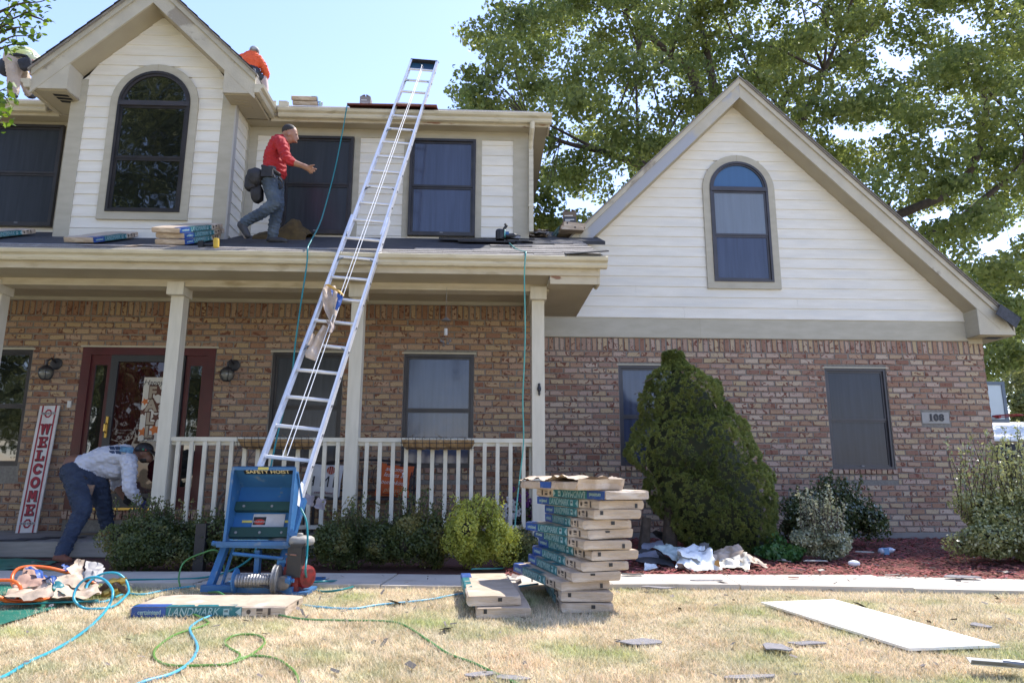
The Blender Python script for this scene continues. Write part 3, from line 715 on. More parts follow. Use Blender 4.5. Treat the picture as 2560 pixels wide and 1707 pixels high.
while z < 6.72:
    z1 = min(z+.149, 6.78); xl0, xr0 = max(dl(z, -1), DX0+.19), min(dl(z, 1), DX1-.165); xl1, xr1 = max(dl(z1, -1), DX0+.19), min(dl(z1, 1), DX1-.165)
    zz = z+.05
    if 3.94 < zz < 6.06:
        hw = .52 if zz < 5.53 else math.sqrt(max(0, .52**2-(zz-5.53)**2))
        siding_board(dormer, (xl0, -4.285-hw, z, xl1, -4.285-hw, z1), YD); siding_board(dormer, (-4.285+hw, xr0, z, -4.285+hw, xr1, z1), YD)
    else: siding_board(dormer, (xl0, xr0, z, xl1, xr1, z1), YD)
    z += .149
# right return of the dormer, boards running back to the main wall
mb = MB().prismx([(YD, porch_z(YD)-.05), (YP, porch_z(YP)-.05), (YP, 5.54), (YD, 5.54)], DX1-.02, DX1-.002).build('dormer_side', M_SIDING, dormer)
for i in range(12):
    z = 3.84+i*.149-.03
    vs = [(DX1+.014, 8.33, z), (DX1+.014, 8.70, z), (DX1+.003, 8.70, z+.149), (DX1+.003, 8.33, z+.149)]
    if porch_z(8.7) > z+.14: continue
    MB().add(vs+[(DX1-.003, v[1], v[2]) for v in vs], [(0, 1, 2, 3), (0, 4, 5, 1), (1, 5, 6, 2), (3, 7, 4, 0), (2, 6, 7, 3)]).build('siding_board', M_SIDING, mb)
MB().box(DX1-.004, DX1+.018, 8.70, 8.80, 3.93, 5.54).build('corner_board', M_TRIM, dormer)
arch_window(dormer, -4.285, .455, 4.055, 5.53, 4.775, YD-.008, M_GLASS_DARK, M_GLASS_DARK, M_GLASS_DARK, M_BRONZE, tw=.10)
# dormer roof
droof = MB(); f = lambda x: 7.12-.95*abs(x-DA)
droof.prism([(DA, 7.0), (-2.93, f(-2.93)-.12), (-2.93, f(-2.93)), (DA, 7.12)], 7.97, 11.4).prism([(-5.68, f(-5.68)-.12), (DA, 7.0), (DA, 7.12), (-5.68, f(-5.68))], 7.97, 11.4)
droof = droof.build('dormer_roof', M_SHINGLE, house)
for s in (-1, 1):
    xa, xb = (-5.68, DA-.001) if s < 0 else (DA+.001, -2.93)
    rake('barge_board', DA, 7.12, .95, xa, xb, .02, .325, 7.948, 7.972, M_BARGE, droof)
    rake('barge_moulding', DA, 7.12, .95, xa, xb, .012, .095, 7.925, 7.9475, M_TRIM, droof)
    rake('rake_soffit', DA, 7.12, .95, max(xa, -5.30), min(xb, -3.31), .305, .322, 7.9725, YD+.003, M_SOFFIT, droof)
    rake('shingle_edge', DA, 7.12, .95, xa-(.03 if s < 0 else -.001), xb+(.03 if s > 0 else -.001), -.014, .011, 7.90, 7.97, M_SHINGLE, droof)
    for i in range(8):
        x = DA+s*(.15+i*.15); L = .155
        MB().obox((x, 7.885, 7.12-.95*abs(x-DA)+.014), (s*L, 0, -.95*L+.012), (0, .8, 0), (0, 0, .010)).build('shingle', pm('shingle_black', (.05,.05,.055), (.035,.035,.04), 60, .9, .4, 120), droof)
for xa, xb, sd in ((-5.68, -5.25, -1), (-3.32, -2.93, 1)):
    top = [(xa, f(xa)-.30), (xb, f(xb)-.30)]
    MB().prism([(xa, 5.555), (xb, 5.555), (xb, max(5.57, f(xb)-.32)), (xa, max(5.57, f(xa)-.32))], 7.952, 7.99).build('eave_return', M_BARGE, droof)
    MB().box(xa, xb, 7.99, 8.57 if sd > 0 else 8.57, 5.545, 5.556).build('eave_soffit', M_SOFFIT, droof)
    xs = -5.25 if sd < 0 else -3.32
    MB().prismx([(7.953, 5.555), (YD, 5.555), (YD, f(xs)-.31), (7.953, f(xs)-.31)], xs-.008, xs+.008).build('return_side', M_BARGE, droof)
for k in range(3): MB().obox((-5.47, 8.06+k*.075, 5.539), (.17, .02, 0), (0, .045, 0), (0, 0, .005)).build('vent_slot', M_BLACK, droof)
for k in range(3): MB().obox((-3.24, 8.10+k*.075, 5.539), (.17, .02, 0), (0, .045, 0), (0, 0, .005)).build('vent_slot', M_SOFFIT, droof)

# ---- main roof
mroof = MB().prismx([(8.54, 5.58), (13.8, 8.60), (13.8, 8.745), (8.50, 5.70)], -10, .83).prismx([(13.8, 8.60), (19, 5.6), (19, 5.75), (13.8, 8.745)], -10, .83).build('main_roof', M_SHINGLE, house)
for xa, xb in ((-10, -5.70), (-2.91, .83)):
    MB().box(xa, xb, 8.57, 8.595, 5.52, 5.68).build('fascia', M_FASCIAR, mroof)
    MB().box(xa if xa < -9 else -3.262, xb if xa > -9 else -5.345, 8.595, YP, 5.54, 5.552).build('soffit', M_SOFFIT, mroof)
MB().box(.57, .83, YP, 16, 5.54, 5.552).build('soffit', M_SOFFIT, mroof)
MB().prismx([(8.56, 5.50), (8.8, 5.50), (13.8, 8.42), (13.8, 8.66), (8.56, 5.69)], .83, .853).build('rake_fascia', M_FASCIA, mroof)
MB().prismx([(YP, 5.5), (15.4, 5.5), (13.8, 8.5)], .54, .56).build('end_gable', M_SIDING, mroof)
GP = [(.12, 0), (.06, 0), (.045, .025), (.045, .05), (.012, .07), (0, .105), (.012, .115), (.12, .115)]
def gutter_x(x0, x1, yf, z, par, name='gutter'):
    return MB().prismx([(yf+a, z+b) for a, b in reversed(GP)], x0, x1).build(name, M_GUTTER, par)
gutter_x(-10, -5.83, 8.448, 5.555, mroof); gutter_x(-2.80, .875, 8.448, 5.555, mroof)
for sd, xo in ((1, -2.93), (-1, -5.68)):
    pr = [(xo+sd*(.12-a), 5.555+b) for a, b in GP]
    if sd < 0: pr = pr[::-1]
    MB().prism(pr, 7.93, 8.57).build('gutter', M_GUTTER, mroof)
    MB().box(*sorted((xo, xo-sd*.02)), 7.99, 8.57, 5.53, 5.70).build('fascia', M_FASCIA, mroof)
MB().box(-2.94, -2.83, 8.47, 8.49, 5.665, 5.76).build('splash_guard', M_GUTTER, mroof)
ds = MB().tube([(.61, 8.50, 5.56), (.61, 8.52, 5.48), (.60, 8.66, 5.36), (.60, 8.72, 5.26)], .034, 8).box(.575, .635, 8.69, 8.745, 4.06, 5.27).build('downspout', M_GUTTER, mroof)
MB().box(.565, .645, 8.685, 8.75, 4.42, 4.44).build('strap', M_GUTTER, ds)

# ---- porch roof, ceiling, beam
proof = MB().prismx([(7.05, 3.115), (8.8, porch_z(8.8)-.05), (8.8, porch_z(8.8)), (7.05, porch_z(7.05))], -10, 1.25).prismx([(8.8, porch_z(8.8)-.05), (10.3, porch_z(10.3)-.05), (10.3, porch_z(10.3)), (8.8, porch_z(8.8))], .585, 1.62).build('porch_roof', M_FELT, house)
def shingle_strip(x, y, L, d=.15, k=0):
    z = porch_z(y)+.006+.004*k
    MB().obox((x, y, z), (L, 0, rnd.uniform(-.003, .003)), (0, d, d*SL_P-.004), (0, -.003, .006)).build('shingle', M_SHINGLE, proof)
for r in range(3):
    x = -7.4+.33*r
    while x < 1.2:
        L = min(.985, 1.265-x)
        if not (r == 2 and x < -1.2): shingle_strip(x, 7.02+r*.142, L, .16, r)
        x += .99
for r in range(3, 11):
    x = .05+.25*(r % 3)+(.55 if r > 6 else 0)
    while x < 1.2: shingle_strip(x, 7.02+r*.142, min(.985, 1.265-x), .16, r % 3); x += .99
MB().box(-10, 1.245, 7.118, 7.14, 2.985, 3.14).build('fascia', M_FASCIA, proof)
MB().box(-10, .70, 7.14, 7.50, 2.985, 2.997).build('soffit', M_SOFFIT, proof)
MB().box(.70, 1.22, 7.14, 7.162, 2.895, 2.984).build('return_board', M_FASCIAR, proof)
MB().box(.70, 1.22, 7.162, 8.9, 2.945, 2.96).build('return_soffit', M_SOFFIT, proof)
MB().prismx([(7.14, 2.895), (7.35, 2.895), (8.8, 3.60), (8.8, 3.95), (7.06, 3.13), (7.14, 2.985)], 1.222, 1.245).build('rake_fascia', M_FASCIA, proof)
gutter_x(-10, 1.315, 6.995, 3.058, proof)
MB().box(-10, .70, 7.50, 7.66, 2.93, 3.12).build('beam', M_FASCIA, proof)
MB().box(-10, .72, 7.488, 7.672, 2.905, 2.93).build('beam_trim', M_FASCIA, proof)
MB().box(-10, .60, 7.66, YP-.02, 3.10, 3.12).build('ceiling', M_SOFFIT, proof)
MB().box(-10, .60, YP-.035, YP+.01, 3.055, 3.10).build('wall_trim', M_TRIM, proof)
MB().box(.54, .64, 7.66, YP, 2.93, 3.10).build('side_beam', M_FASCIA, proof)
MB().tube([(-3.02+i*.01*math.cos(i), 7.52, 2.925+.012*math.sin(i*1.0)) for i in range(7)], .003, 5).build('cup_hook', M_BRASS, proof)

# ---- porch floor, columns, railing
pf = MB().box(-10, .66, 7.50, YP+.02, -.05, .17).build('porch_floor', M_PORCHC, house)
MB().box(-10, .66, 7.47, 7.50, .02, .165).build('floor_edge', pm('porch_edge_board', (.30,.28,.25), (.25,.235,.21), 5, .85, .2, 40, stretch=(1, 1, 8)), pf)
CX = [-5.50, -3.515, -1.510, .530]
for x in CX:
    c = MB().box(x, x+.14, 7.55, 7.69, .17, 2.905).build('column', M_COLUMN, house)
    MB().box(x-.022, x+.162, 7.478, 7.712, 2.812, 2.9045).build('capital', M_COLUMN, c) if False else MB().box(x-.022, x+.162, 7.472, 7.712, 2.812, 2.955).build('capital', M_COLUMN, c)
fit = MB().ell((.607, 7.535, 1.80), (.022, .012, .045), 10, 6).ell((.607, 7.53, 1.745), (.014, .012, .025), 8, 6).lathe([(.012, 0), (.02, .004), (.02, .012), (.01, .016)], (.607, 7.525, 1.79), 10, (0, -1, 0)).box(.588, .626, 7.535, 7.549, 1.79, 1.81).ell((.607, 7.535, 1.845), (.016, .01, .016), 8, 6)
fit = fit.build('bottle_opener', M_BLACKM, None, True, label='small black cast iron fitting screwed to the right porch column', cat='wall fitting')
def railing(x0, x1):
    rl = MB().box(x0, x1, 7.57, 7.67, 1.205, 1.25).build('railing', M_RAIL, house)
    MB().box(x0, x1, 7.60, 7.64, 1.165, 1.2045).build('top_rail', M_RAIL, rl)
    MB().box(x0, x1, 7.60, 7.64, .285, .325).build('bottom_rail', M_RAIL, rl)
    n = int((x1-x0)/.1425); m = ((x1-x0)-(n-1)*.1425)/2
    me = MB().box(-.021, .021, 7.575, 7.605, .30, 1.204).mesh('baluster', M_RAIL)
    for i in range(n):
        o = link('baluster', me, rl); o.location = (x0+m+i*.1425, rnd.uniform(-.001, .001), 0)
for a, b in zip(CX[1:], CX[2:]): railing(a+.14, b)
MB().box(.03-.12, .03+.3, 7.60, 7.70, .17, .285).build('rail_block', M_PORCHC, house)
rs = MB().box(.545, .635, 7.69, YP, 1.205, 1.25).build('railing', M_RAIL, house)
MB().box(.57, .61, 7.69, YP, .285, .325).build('bottom_rail', M_RAIL, rs)
for i in range(8): MB().box(.57, .60, 7.80+i*.13, 7.84+i*.13, .325, 1.204).build('baluster', M_RAIL, rs)

# ---- front door
door = thing('front_door', None, None) if False else MB().box(DOOR[0], DOOR[1], YP-.005, YP+.08, 2.35, DOOR[3]).box(DOOR[0], DOOR[0]+.11, YP-.004, YP+.08, DOOR[2], 2.35).box(DOOR[1]-.11, DOOR[1], YP-.004, YP+.08, DOOR[2], 2.35).build('front_door', M_RED, house)
MB().box(DOOR[0]-.03, DOOR[1]+.03, YP-.012, YP+.02, DOOR[3]+.001, DOOR[3]+.025).build('lintel', M_TRIM, door)
for x0 in (-5.02, -3.83):
    m = MB(); x1 = x0+.26
    m.box(x0, x1, YP+.02, YP+.06, 2.22, 2.35).box(x0, x1, YP+.02, YP+.06, DOOR[2], .70).box(x0, x0+.055, YP+.021, YP+.06, .70, 2.22).box(x1-.055, x1, YP+.021, YP+.06, .70, 2.22)
    sd = m.build('sidelight', M_RED, door); MB().box(x0+.055, x1-.055, YP+.035, YP+.045, .70, 2.22).build('pane', M_GLASS_DARK, sd)
st = MB().box(-4.755, -3.835, YP-.02, YP+.03, 2.26, 2.345).box(-4.755, -4.665, YP-.019, YP+.03, .45, 2.26).box(-3.925, -3.835, YP-.019, YP+.03, .45, 2.26).box(-4.665, -3.925, YP-.018, YP+.03, .45, .62).build('storm_door', M_STORM, door)
MB().box(-4.665, -3.925, YP+.006, YP+.014, .62, 2.26).build('pane', glass_material('pane_storm_door', (.030, .006, .008), .02, 1.5, wobble=.04), st)
MB().box(-4.74, -3.85, YP+.03, YP+.06, .45, 2.33).build('inner_door', M_RED, st)
MB().box(-4.73, -4.70, YP-.035, YP-.02, 1.30, 1.56).tube([(-4.715, YP-.03, 1.36), (-4.715, YP-.075, 1.38), (-4.715, YP-.075, 1.46), (-4.715, YP-.03, 1.48)], .010).build('handle', M_BRASS, st)
MB().box(-4.76, -3.83, YP-.05, YP+.05, .425, .452).build('threshold', M_BRASS, door)
for i in range(20):
    o = link('brick', BM_MESH[i % 10], porch_wall); o.scale = (.36, 1.2, 1.6); o.location = (-5.10+i*.082, YP-.03, .365)
MB().box(-5.12, -3.46, YP-.01, YP+.1, .17, .425).build('door_step', M_MORTAR, porch_wall)
MB().box(-5.235, -5.19, YP-.02, YP, 1.67, 1.755).box(-5.222, -5.203, YP-.025, YP-.02, 1.70, 1.725).build('doorbell', pm('doorbell_white', (.6,.6,.58)), house)
# Happy Fall sign on the door
fs_ = MB().box(-4.31, -4.07, YP-.035, YP-.022, 1.26, 2.06).build('door_sign', pm('sign_cream', (.55,.52,.45), (.5,.47,.4), 6, .7), None, label='tall cream Happy Fall sign hanging on the front door', cat='sign')
SB = pm('sign_brown_print', (.10,.035,.02)); SO = pm('sign_orange_print', (.50,.14,.03)); ST = pm('sign_tan_print', (.36,.30,.22))
put_text('Happy', .095, (-4.19, YP-.037, 1.99), fs_, extrude=.001, shear=.3, mat=M_BLACKM)
for i, ch in enumerate('FALL'):
    put_text(ch, .20, (-4.19, YP-.038, 1.86-.165*i), fs_, extrude=.001, offset=.008, mat=ST)
    put_text(ch, .22, (-4.185, YP-.0365, 1.86-.165*i), fs_, extrude=.0005, offset=.018, mat=SB)
put_text("y'all", .085, (-4.19, YP-.038, 1.295), fs_, extrude=.001, shear=.3, mat=M_BLACKM)
def leaf_shape(cx, cz, r, a0, y, mat, par, n=5):
    P = []
    for i in range(n*2):
        a = a0+math.pi*i/n; rr = r*(1 if i % 2 == 0 else .52)
        P.append((cx+rr*math.cos(a), cz+rr*math.sin(a)))
    MB().prism(P, y, y+.002).build('leaf_print', mat, par)
for q in ((-4.12, 1.88, .07, .3, SB), (-4.27, 1.75, .05, .8, SO), (-4.14, 1.70, .07, .5, SB), (-4.28, 1.62, .05, .1, SB), (-4.12, 1.55, .06, 1.0, SB), (-4.12, 1.40, .075, .6, SO), (-4.26, 1.37, .065, .2, SO)):
    leaf_shape(q[0], q[1], q[2], q[3], YP-.0362, q[4], fs_)
# ================================================================ shingle bundles
TH = .0628
def bundle_body(seed, L=1.0, Wd=.336, T=TH, amp=.0075):
    r = random.Random(seed); mb = MB(); nst = 13; vs = []; ring = []
    c = .008
    base = [(-Wd/2+c, 0), (Wd/2-c, 0), (Wd/2, c), (Wd/2, T/2), (Wd/2, T-c), (Wd/2-c, T), (0, T), (-Wd/2+c, T), (-Wd/2, T-c), (-Wd/2, T/2), (-Wd/2, c), (0, 0)]
    base = [base[i] for i in (0, 11, 1, 2, 3, 4, 5, 6, 7, 8, 9, 10)]; n = 12
    for i in range(nst):
        x = -L/2+L*i/(nst-1); e = .75 if i in (0, nst-1) else 1
        for y, z in base:
            k = amp*noise.noise(Vector((x*9+seed, y*13, z*20)))
            vs.append((x+(0 if 0 < i < nst-1 else k*1.5), (y+k)*(1 if e == 1 else .985), max(0, T/2+(z-T/2)*(1 if e == 1 else .9)+k*(.6 if z > .01 else 0))))
    fs = []
    for i in range(nst-1): fs += [(i*n+j, i*n+(j+1) % n, (i+1)*n+(j+1) % n, (i+1)*n+j)[::-1] for j in range(n)]
    # puckered ends
    for e, st in ((0, 0), (1, nst-1)):
        k = len(vs); x = (-L/2-.004) if e == 0 else (L/2+.004)
        ctr = [(x, y*.8, T/2+(z-T/2)*.55+r.uniform(-.003, .003)) for y, z in base]; vs += ctr
        for j in range(n):
            q = (st*n+j, st*n+(j+1) % n, k+(j+1) % n, k+j); fs.append(q if e == 1 else q[::-1])
        cap = tuple(range(k, k+n)); fs.append(cap if e == 0 else cap[::-1])
    mb.add(vs, [f[::-1] for f in fs]); return mb
def make_bundle(label, seed=1, group=None):
    t = thing('shingle_bundle', label, 'shingle bundle', group=group)
    bundle_body(seed).build('wrapper', M_KRAFT, t)
    y = -.1725
    MB().box(-.49, -.272, y, y+.004, .004, TH-.004).box(-.49, -.272, y+.004, -.10, TH-.0005, TH+.0008).build('blue_label', M_LBLUE, t)
    MB().box(-.270, .215, y, y+.004, .004, TH-.004).box(-.270, .17, y+.004, -.12, TH-.0005, TH+.0008).build('teal_label', M_LTEAL, t)
    put_text('certainteed', .036, (-.375, y-.0015, TH/2), t, extrude=.0006, offset=.0008, sx=.9, mat=M_LTEXT)
    put_text('LANDMARK', .064, (-.095, y-.0015, TH/2), t, extrude=.0006, shear=.25, mat=M_LTEXT, sx=.95)
    MB().box(.098, .136, y-.002, y-.0003, .014, TH-.012).build('logo_box', M_LTEXT, t)
    put_text('AR', .020, (.117, y-.0032, .036), t, extrude=.0004, mat=M_BLACK)
    MB().prism([(.175, .031), (.212, .006), (.212, .057)], y-.002, y-.0003).build('arrow_print', M_LTEXT, t)
    MB().lathe([(.014, 0), (.014, .0015)], (.26, y+.0010, TH/2), 12, (0, -1, 0)).box(.31, .35, y-.0003, y+.002, .034, .05).box(.31, .35, y-.0003, y+.002, .022, .026).box(.385, .402, y-.0003, y+.002, .014, .052).build('black_print', pm('print_brown_black', (.09, .07, .055)), t, kind='stuff')
    MB().box(.500, .5075, *((.02, .045, .028, .050), (-.12, -.10, .030, .055), (.10, .118, .012, .04), (-.04, -.01, .040, .052))[(1, 7, 19, 23).index(seed)]).build('end_mark', M_BLACK, t)
    return t
BUN = make_bundle('lowest shingle bundle of the tall stack, its end resting in the grass', 1)
BUN2 = make_bundle('second shingle bundle from the bottom of the tall stack', 7)
BUN3 = make_bundle('spare', 19); BUN4 = make_bundle('spare', 23)
def place_bundle(src, cx, cy, phi, z, label, group, tilt=(0, 0), flip=False, corner=True):
    """corner (cx, cy): near left corner of the end face; phi: how far the long side turns away"""
    p = RAD(phi); xh = Vector((math.cos(p), -math.sin(p), 0)); yh = Vector((math.sin(p), math.cos(p), 0))
    c = Vector((cx, cy, 0))-xh*.5+yh*.168 if corner else Vector((cx, cy, 0))
    rot = Matrix.Rotation(-p, 3, 'Z') @ Matrix.Rotation(tilt[0], 3, 'X') @ Matrix.Rotation(tilt[1], 3, 'Y')
    zz = z
    if flip: rot = rot @ Matrix.Rotation(math.pi, 3, 'Y'); zz = z+TH
    e = rot.to_euler()
    o = copy_tree(src, (c.x, c.y, zz), e, label); tag(o, group=group); return o
STK = 'shingle bundles of the tall leaning stack'
ords = ['lowest', 'second from the bottom', 'third from the bottom', 'fourth from the bottom', 'fifth from the bottom', 'sixth from the bottom', 'middle', 'sixth from the top', 'fifth from the top', 'fourth from the top', 'third from the top']
stack = [(.495, 89), (.49, 88), (.497, 75), (.560, 78), (.627, 76), (.690, 75), (.640, 76), (.672, 70), (.644, 81), (.706, 77), (.745, 71)]
desc = ['low in the grass', 'wholly in kraft paper', 'label turned furthest left', 'glinting film over teal', 'sagging over its neighbour', 'end pushed out right', 'film stretched over kraft', 'blue end jutting left', 'blue end tucked back', 'dark tape on end', 'torn lower right edge']
for i, ((x, ph), d) in enumerate(zip(stack, desc)):
    place_bundle((BUN, BUN2, BUN3, BUN4)[i % 4], x, 4.50+.012*(i % 3), ph, .004+i*TH, 'bundle %s of the tall stack, %s' % (ords[i], d), STK, tilt=(rnd.uniform(-.018, .018), rnd.uniform(-.010, .010)))
place_bundle(BUN, .783, 4.46, 68, .004+11*TH, 'upside down printed bundle under the torn top bundle of the tall stack', STK, flip=True)
# torn top bundle
tt = thing('shingle_bundle', 'torn crumpled kraft bundle on top of the tall stack with dark shingles poking out', 'shingle bundle', (.60, 4.9, .004+12*TH), (0, 0, RAD(-68)), group=STK)
bundle_body(33, .86, .34, .055, .010).build('wrapper', M_KRAFT2, tt)
for k in range(5): MB().box(-.52+.02*k, .1, -.165, .155, .006+k*.008, .011+k*.008).build('shingle', MATS['shingle_black'], tt)
MB().box(-.10, .06, -.176, -.170, .008, .052).build('blue_label', M_LBLUE, tt)
rough_sheet('torn_paper', [(-.46, -.175, .058), (.42, -.185, .062), (.44, .185, .066), (-.40, .18, .062)], 34, 16, .034, M_KRAFT2, tt, seed=4, freq=7)
rough_sheet('torn_flap', [(.41, -.178, .005), (.45, -.175, .07), (.45, .175, .07), (.41, .175, .0)], 8, 12, .012, M_KRAFT2, tt, seed=6, freq=9)
place_bundle(BUN2, -.040, 4.36, 88, .003, 'lower plain shingle bundle of the low pair left of the tall stack', 'pair of shingle bundles lying on the lawn')
place_bundle(BUN, -.092, 4.40, 86, .003+TH, 'upper bundle of the low pair left of the tall stack, dark mark on its end', 'pair of shingle bundles lying on the lawn')
# bundle lying in front of the hoist, long side to the viewer
A = gp(325, 1545); B_ = gp(640, 1545)
bw = place_bundle(BUN, -1.66, 4.66, 0, .003, 'shingle bundle lying flat on the lawn before the blue hoist, printed side to the front', None, corner=False)
bw.scale = (.93, 1.25, 1.0)
# bundles on the porch roof, resting on the slope
def roof_hit(px, py):
    d = FWD + RGT*((px-1280)/1707.) - UPV*((py-853.5)/1707.)
    # camz + t dz = 3.17 + .47 (t dy - 7.08)
    t = (3.20-SL_P*7.08-CAMZ)/(d.z-SL_P*d.y); return Vector((d.x*t, d.y*t, CAMZ+d.z*t))
RT = math.atan(SL_P)
def roof_bundle(src, px, py, phi, lift, label, grp, yy=None):
    p = roof_hit(px, py); 
    if yy: p = Vector((at(px, py, yy).x, yy, porch_z(yy)))
    a = RAD(phi)   # long axis direction in the roof plane, measured from +x
    xh = Vector((math.cos(a), math.sin(a), math.sin(a)*SL_P)).normalized(); n = Vector((0, -SL_P, 1)).normalized(); yh = n.cross(xh)
    c = p+xh*.5+yh*.168+n*(lift+.02)
    M = Matrix((xh, yh, n)).transposed()
    return tag(copy_tree(src, c, M.to_euler(), label), group=grp)
G1 = 'shingle bundles stacked on the porch roof'
roof_bundle(BUN, 453, 619, 84, .0, 'bottom bundle of three stacked on the porch roof under the arched window', G1).scale = (.85, 1, 1)
roof_bundle(BUN2, 452, 618, 80, TH, 'middle bundle of three stacked on the porch roof under the arched window', G1).scale = (.85, 1, 1)
roof_bundle(BUN, 441, 619, 78, TH*2, 'top bundle of three stacked on the porch roof, its end jutting out left', G1).scale = (.85, 1, 1)
roof_bundle(BUN2, 222, 614, 84, 0, 'single bundle with blue print lying on the porch roof left of the stack of three', None).scale = (.85, 1, 1)
roof_bundle(BUN, -55, 604, 86, 0, 'single bundle at the left edge of the porch roof under the screened window', None).scale = (.85, 1, 1)
# two grey bundles on the main roof edge
mz = lambda y: 5.70+.5745*(y-8.50)
def mroof_bundle(px, y, phi, lift, label, grp=None, src=BUN2):
    a = RAD(phi); sl = .5745; xh = Vector((math.cos(a), math.sin(a), math.sin(a)*sl)).normalized(); n = Vector((0, -sl, 1)).normalized(); yh = n.cross(xh)
    p = Vector((at(px, 255, y).x, y, mz(y)))
    M = Matrix((xh, yh, n)).transposed(); return tag(copy_tree(src, p+n*(lift+.012), M.to_euler(), label), group=grp)
mroof_bundle(772, 9.1, 100, .0, 'lower grey bundle on the upper roof edge beside the white metal splash guard', 'grey bundles on the upper roof edge')
mroof_bundle(765, 9.1, 104, TH, 'upper grey bundle on the upper roof edge beside the white metal splash guard', 'grey bundles on the upper roof edge', BUN)
def carton(name, label, c, w, d, h, rz, mat, lab, rx=0):
    t = thing(name, label, 'box', c, (rx, 0, rz))
    MB().box(-w/2, w/2, -d/2, d/2, 0, h).build('carton', mat, t)
    MB().box(-w/2+.01, w/2-.01, -d/2-.002, -d/2+.001, .02, h*.55).build('printed_label', lab, t)
    MB().box(-w/2+.02, w/2-.05, -d/2-.003, -d/2-.0015, h*.62, h*.68).box(-w/2+.03, w/2-.03, -d/2-.004, -d/2-.0025, h*.30, h*.36).box(-w/2+.03, w/2-.09, -d/2-.004, -d/2-.0025, h*.20, h*.24).build('printed_line', M_WHITE, t)
    for s in (-1, 1): MB().obox((s*w/2, -d/2, h), (-s*.02 if s > 0 else .02, 0, 0), (0, d, 0), (-s*.05, 0, .03)).build('flap', mat, t)
    return t
KB = pm('carton_brown', (.20,.15,.11), (.16,.12,.09), 8, .8)
p = at(915, 252, 8.95)
carton('nail_carton', 'small grey printed carton standing on the upper roof edge behind the gutter', (p.x, 8.95, mz(8.95)-.02), .15, .13, .16, 0, pm('carton_grey', (.33,.29,.27)), pm('label_mauve', (.42,.37,.36)))
# rusty flashing lying on the gutter
p0, p1 = at(868, 263, 8.44), at(1092, 272, 8.44)
fl = MB().obox((p0.x, 8.42, p0.z+.008), (p1.x-p0.x, 0, .008), (0, .34, .10), (0, -.002, .010)).box(p0.x, p1.x, 8.415, 8.432, p0.z-.004, p0.z+.012)
fl.build('rust_red_board', pm('rust_red_paint', (.20,.055,.03), (.14,.04,.025), 12, .7), None, label='long rust red board lying along the upper gutter behind the ladder', cat='board')
p = at(705, 252, 8.47); MB().prism([(-2.80, 5.675), (-2.665, 5.675), (-2.665, 5.755), (-2.70, 5.775), (-2.80, 5.775)], 8.49, 8.505).build('splash_guard', M_GUTTER, mroof)
# saddle behind: wrappers, bundles and nail box
p = at(1415, 588, 9.5)
for k in range(2):
    o = place_bundle(BUN2 if k else BUN, p.x+.02, 9.42+.03*k, 84-6*k, porch_z(9.45)-.02+k*TH, ('upper' if k else 'lower')+' plain bundle under the nail box beside the garage roof slope', 'bundles beside the garage roof slope', corner=False, tilt=(0, 0)); o.scale = (.6, 1, 1)
carton('nail_box', 'dark nail box with white and red label standing on two bundles by the garage roof', (p.x+.03, 9.30, porch_z(9.45)-.02+2*TH), .19, .17, .19, RAD(-6), KB, pm('label_dark_slate', (.06,.07,.09)))
wr = thing('wrapper_pile', 'crumpled grey brown wrappers piled on the roof beside the downspout', 'wrappers', (.85, 9.3, 4.2), world=True)
q = at(1340, 592, 9.3)
for k in range(3): rough_sheet('crumpled_wrapper', [(q.x-.12+.02*k, 9.15, q.z-.03+k*.04), (q.x+.18, 9.15, q.z-.04+k*.05), (q.x+.16, 9.5, q.z+.02+k*.05), (q.x-.12, 9.5, q.z+.03+k*.05)], 14, 12, .06, (M_KRAFT2, pm('wrapper_grey', (.28,.26,.25)), M_KRAFT2)[k], wr, seed=k+40, freq=6)
# black felt laps and loose shingles on the porch roof
fe = thing('felt_sheet', 'black roofing felt and shingles laid loose on the porch roof under the right window', 'roofing felt', (-.2, 8.5, 3.9), world=True)
for k, (xa, xb, ya, lift) in enumerate([(-.60, .42, 8.28, .05), (-.35, .36, 8.12, .03), (.45, .62, 8.30, .05)]):
    MB().obox((xa, ya, porch_z(ya)+lift), (xb-xa, 0, 0), (0, .32, .32*SL_P-.03), (0, -.004, .018)).build('felt_strip', MATS['shingle_black'], fe)
MB().obox((.86, 6.99, 3.178), (.46, -.02, .035), (0, .18, .07), (0, -.004, .012)).build('starter_shingle', MATS['shingle_black'], proof)
rf = thing('paper_scrap', 'torn sunlit kraft paper scrap on the porch roof left of the bundle stack', 'paper scrap', (-4.2, 7.2, 3.25), world=True)
for px, w_ in ((232, .30), (330, .28)):
    c = roof_hit(px+40, 619); rough_sheet('paper', [(c.x-w_, c.y-.02, c.z+.012), (c.x+w_, c.y-.02, c.z+.012), (c.x+w_*1.1, c.y+.14, c.z+.08), (c.x-w_*.4, c.y+.16, c.z+.09)], 10, 5, .008, M_KRAFT2, rf, seed=px)

for _src in (BUN, BUN2, BUN3, BUN4):
    for ch_ in list(_src.children): bpy.data.objects.remove(ch_)
    bpy.data.objects.remove(_src)
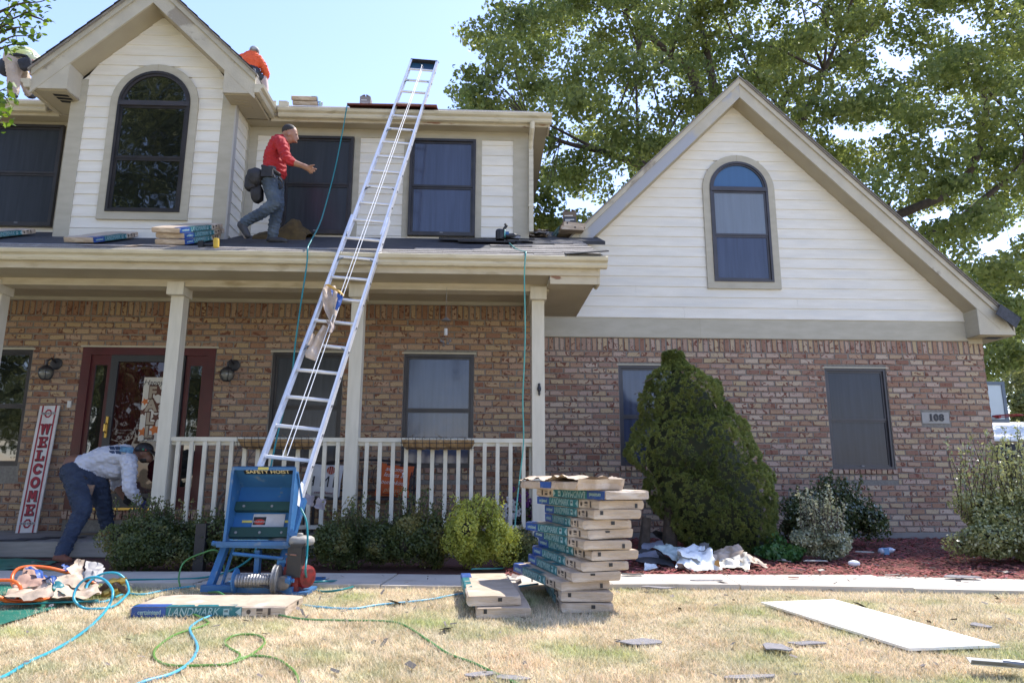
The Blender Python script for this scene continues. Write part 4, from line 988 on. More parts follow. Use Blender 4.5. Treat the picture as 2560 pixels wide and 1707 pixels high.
# ---- tools on the roof
def impact_driver(c):
    t = thing('cordless_drill', 'yellow and black cordless drill lying on the porch roof by the bundle stack', 'drill', c, (RAD(80), RAD(0), RAD(8)))
    Y_ = pm('tool_yellow', (.62,.40,.03), (.5,.33,.03), 8, .5)
    MB().box(-.04, .04, -.03, .03, 0, .055).build('battery', M_BLACK, t)
    MB().tube([(0, 0, .05), (.005, 0, .10), (.01, 0, .16)], [.018, .017, .020], 10).build('grip', M_BLACK, t)
    MB().lathe([(.028, -.07), (.032, -.04), (.030, .03), (.02, .05), (.018, .09), (.008, .095)], (.01, 0, .19), 14, (1, 0, 0)).build('motor_housing', Y_, t)
    MB().lathe([(.018, .05), (.021, .06), (.021, .09), (.012, .10)], (.01, 0, .19), 12, (1, 0, 0)).build('chuck', M_GREY, t)
    return t
c = roof_hit(497, 621); impact_driver((c.x, c.y, c.z+.035)).rotation_euler = (RAD(10), RAD(86), RAD(4))
def nail_gun():
    c = Vector((at(1262, 596, 8.25).x, 8.25, porch_z(8.25)+.05))
    t = thing('nail_gun', 'black pneumatic nail gun standing on the porch roof by the corner board', 'nail gun', c)
    MB().lathe([(.055, 0), (.058, .03), (.058, .11), (.05, .13)], (-.06, 0, .0), 16).build('magazine_drum', M_BLACK, t)
    MB().tube([(-.02, 0, .13), (.02, 0, .19), (.00, 0, .215)], [.018, .02, .016], 8).build('grip', M_BLACK, t)
    MB().lathe([(.03, -.04), (.034, 0), (.034, .10), (.022, .13), (.012, .18)], (.02, 0, .055), 14, (1, 0, 0)).build('body', M_BLACK, t)
    MB().obox((.06, -.02, .03), (.14, 0, -.015), (0, .04, 0), (0, 0, .03)).build('nose', M_GREY, t)
    MB().box(.0, .05, -.036, -.03, .06, .10).build('blue_band', pm('band_blue', (.03, .12, .3)), t)
nail_gun()
# insulation batt behind the red shirted worker
ins = thing('insulation_batt', 'lumpy brown insulation batt leaning under the left upper window', 'insulation', (-2.7, 8.55, 3.85), world=True)
rb_ = []
a0 = at(632, 604, 8.35).x; a1 = at(765, 604, 8.35).x
mb = MB()
prof = [(a0, .06), (a0+.10, .09), (a0+.26, .12), (a0+.34, .18), (a0+.44, .27), (a0+.52, .25), (a1-.12, .17), (a1-.03, .12), (a1, .07)]
nn = 40; vs = []; fs = []
for j in range(13):
    for i in range(nn+1):
        x = a0+(a1-a0)*i/nn; hh = np.interp(x, [q[0] for q in prof], [q[1] for q in prof]); v = j/12
        y = 8.30+.42*v; zt = porch_z(y)+hh*math.sin(math.pi*min(1, v*1.1+.02))**.4
        e = noise.fractal(Vector((x*9, y*9, 3)), 1, 2, 4)*.018
        vs.append((x, y+e*.6, zt+e if 0 < j < 12 else porch_z(y)-.01))
for j in range(12):
    for i in range(nn): k = j*(nn+1)+i; fs.append((k, k+1, k+nn+2, k+nn+1))
mb.add(vs, fs).build('fibre_batt', M_INSUL, ins, True)

# ================================================================ ladder hoist
hoist = thing('ladder_hoist', 'blue shingle hoist with tall aluminium ladder leaning on the upper gutter', 'ladder hoist', (-1.7, 5.3, 0), world=True)
LB = Vector((-1.742, 5.30, 0.02)); LT = Vector((-.925, 9.02, 6.735))
LD = (LT-LB).normalized(); LL = (LT-LB).length; LS = (Vector((1, 0, 0))-LD*LD.x).normalized(); LN = LS.cross(LD)
if LN.y > 0: LN = -LN
def lp(u, s=0, w=0): return LB+LD*u+LS*s+LN*w
u0 = .48
for s, sg in ((-.215, -1), (.215, 1)):
    m = MB(); m.obox(lp(u0, s-.004, -.03), LD*(4.2-u0), LS*.008, LN*.075); m.obox(lp(u0, s-(.024 if sg > 0 else .0), -.03), LD*(4.2-u0), LS*.024, LN*.008); m.obox(lp(u0, s-(.024 if sg > 0 else .0), .037), LD*(4.2-u0), LS*.024, LN*.008)
    m.build('ladder_rail', M_ALU, hoist)
    s2 = s*.90; m = MB(); m.obox(lp(3.9, s2-.004, -.02), LD*(LL-3.9), LS*.008, LN*.070); m.obox(lp(3.9, s2-(.022 if sg > 0 else .0), -.02), LD*(LL-3.9), LS*.022, LN*.008); m.obox(lp(3.9, s2-(.022 if sg > 0 else 0), .042), LD*(LL-3.9), LS*.022, LN*.008)
    m.build('ladder_rail', M_ALU, hoist)
    for k in range(24):
        u = .75+k*.305
        MB().lathe([(.014, 0), (.014, .006), (.008, .01)], lp(u, s*(1 if u < 4 else .9)+sg*.004, .004), 8, LS*sg).build('rivet', M_GREY, hoist) if k % 1 == 0 else None
rung = 0
u = .80
while u < LL-.1:
    w = .207 if u < 4.1 else .187
    MB().tube([lp(u, -w, .004), lp(u, w, .004)], .0165, 8).build('rung', M_ALU, hoist)
    if rung in (5, 9, 13, 17, 21):
        for sg in (-1, 1):
            MB().tube([lp(u, sg*w*.62, .01), lp(u-.03, sg*w*.85, .01), lp(u-.075, sg*w*1.0, .01)], .006, 6).build('rung_brace', pm('brace_blue_grey', (.16, .24, .32), (.12,.18,.25)) if rung != 13 else M_BLACKM, hoist)
    rung += 1; u += .305
MB().obox(lp(LL-.155, -.185, -.015), LD*.15, LS*.37, LN*.012).build('top_plate', pm('cap_navy', (.015,.07,.12), (.012,.05,.10), 6, .5), hoist)
MB().obox(lp(LL-.012, -.195, -.02), LD*.012, LS*.39, LN*.075).build('top_cap', M_BLACKM, hoist)
MB().lathe([(.03, -.012), (.02, 0), (.03, .012)], lp(LL-.17, .0, .03), 12, LS).build('pulley', M_BLACKM, hoist)
for a, b in (((1.06, -.02, .09), (LL-.17, 0, .055)), ((1.1, .005, .06), (LL-.17, .012, .035))):
    MB().tube([lp(*a), lp(*b)], .0042, 5).build('hoist_cable', M_WHITE, hoist)
# hopper
hx0 = at(583, 1175, 5.40).x; hx1 = at(737, 1175, 5.40).x
FB, BB, BT, FT = (5.34, .365), (5.43, .375), (5.59, .755), (5.40, .905)
for x, nm in ((hx0, 0), (hx1, 1)):
    MB().prismx([FB, BB, BT, FT], x-.006, x+.006).build('hopper_side', M_BLUE, hoist)
hp = MB().add([(hx0, *BB), (hx1, *BB), (hx1, *BT), (hx0, *BT), (hx0, BB[0]+.01, BB[1]), (hx1, BB[0]+.01, BB[1]), (hx1, BT[0]+.01, BT[1]), (hx0, BT[0]+.01, BT[1])], [(0, 1, 2, 3), (7, 6, 5, 4), (0, 4, 5, 1), (2, 6, 7, 3)]).build('hopper_back', M_BLUE2, hoist)
MB().add([(hx0, *BT), (hx1, *BT), (hx1, *FT), (hx0, *FT), (hx0, BT[0], BT[1]+.01), (hx1, BT[0], BT[1]+.01), (hx1, FT[0], FT[1]+.01), (hx0, FT[0], FT[1]+.01)], [(0, 1, 2, 3), (7, 6, 5, 4)]).build('hopper_top', M_BLUE, hoist)
MB().box(hx0-.01, hx1+.01, FB[0]-.02, FB[0]+.14, FB[1]-.03, FB[1]).build('hopper_sill', M_BLUE, hoist)
MB().box(hx0-.008, hx1+.008, FT[0]-.012, FT[0]+.006, FT[1]-.02, FT[1]+.004).build('hopper_lip', M_BLUE, hoist)
for x in (hx0, hx1): MB().bar((x, FB[0]-.008, FB[1]), (x, FT[0]-.008, FT[1]-.02), .020, .012, (0, -1, 0)).build('hopper_lip', M_BLUE, hoist)
bk = lambda t, off=0: (BB[0]+(BT[0]-BB[0])*t-off*.9, BB[1]+(BT[1]-BB[1])*t+off*.43)
bd = Vector((0, BT[0]-BB[0], BT[1]-BB[1])).normalized(); bn = Vector((0, -bd.z, bd.y))
def on_back(t, xa, xb, h, d, mat, nm, lift=.0):
    y, z = bk(t); o = Vector((xa, y, z))+bn*lift
    return MB().obox(o, (xb-xa, 0, 0), bd*h, bn*d).build(nm, mat, hoist)
on_back(.0, hx0+.01, hx1-.01, .075, .05, M_DKGREEN, 'cross_bar'); on_back(.50, hx0+.01, hx1-.01, .07, .05, M_DKGREEN, 'cross_bar')
for xx in (.12, .5, .85): MB().lathe([(.011, 0), (.009, .006)], Vector((hx0+(hx1-hx0)*xx, *bk(.08)))+bn*.05, 8, bn).build('bolt', M_GREY, hoist)
for xx in (.16, .62): MB().lathe([(.011, 0), (.009, .006)], Vector((hx0+(hx1-hx0)*xx, *bk(.58)))+bn*.05, 8, bn).build('bolt', M_GREY, hoist)
wl = on_back(.22, hx0+.15, hx1-.075, .10, .002, pm('label_silver', (.50,.50,.52), (.42,.42,.44), 20), 'warning_label', .006)
on_back(.255, hx0+.155, hx0+.25, .062, .001, M_BLACK, 'warning_panel', .0085)
cc = Vector((hx0+.205, *bk(.31)))+bn*.011
MB().add([cc+Vector((.040*math.cos(a*6.283/20), 0, 0))+bd*.022*math.sin(a*6.283/20) for a in range(20)], [tuple(range(20))]).build('red_oval', pm('oval_red', (.50, .04, .02)), hoist)
Rm = Matrix(((1, 0, 0), (0, -bn.y, bd.y), (0, -bn.z, bd.z)))
tx = put_text('WARNING', .020, cc+bn*.0015, hoist, rot=Rm, extrude=.0003, mat=M_LTEXT)
for t_, xa, xb in ((.30, hx0+.07, hx0+.145), (.30, hx1-.072, hx1-.012)): on_back(t_, xa, xb, .018, .002, pm('label_yellow', (.55, .48, .12)), 'small_label', .004)
td = Vector((0, FT[0]-BT[0], FT[1]-BT[1])).normalized(); tn_ = Vector((0, -td.z, td.y)); tn_ = -tn_ if tn_.z > 0 else tn_
o0 = Vector((hx0+.07, FT[0], FT[1]))-td*.075+tn_*.002
MB().obox(o0, (hx1-hx0-.085, 0, 0), td*.062, tn_*.002).build('name_strip', M_BLACK, hoist)
Rt = Matrix(((1, 0, 0), (0, -tn_.y, td.y), (0, -tn_.z, td.z)))
put_text('SAFETY HOIST', .056, Vector(((hx0+hx1)/2+.02, FT[0], FT[1]))-td*.045+tn_*.006, hoist, rot=Rt, extrude=.0005, offset=.0012, mat=pm('lettering_cream', (.75,.66,.38)), sx=.92)
MB().box(hx0+.19, hx0+.27, FT[0]-.014, FT[0]-.011, FT[1]-.016, FT[1]+.003).build('small_label', MATS['label_yellow'], hoist)
MB().add([(hx1+.008, 5.50, .62), (hx1+.008, 5.60, .60), (hx1+.008, 5.66, .78), (hx1+.008, 5.58, .80), (hx1+.008, 5.52, .74)], [(0, 1, 2, 3, 4)]).build('white_sticker', M_WHITE, hoist)
MB().bar((hx1+.01, 5.44, .87), (hx1+.01, 5.62, .66), .012, .018).build('hopper_brace', M_BLUE, hoist)
# lower frame
def bar(a, b, w=.035, h=.035, nm='frame_bar', mat=M_BLUE, up=(0, 0, 1)): MB().bar(a, b, w, h, up).build(nm, mat, hoist)
bar(lp(-.0, -.235, .02), lp(.62, -.235, .02), .045, .06, up=LN); bar(lp(.0, .235, .02), lp(.75, .235, .02), .045, .06, up=LN)
bar(lp(.0, -.17, -.02), lp(.5, -.20, -.02), .015, .03, up=LN); bar(lp(.0, .17, -.02), lp(.5, .20, -.02), .015, .03, up=LN)
fy = 5.22
a, b = at(505, 1457, fy), at(735, 1476, fy)
bar((a.x, fy, .055), (b.x, fy-.04, .045), .045, .045)
a, b = at(580, 1384, 5.3), at(708, 1396, 5.3); MB().tube([(a.x, 5.32, a.z), (b.x, 5.30, b.z)], .013, 8).build('cross_tube', M_BLUE, hoist)
a, b = at(610, 1382, 5.45), at(712, 1385, 5.45); MB().tube([(a.x, 5.45, a.z), (b.x, 5.45, b.z)], .006, 6).build('cross_tube', M_BLACKM, hoist)
bar((a.x-.08, 5.75, .04), (b.x+.25, 5.75, .04), .03, .03); bar((hx0+.02, 5.25, .05), (hx0+.02, 5.8, .04), .035, .035); bar((hx1-.02, 5.2, .045), (hx1-.02, 5.8, .04), .035, .035)
bar((hx0-.055, FB[0]+.0, FB[1]-.02), (hx1+.07, FB[0]+.02, FB[1]-.035), .03, .04, 'carriage_bar'); MB().tube([(hx0-.10, 5.37, .35), (hx0-.04, 5.37, .345)], .018, 10).build('roller', M_BLUE, hoist)
MB().tube([(hx1+.02, 5.38, .335), (hx1+.12, 5.40, .33)], .012, 8).build('roller_pin', M_BLUE, hoist)
bar((hx1+.005, 5.34, .44), (hx1+.045, 5.38, .385), .02, .045, 'bracket')
# winch drum
da, db = at(592, 1428, 5.15), at(690, 1438, 5.15); dz = .115
mid = []; ns = 40
MB().lathe([(.043+.003*math.sin(i*2.1)+.004*random.Random(i).random(), i*(db.x-da.x)/ns) for i in range(ns+1)], (da.x, 5.15, dz), 18, (1, 0, -.01)).build('cable_drum', M_STEELROPE, hoist)
MB().lathe([(.078, -.012), (.085, -.008), (.085, .0), (.045, .004)], (da.x, 5.15, dz), 22, (1, 0, 0)).build('drum_flange', M_BLUE, hoist)
MB().lathe([(.06, -.01), (.098, -.004), (.105, .0), (.098, .008), (.098, .018), (.105, .028), (.10, .034), (.05, .04)], (db.x-.01, 5.15, dz+.005), 26, (1, 0, 0)).build('drive_pulley', pm('pulley_grey', (.20,.20,.20), (.12,.12,.12), 12, .5, metal=.4), hoist)
MB().tube([(db.x, 5.15, dz), (db.x+.13, 5.14, dz)], .014, 8).lathe([(.03, 0), (.03, .03), (.018, .035)], (db.x+.075, 5.14, dz), 10, (1, 0, 0)).build('axle', M_BLUE, hoist)
MB().tube([(da.x+.16, 5.12, .10), (da.x+.37, 5.08, .03)], .007, 6).build('lever', M_BLACKM, hoist)
MB().box(da.x+.22, da.x+.34, 5.35, 5.5, .20, .23).box(da.x+.24, da.x+.28, 5.40, 5.46, .02, .20).build('guard_box', pm('light_blue_paint', (.10,.33,.62)), hoist)
MB().box(da.x+.05, da.x+.085, 5.36, 5.42, .02, .30).build('upright', M_BLUE, hoist)
# engine
ex, ey = at(742, 1430, 5.30).x, 5.30
en = MB().box(ex-.07, ex+.04, ey-.10, ey+.10, .03, .20).box(ex-.06, ex+.03, ey-.085, ey+.085, .20, .26).build('engine', pm('engine_red', (.26,.02,.015), (.12,.015,.012), 30, .5), hoist)
MB().box(ex-.045, ex+.055, ey-.118, ey-.02, .13, .335).box(ex-.03, ex+.06, ey-.11, ey-.03, .335, .36).build('air_filter', M_BLACK, en)
tk = MB().lathe([(.06, -.03), (.088, -.02), (.094, 0), (.088, .025), (.07, .036), (.02, .042)], (ex+.01, ey+.05, .365), 24).lathe([(.022, 0), (.022, .02), (.015, .024)], (ex+.0, ey+.03, .402), 10).build('fuel_tank', pm('tank_cream', (.42,.39,.33), (.30,.28,.25), 12, .5), en, True)
rcv = MB().lathe([(.075, 0), (.082, .02), (.078, .045), (.055, .055), (.02, .058)], (ex+.055, ey-.02, .125), 20, (.85, -.5, 0)).build('recoil_cover', MATS['engine_red'], en)
for q_ in (.028, .045, .062): MB().lathe([(q_-.004, 0), (q_+.004, 0), (q_+.004, .003), (q_-.004, .003)], Vector((ex+.055, ey-.02, .125))+Vector((.85, -.5, 0)).normalized()*(.052 if q_ < .06 else .044), 20, (.85, -.5, 0)).build('grille_ring', M_BLACK, en)
for i in range(12):
    a = i*.5236; MB().box(-.002, .002, 0, .03, -.012, .012)
MB().tube([(ex-.06, ey-.105, .29), (ex+.02, ey-.125, .285)], .006, 6).build('fuel_pipe', pm('rust_metal', (.25,.13,.09)), en)
MB().lathe([(.05, 0), (.05, .06), (.03, .065)], (ex-.05, ey-.12, .10), 12, (0, -1, 0)).build('crankcase', pm('engine_grey_metal', (.22,.2,.18), (.12,.11,.10), 20, .5, metal=.5), en)
MB().ell((ex-.16, ey+.14, .345), (.10, .06, .05), 14, 8).build('muffler', pm('muffler_grey', (.28,.28,.30), metal=.3), en, True)
MB().box(ex-.1, ex+.12, ey-.13, ey+.15, .012, .032).build('engine_plate', M_BLUE, hoist)
MB().bar((hx0-.12, 5.05, .02), (hx0+.15, 5.05, .02), .02, .03).build('foot_bar', M_BLUE, hoist)
# ---- torn shingle wrapper caught on the ladder
tw = thing('torn_wrapper', 'torn blue and kraft shingle wrapper caught on the ladder rungs', 'torn wrapper', (-1.4, 6.3, 1.9), world=True)
def lad(px, py, w):   # point on the ladder plane (offset w) at a pixel
    d = FWD + RGT*((px-1280)/1707.) - UPV*((py-853.5)/1707.); O = Vector((0, 0, CAMZ)); P0 = lp(0, 0, w); t = (P0-O).dot(LN)/d.dot(LN); return O+d*t
def fold_strip(name, left, right, w, mat, seed, nx=8, amp=.03):
    k = len(left); vs = []; fs = []
    for i, (l, r_) in enumerate(zip(left, right)):
        for j in range(nx+1):
            u = j/nx; px = l[0]*(1-u)+r_[0]*u; py = l[1]*(1-u)+r_[1]*u
            e = noise.fractal(Vector((px*.05, py*.05, seed)), 1, 2, 3)
            vs.append(lad(px, py, w+amp*(e+math.sin(u*math.pi*2.5+seed)*.5)))
    for i in range(k-1):
        for j in range(nx): q = i*(nx+1)+j; fs.append((q, q+1, q+nx+2, q+nx+1))
    MB().add(vs, fs).build(name, mat, tw, True)
def dens(P, n=4):
    out = []
    for a, b in zip(P, P[1:]): out += [(a[0]+(b[0]-a[0])*i/n, a[1]+(b[1]-a[1])*i/n) for i in range(n)]
    return out+[P[-1]]
fold_strip('kraft_fold', dens([(812, 712), (806, 725), (806, 750), (811, 775), (822, 798), (828, 815)]), dens([(838, 714), (845, 735), (846, 760), (842, 785), (836, 800), (833, 815)]), .07, M_KRAFT2, 1.3)
fold_strip('orange_edge', dens([(812, 711), (822, 710)]), dens([(862, 740), (852, 728)]), .085, pm('wrapper_orange', (.62,.36,.07)), 2.0)
fold_strip('blue_panel', dens([(826, 722), (832, 745), (836, 775)]), dens([(858, 742), (852, 762), (838, 782)]), .085, M_LBLUE, 3.1, amp=.012)
fold_strip('teal_edge', dens([(833, 745), (832, 778), (833, 792)]), dens([(837, 745), (836, 778), (837, 792)]), .088, M_LTEAL, 3.7, amp=.01)
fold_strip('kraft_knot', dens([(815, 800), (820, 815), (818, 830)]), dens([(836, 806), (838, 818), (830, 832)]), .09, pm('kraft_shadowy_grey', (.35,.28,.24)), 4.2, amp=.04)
fold_strip('kraft_tail', dens([(808, 812), (790, 838), (775, 862), (762, 882), (764, 893)]), dens([(818, 818), (812, 848), (802, 870), (796, 890), (788, 902)]), .06, M_KRAFT2, 5.2)
fold_strip('kraft_tail', dens([(780, 832), (772, 850), (768, 862)]), dens([(788, 836), (782, 852), (776, 865)]), .075, M_KRAFT2, 6.2, amp=.01)

# ================================================================ hoses
def hose(name, label, pts, r, mat, cat='hose', k=8):
    return MB().tube(spline(pts, k), r, 8).build(name, mat, None, True, label=label, cat=cat)
h = [at(862, 262, 8.40)+Vector((.03, .12, .05)), at(867, 268, 8.42), at(858, 320, 8.38), at(838, 420, 8.2), at(812, 520, 7.9), at(797, 565, 7.6), at(776, 605, 7.15), at(769, 622, 6.97), at(767, 660, 6.95), at(752, 760, 6.8), at(738, 860, 6.75), at(728, 950, 6.6), at(700, 1060, 6.3), at(680, 1150, 6.1), at(660, 1260, 6.0), at(648, 1340, 5.95), at(620, 1400, 5.9), Vector((-2.2, 5.8, .05)), Vector((-2.8, 5.7, .045))]
hose('air_hose', 'teal air hose hanging from the upper gutter past the red shirted worker', h, .0078, M_HTEAL)
c = Vector((at(1262, 575, 8.2).x, 8.2, at(1262, 575, 8.2).z))
h = [c, c+Vector((.0, -.03, -.10)), roof_hit(1266, 605)+Vector((0, 0, .03)), roof_hit(1288, 625)+Vector((0, 0, .02)), roof_hit(1312, 634)+Vector((0, 0, .02)), at(1315, 630, 7.02), at(1313, 645, 6.97), at(1311, 700, 6.96), at(1313, 820, 6.96), at(1311, 900, 6.98), at(1307, 1000, 7.0), at(1309, 1100, 7.0), at(1301, 1180, 7.0), at(1293, 1250, 7.0), at(1286, 1340, 6.95), Vector((.30, 6.6, .04)), Vector((-.1, 6.3, .04))]
hose('air_hose', 'pale green air hose running from the nail gun over the porch gutter', h, .0075, pm('hose_sea_green', (.10,.36,.31), (.06,.28,.26), 10, .35))
G = lambda px, py, z=.014: gp(px, py, z)
lift = lambda p, z: Vector((p.x, p.y, z))
# large loop at the left, standing up a little as coiled hose does
def up(px, py, y): return at(px, py, y)
h = [G(-60, 1712), G(10, 1690), G(70, 1655), G(140, 1622), G(200, 1585), G(240, 1552), up(268, 1520, 4.55), up(281, 1490, 4.6), up(279, 1470, 4.65), up(262, 1450, 4.7), up(238, 1442, 4.72), up(212, 1448, 4.72), up(192, 1468, 4.7), up(184, 1492, 4.66), up(192, 1508, 4.64), G(212, 1520, .02), G(245, 1521, .02), G(285, 1514, .02), up(318, 1485, 4.95), up(321, 1470, 5.05), up(314, 1450, 5.1), up(296, 1434, 5.1), up(272, 1431, 5.1), up(246, 1438, 5.1), up(220, 1458, 5.05), up(213, 1480, 5.0), G(200, 1497, .03), G(215, 1504), G(262, 1503), G(312, 1484), G(360, 1485), G(440, 1470), G(540, 1462), G(660, 1464)]
hose('air_hose', 'bright blue air hose coiled in big loops at the left of the lawn', h, .0082, M_HBLUE)
h = [G(310, 1725), G(360, 1703), G(430, 1683), G(474, 1655), G(492, 1625), G(490, 1605), G(476, 1580), G(478, 1565), G(510, 1545), G(570, 1526), G(640, 1518), G(700, 1514), up(735, 1510, 4.95), G(800, 1517), G(880, 1521), G(940, 1512), G(1010, 1505), G(1080, 1497), G(1150, 1484), G(1320, 1462, .05), G(1345, 1459, .05)]
hose('air_hose', 'light blue air hose snaking across the middle of the lawn', h, .0074, pm('hose_sky_blue', (.10,.40,.55), (.08,.34,.50), 10, .35))
h = [up(332, 1517, 4.60), up(350, 1511, 4.62), up(405, 1512, 4.62), up(455, 1523, 4.55), G(515, 1550), G(512, 1562), G(440, 1585), G(395, 1615), G(384, 1635), G(395, 1652), G(430, 1663), G(500, 1663), G(570, 1659), G(615, 1643), G(650, 1620), G(662, 1602), G(645, 1588), G(610, 1585), G(580, 1590), G(562, 1605), G(572, 1618), G(600, 1638), G(570, 1662)]
hose('garden_hose', 'olive green hose with a small loop lying on the lawn centre', h, .0062, M_HGREEN)
h = [up(450, 1465, 5.4), up(447, 1440, 5.5), up(460, 1405, 5.6), up(500, 1384, 5.6), up(545, 1378, 5.6), G(560, 1440), G(520, 1476, .02), up(548, 1480, 4.98), up(580, 1500, 4.85), up(635, 1520, 4.68), G(690, 1535), G(760, 1547), G(850, 1550), G(960, 1552), G(1010, 1562), G(1070, 1600), G(1120, 1633), G(1180, 1655), G(1240, 1683), G(1300, 1712)]
hose('garden_hose', 'darker green hose looping behind the hoist and running to the bottom edge', h, .0062, pm('hose_mid_green', (.075,.25,.07), (.06,.2,.05), 12, .4))
h = [G(570, 1662, .012), G(600, 1645), G(640, 1639), G(690, 1646), G(725, 1668), G(742, 1690), G(752, 1730)]
hose('garden_hose', 'short end of olive green hose curving to the bottom edge left of centre', h, .0062, M_HGREEN)
h = [at(752, 1270, 5.35), at(765, 1300, 5.3), at(769, 1340, 5.25), at(767, 1390, 5.2), at(764, 1430, 5.15), G(775, 1468), G(810, 1478, .02), G(860, 1472, .045), up(893, 1462, 5.75), up(895, 1455, 5.9), up(870, 1452, 6.0), G(820, 1452, .05), G(780, 1455, .05)]
hose('air_hose', 'sea green air hose hanging beside the hoist ladder and looping on the path', h, .0078, M_HTEAL)
# orange hose / cord at the left
h = [up(-30, 1492, 4.7), up(-5, 1492, 4.7), up(25, 1505, 4.75), up(60, 1507, 4.8), up(85, 1500, 4.9), G(110, 1497, .06), G(80, 1497, .06), up(50, 1480, 5.1), up(33, 1462, 5.15), up(30, 1440, 5.2), up(45, 1422, 5.25), up(75, 1416, 5.3), up(120, 1419, 5.35), up(165, 1430, 5.4), up(210, 1447, 5.45), up(240, 1460, 5.5), up(270, 1472, 5.5)]
hose('orange_hose', 'thick orange hose arching over the torn wrappers on the tarp', h, .013, M_ORANGE)
h = [up(-30, 1452, 4.9), up(0, 1450, 4.9), up(30, 1451, 4.9), up(48, 1462, 4.9), up(51, 1478, 4.9), up(42, 1495, 4.9), up(22, 1508, 4.9), up(0, 1517, 4.8), up(-40, 1527, 4.7)]
hose('orange_hose', 'smaller loop of orange hose at the far left edge of the tarp', h, .011, M_ORANGE)
h = [G(-40, 1500, .05), G(20, 1499, .05), G(70, 1501, .05), G(98, 1499, .05), G(130, 1494, .05), G(148, 1495, .05)]
hose('orange_hose', 'orange cord lying straight along the green tarp', h, .009, M_ORANGE)
h = [G(-20, 1508, .04), G(60, 1509, .04), G(140, 1505, .04), G(200, 1503, .04), G(245, 1500, .03)]
hose('air_hose', 'thin dark teal hose along the front edge of the green tarp', h, .006, M_HTEAL)

# ================================================================ tarp and rubbish at the left
tarp = thing('tarp', 'green tarp spread from the porch edge onto the lawn at the far left', 'tarp', (-3.5, 5.8, 0), world=True)
def sheet_poly(name, P, z, mat, par, amp=.02, seed=0, nx=26, ny=26): return rough_sheet(name, [(*P[0], z), (*P[1], z), (*P[2], z), (*P[3], z)], nx, ny, amp, mat, par, seed=seed, freq=2.6)
sheet_poly('tarp_sheet', [gp(-60, 1590)[:2], gp(255, 1486)[:2], gp(200, 1425)[:2], gp(-150, 1425)[:2]], .018, M_TARP, tarp, .014, 3, 40, 30)
rough_sheet('tarp_fold', [(-5.3, 6.3, .01), (-4.0, 6.5, .01), (-4.15, 7.2, .02), (-5.4, 7.25, .03)], 30, 20, .03, M_TARP, tarp, seed=8, freq=3)
rough_sheet('tarp_heap', [(-5.9, 6.9, .05), (-4.95, 6.95, .05), (-5.15, 7.35, .42), (-6.0, 7.4, .45)], 24, 16, .07, M_TARP, tarp, seed=11, freq=4)
for px, py in ((82, 1404), (128, 1513)):
    c = gp(px, py, .04) if py > 1450 else at(px, py, 7.0); MB().lathe([(.014, 0), (.014, .003), (.006, .003), (.006, 0)], c, 12, (0, -.4, 1)).build('grommet', M_GREY, tarp)
rub = thing('wrapper_heap', 'heap of torn kraft and blue shingle wrappers on the green tarp', 'wrappers', (-3, 5.4, 0), world=True)
def quad_px(P, ys): return [at(px, py, y) for (px, py), y in zip(P, ys)]
for P, ys, mt, sd in (
    ([(2, 1500), (135, 1498), (120, 1465), (30, 1462)], (4.85, 4.9, 5.2, 5.2), M_KRAFT2, 1),
    ([(35, 1466), (118, 1468), (105, 1428), (60, 1424)], (5.15, 5.2, 5.5, 5.5), pm('kraft_pinkish', (.42,.26,.19), (.36,.22,.16), 6, .75, .6, 14), 2),
    ([(125, 1500), (252, 1492), (245, 1465), (150, 1470)], (4.95, 5.05, 5.3, 5.3), M_KRAFT2, 3),
    ([(118, 1468), (212, 1472), (205, 1430), (130, 1440)], (5.2, 5.3, 5.55, 5.5), M_KRAFT2, 4),
    ([(165, 1432), (212, 1446), (206, 1404), (190, 1402)], (5.5, 5.5, 5.65, 5.65), M_KRAFT2, 5),
    ([(62, 1427), (130, 1466), (141, 1452), (72, 1425)], (5.40, 5.15, 5.2, 5.45), M_LBLUE, 6),
    ([(122, 1440), (140, 1470), (138, 1456), (95, 1432)], (5.35, 5.15, 5.2, 5.45), M_LBLUE, 7),
    ([(130, 1466), (160, 1486), (172, 1478), (142, 1452)], (5.12, 5.05, 5.15, 5.2), M_LTEAL, 8),
    ([(210, 1446), (258, 1450), (260, 1412), (212, 1408)], (5.55, 5.6, 5.75, 5.7), pm('wrapper_pale_grey', (.40,.38,.37), (.3,.28,.27), 8, .6, .5, 14), 9),
    ([(155, 1428), (175, 1424), (176, 1410), (156, 1412)], (5.6, 5.6, 5.7, 5.7), M_LBLUE, 10)):
    q = quad_px(P, [v_-.22 for v_ in ys]); q = [Vector((p.x, p.y, max(p.z, .035))) for p in q]
    rough_sheet('torn_wrapper', q, 22, 16, .040, mt, rub, seed=sd*3, freq=8)
fit2 = thing('hose_splitter', 'brown brass hose splitter joining the orange hose at the lawn edge', 'hose fitting', gp(275, 1480, .05))
for k, (dx, dz, an) in enumerate(((0, 0, .3), (.06, .03, -.5), (.03, .07, .1), (-.07, .02, .7))):
    MB().lathe([(.02, -.05), (.026, -.03), (.018, 0), (.026, .03), (.02, .06)], (dx, .01*k, dz), 10, (math.cos(an), .1, math.sin(an))).build('coupling', (M_BRASS, pm('fitting_brown', (.12,.07,.04)))[k % 2], fit2)
gc = thing('grass_clump', 'dark soil clod with turf beside the blue hose loops', 'turf clod', gp(262, 1488, .0))
_P, _D = blob_points([(0, 0, .03, .17, .12, .05)], 1600); _V, _Q = leaf_quads(_P, _D, .03, 4)
link('turf', fast_mesh('turf', _V, _Q, M_STRAW, tone=nr.random(1600)*.5), gc); MB().ell((0, 0, .01), (.15, .1, .04), 12, 6).build('soil', M_DARKCORE, gc, True)

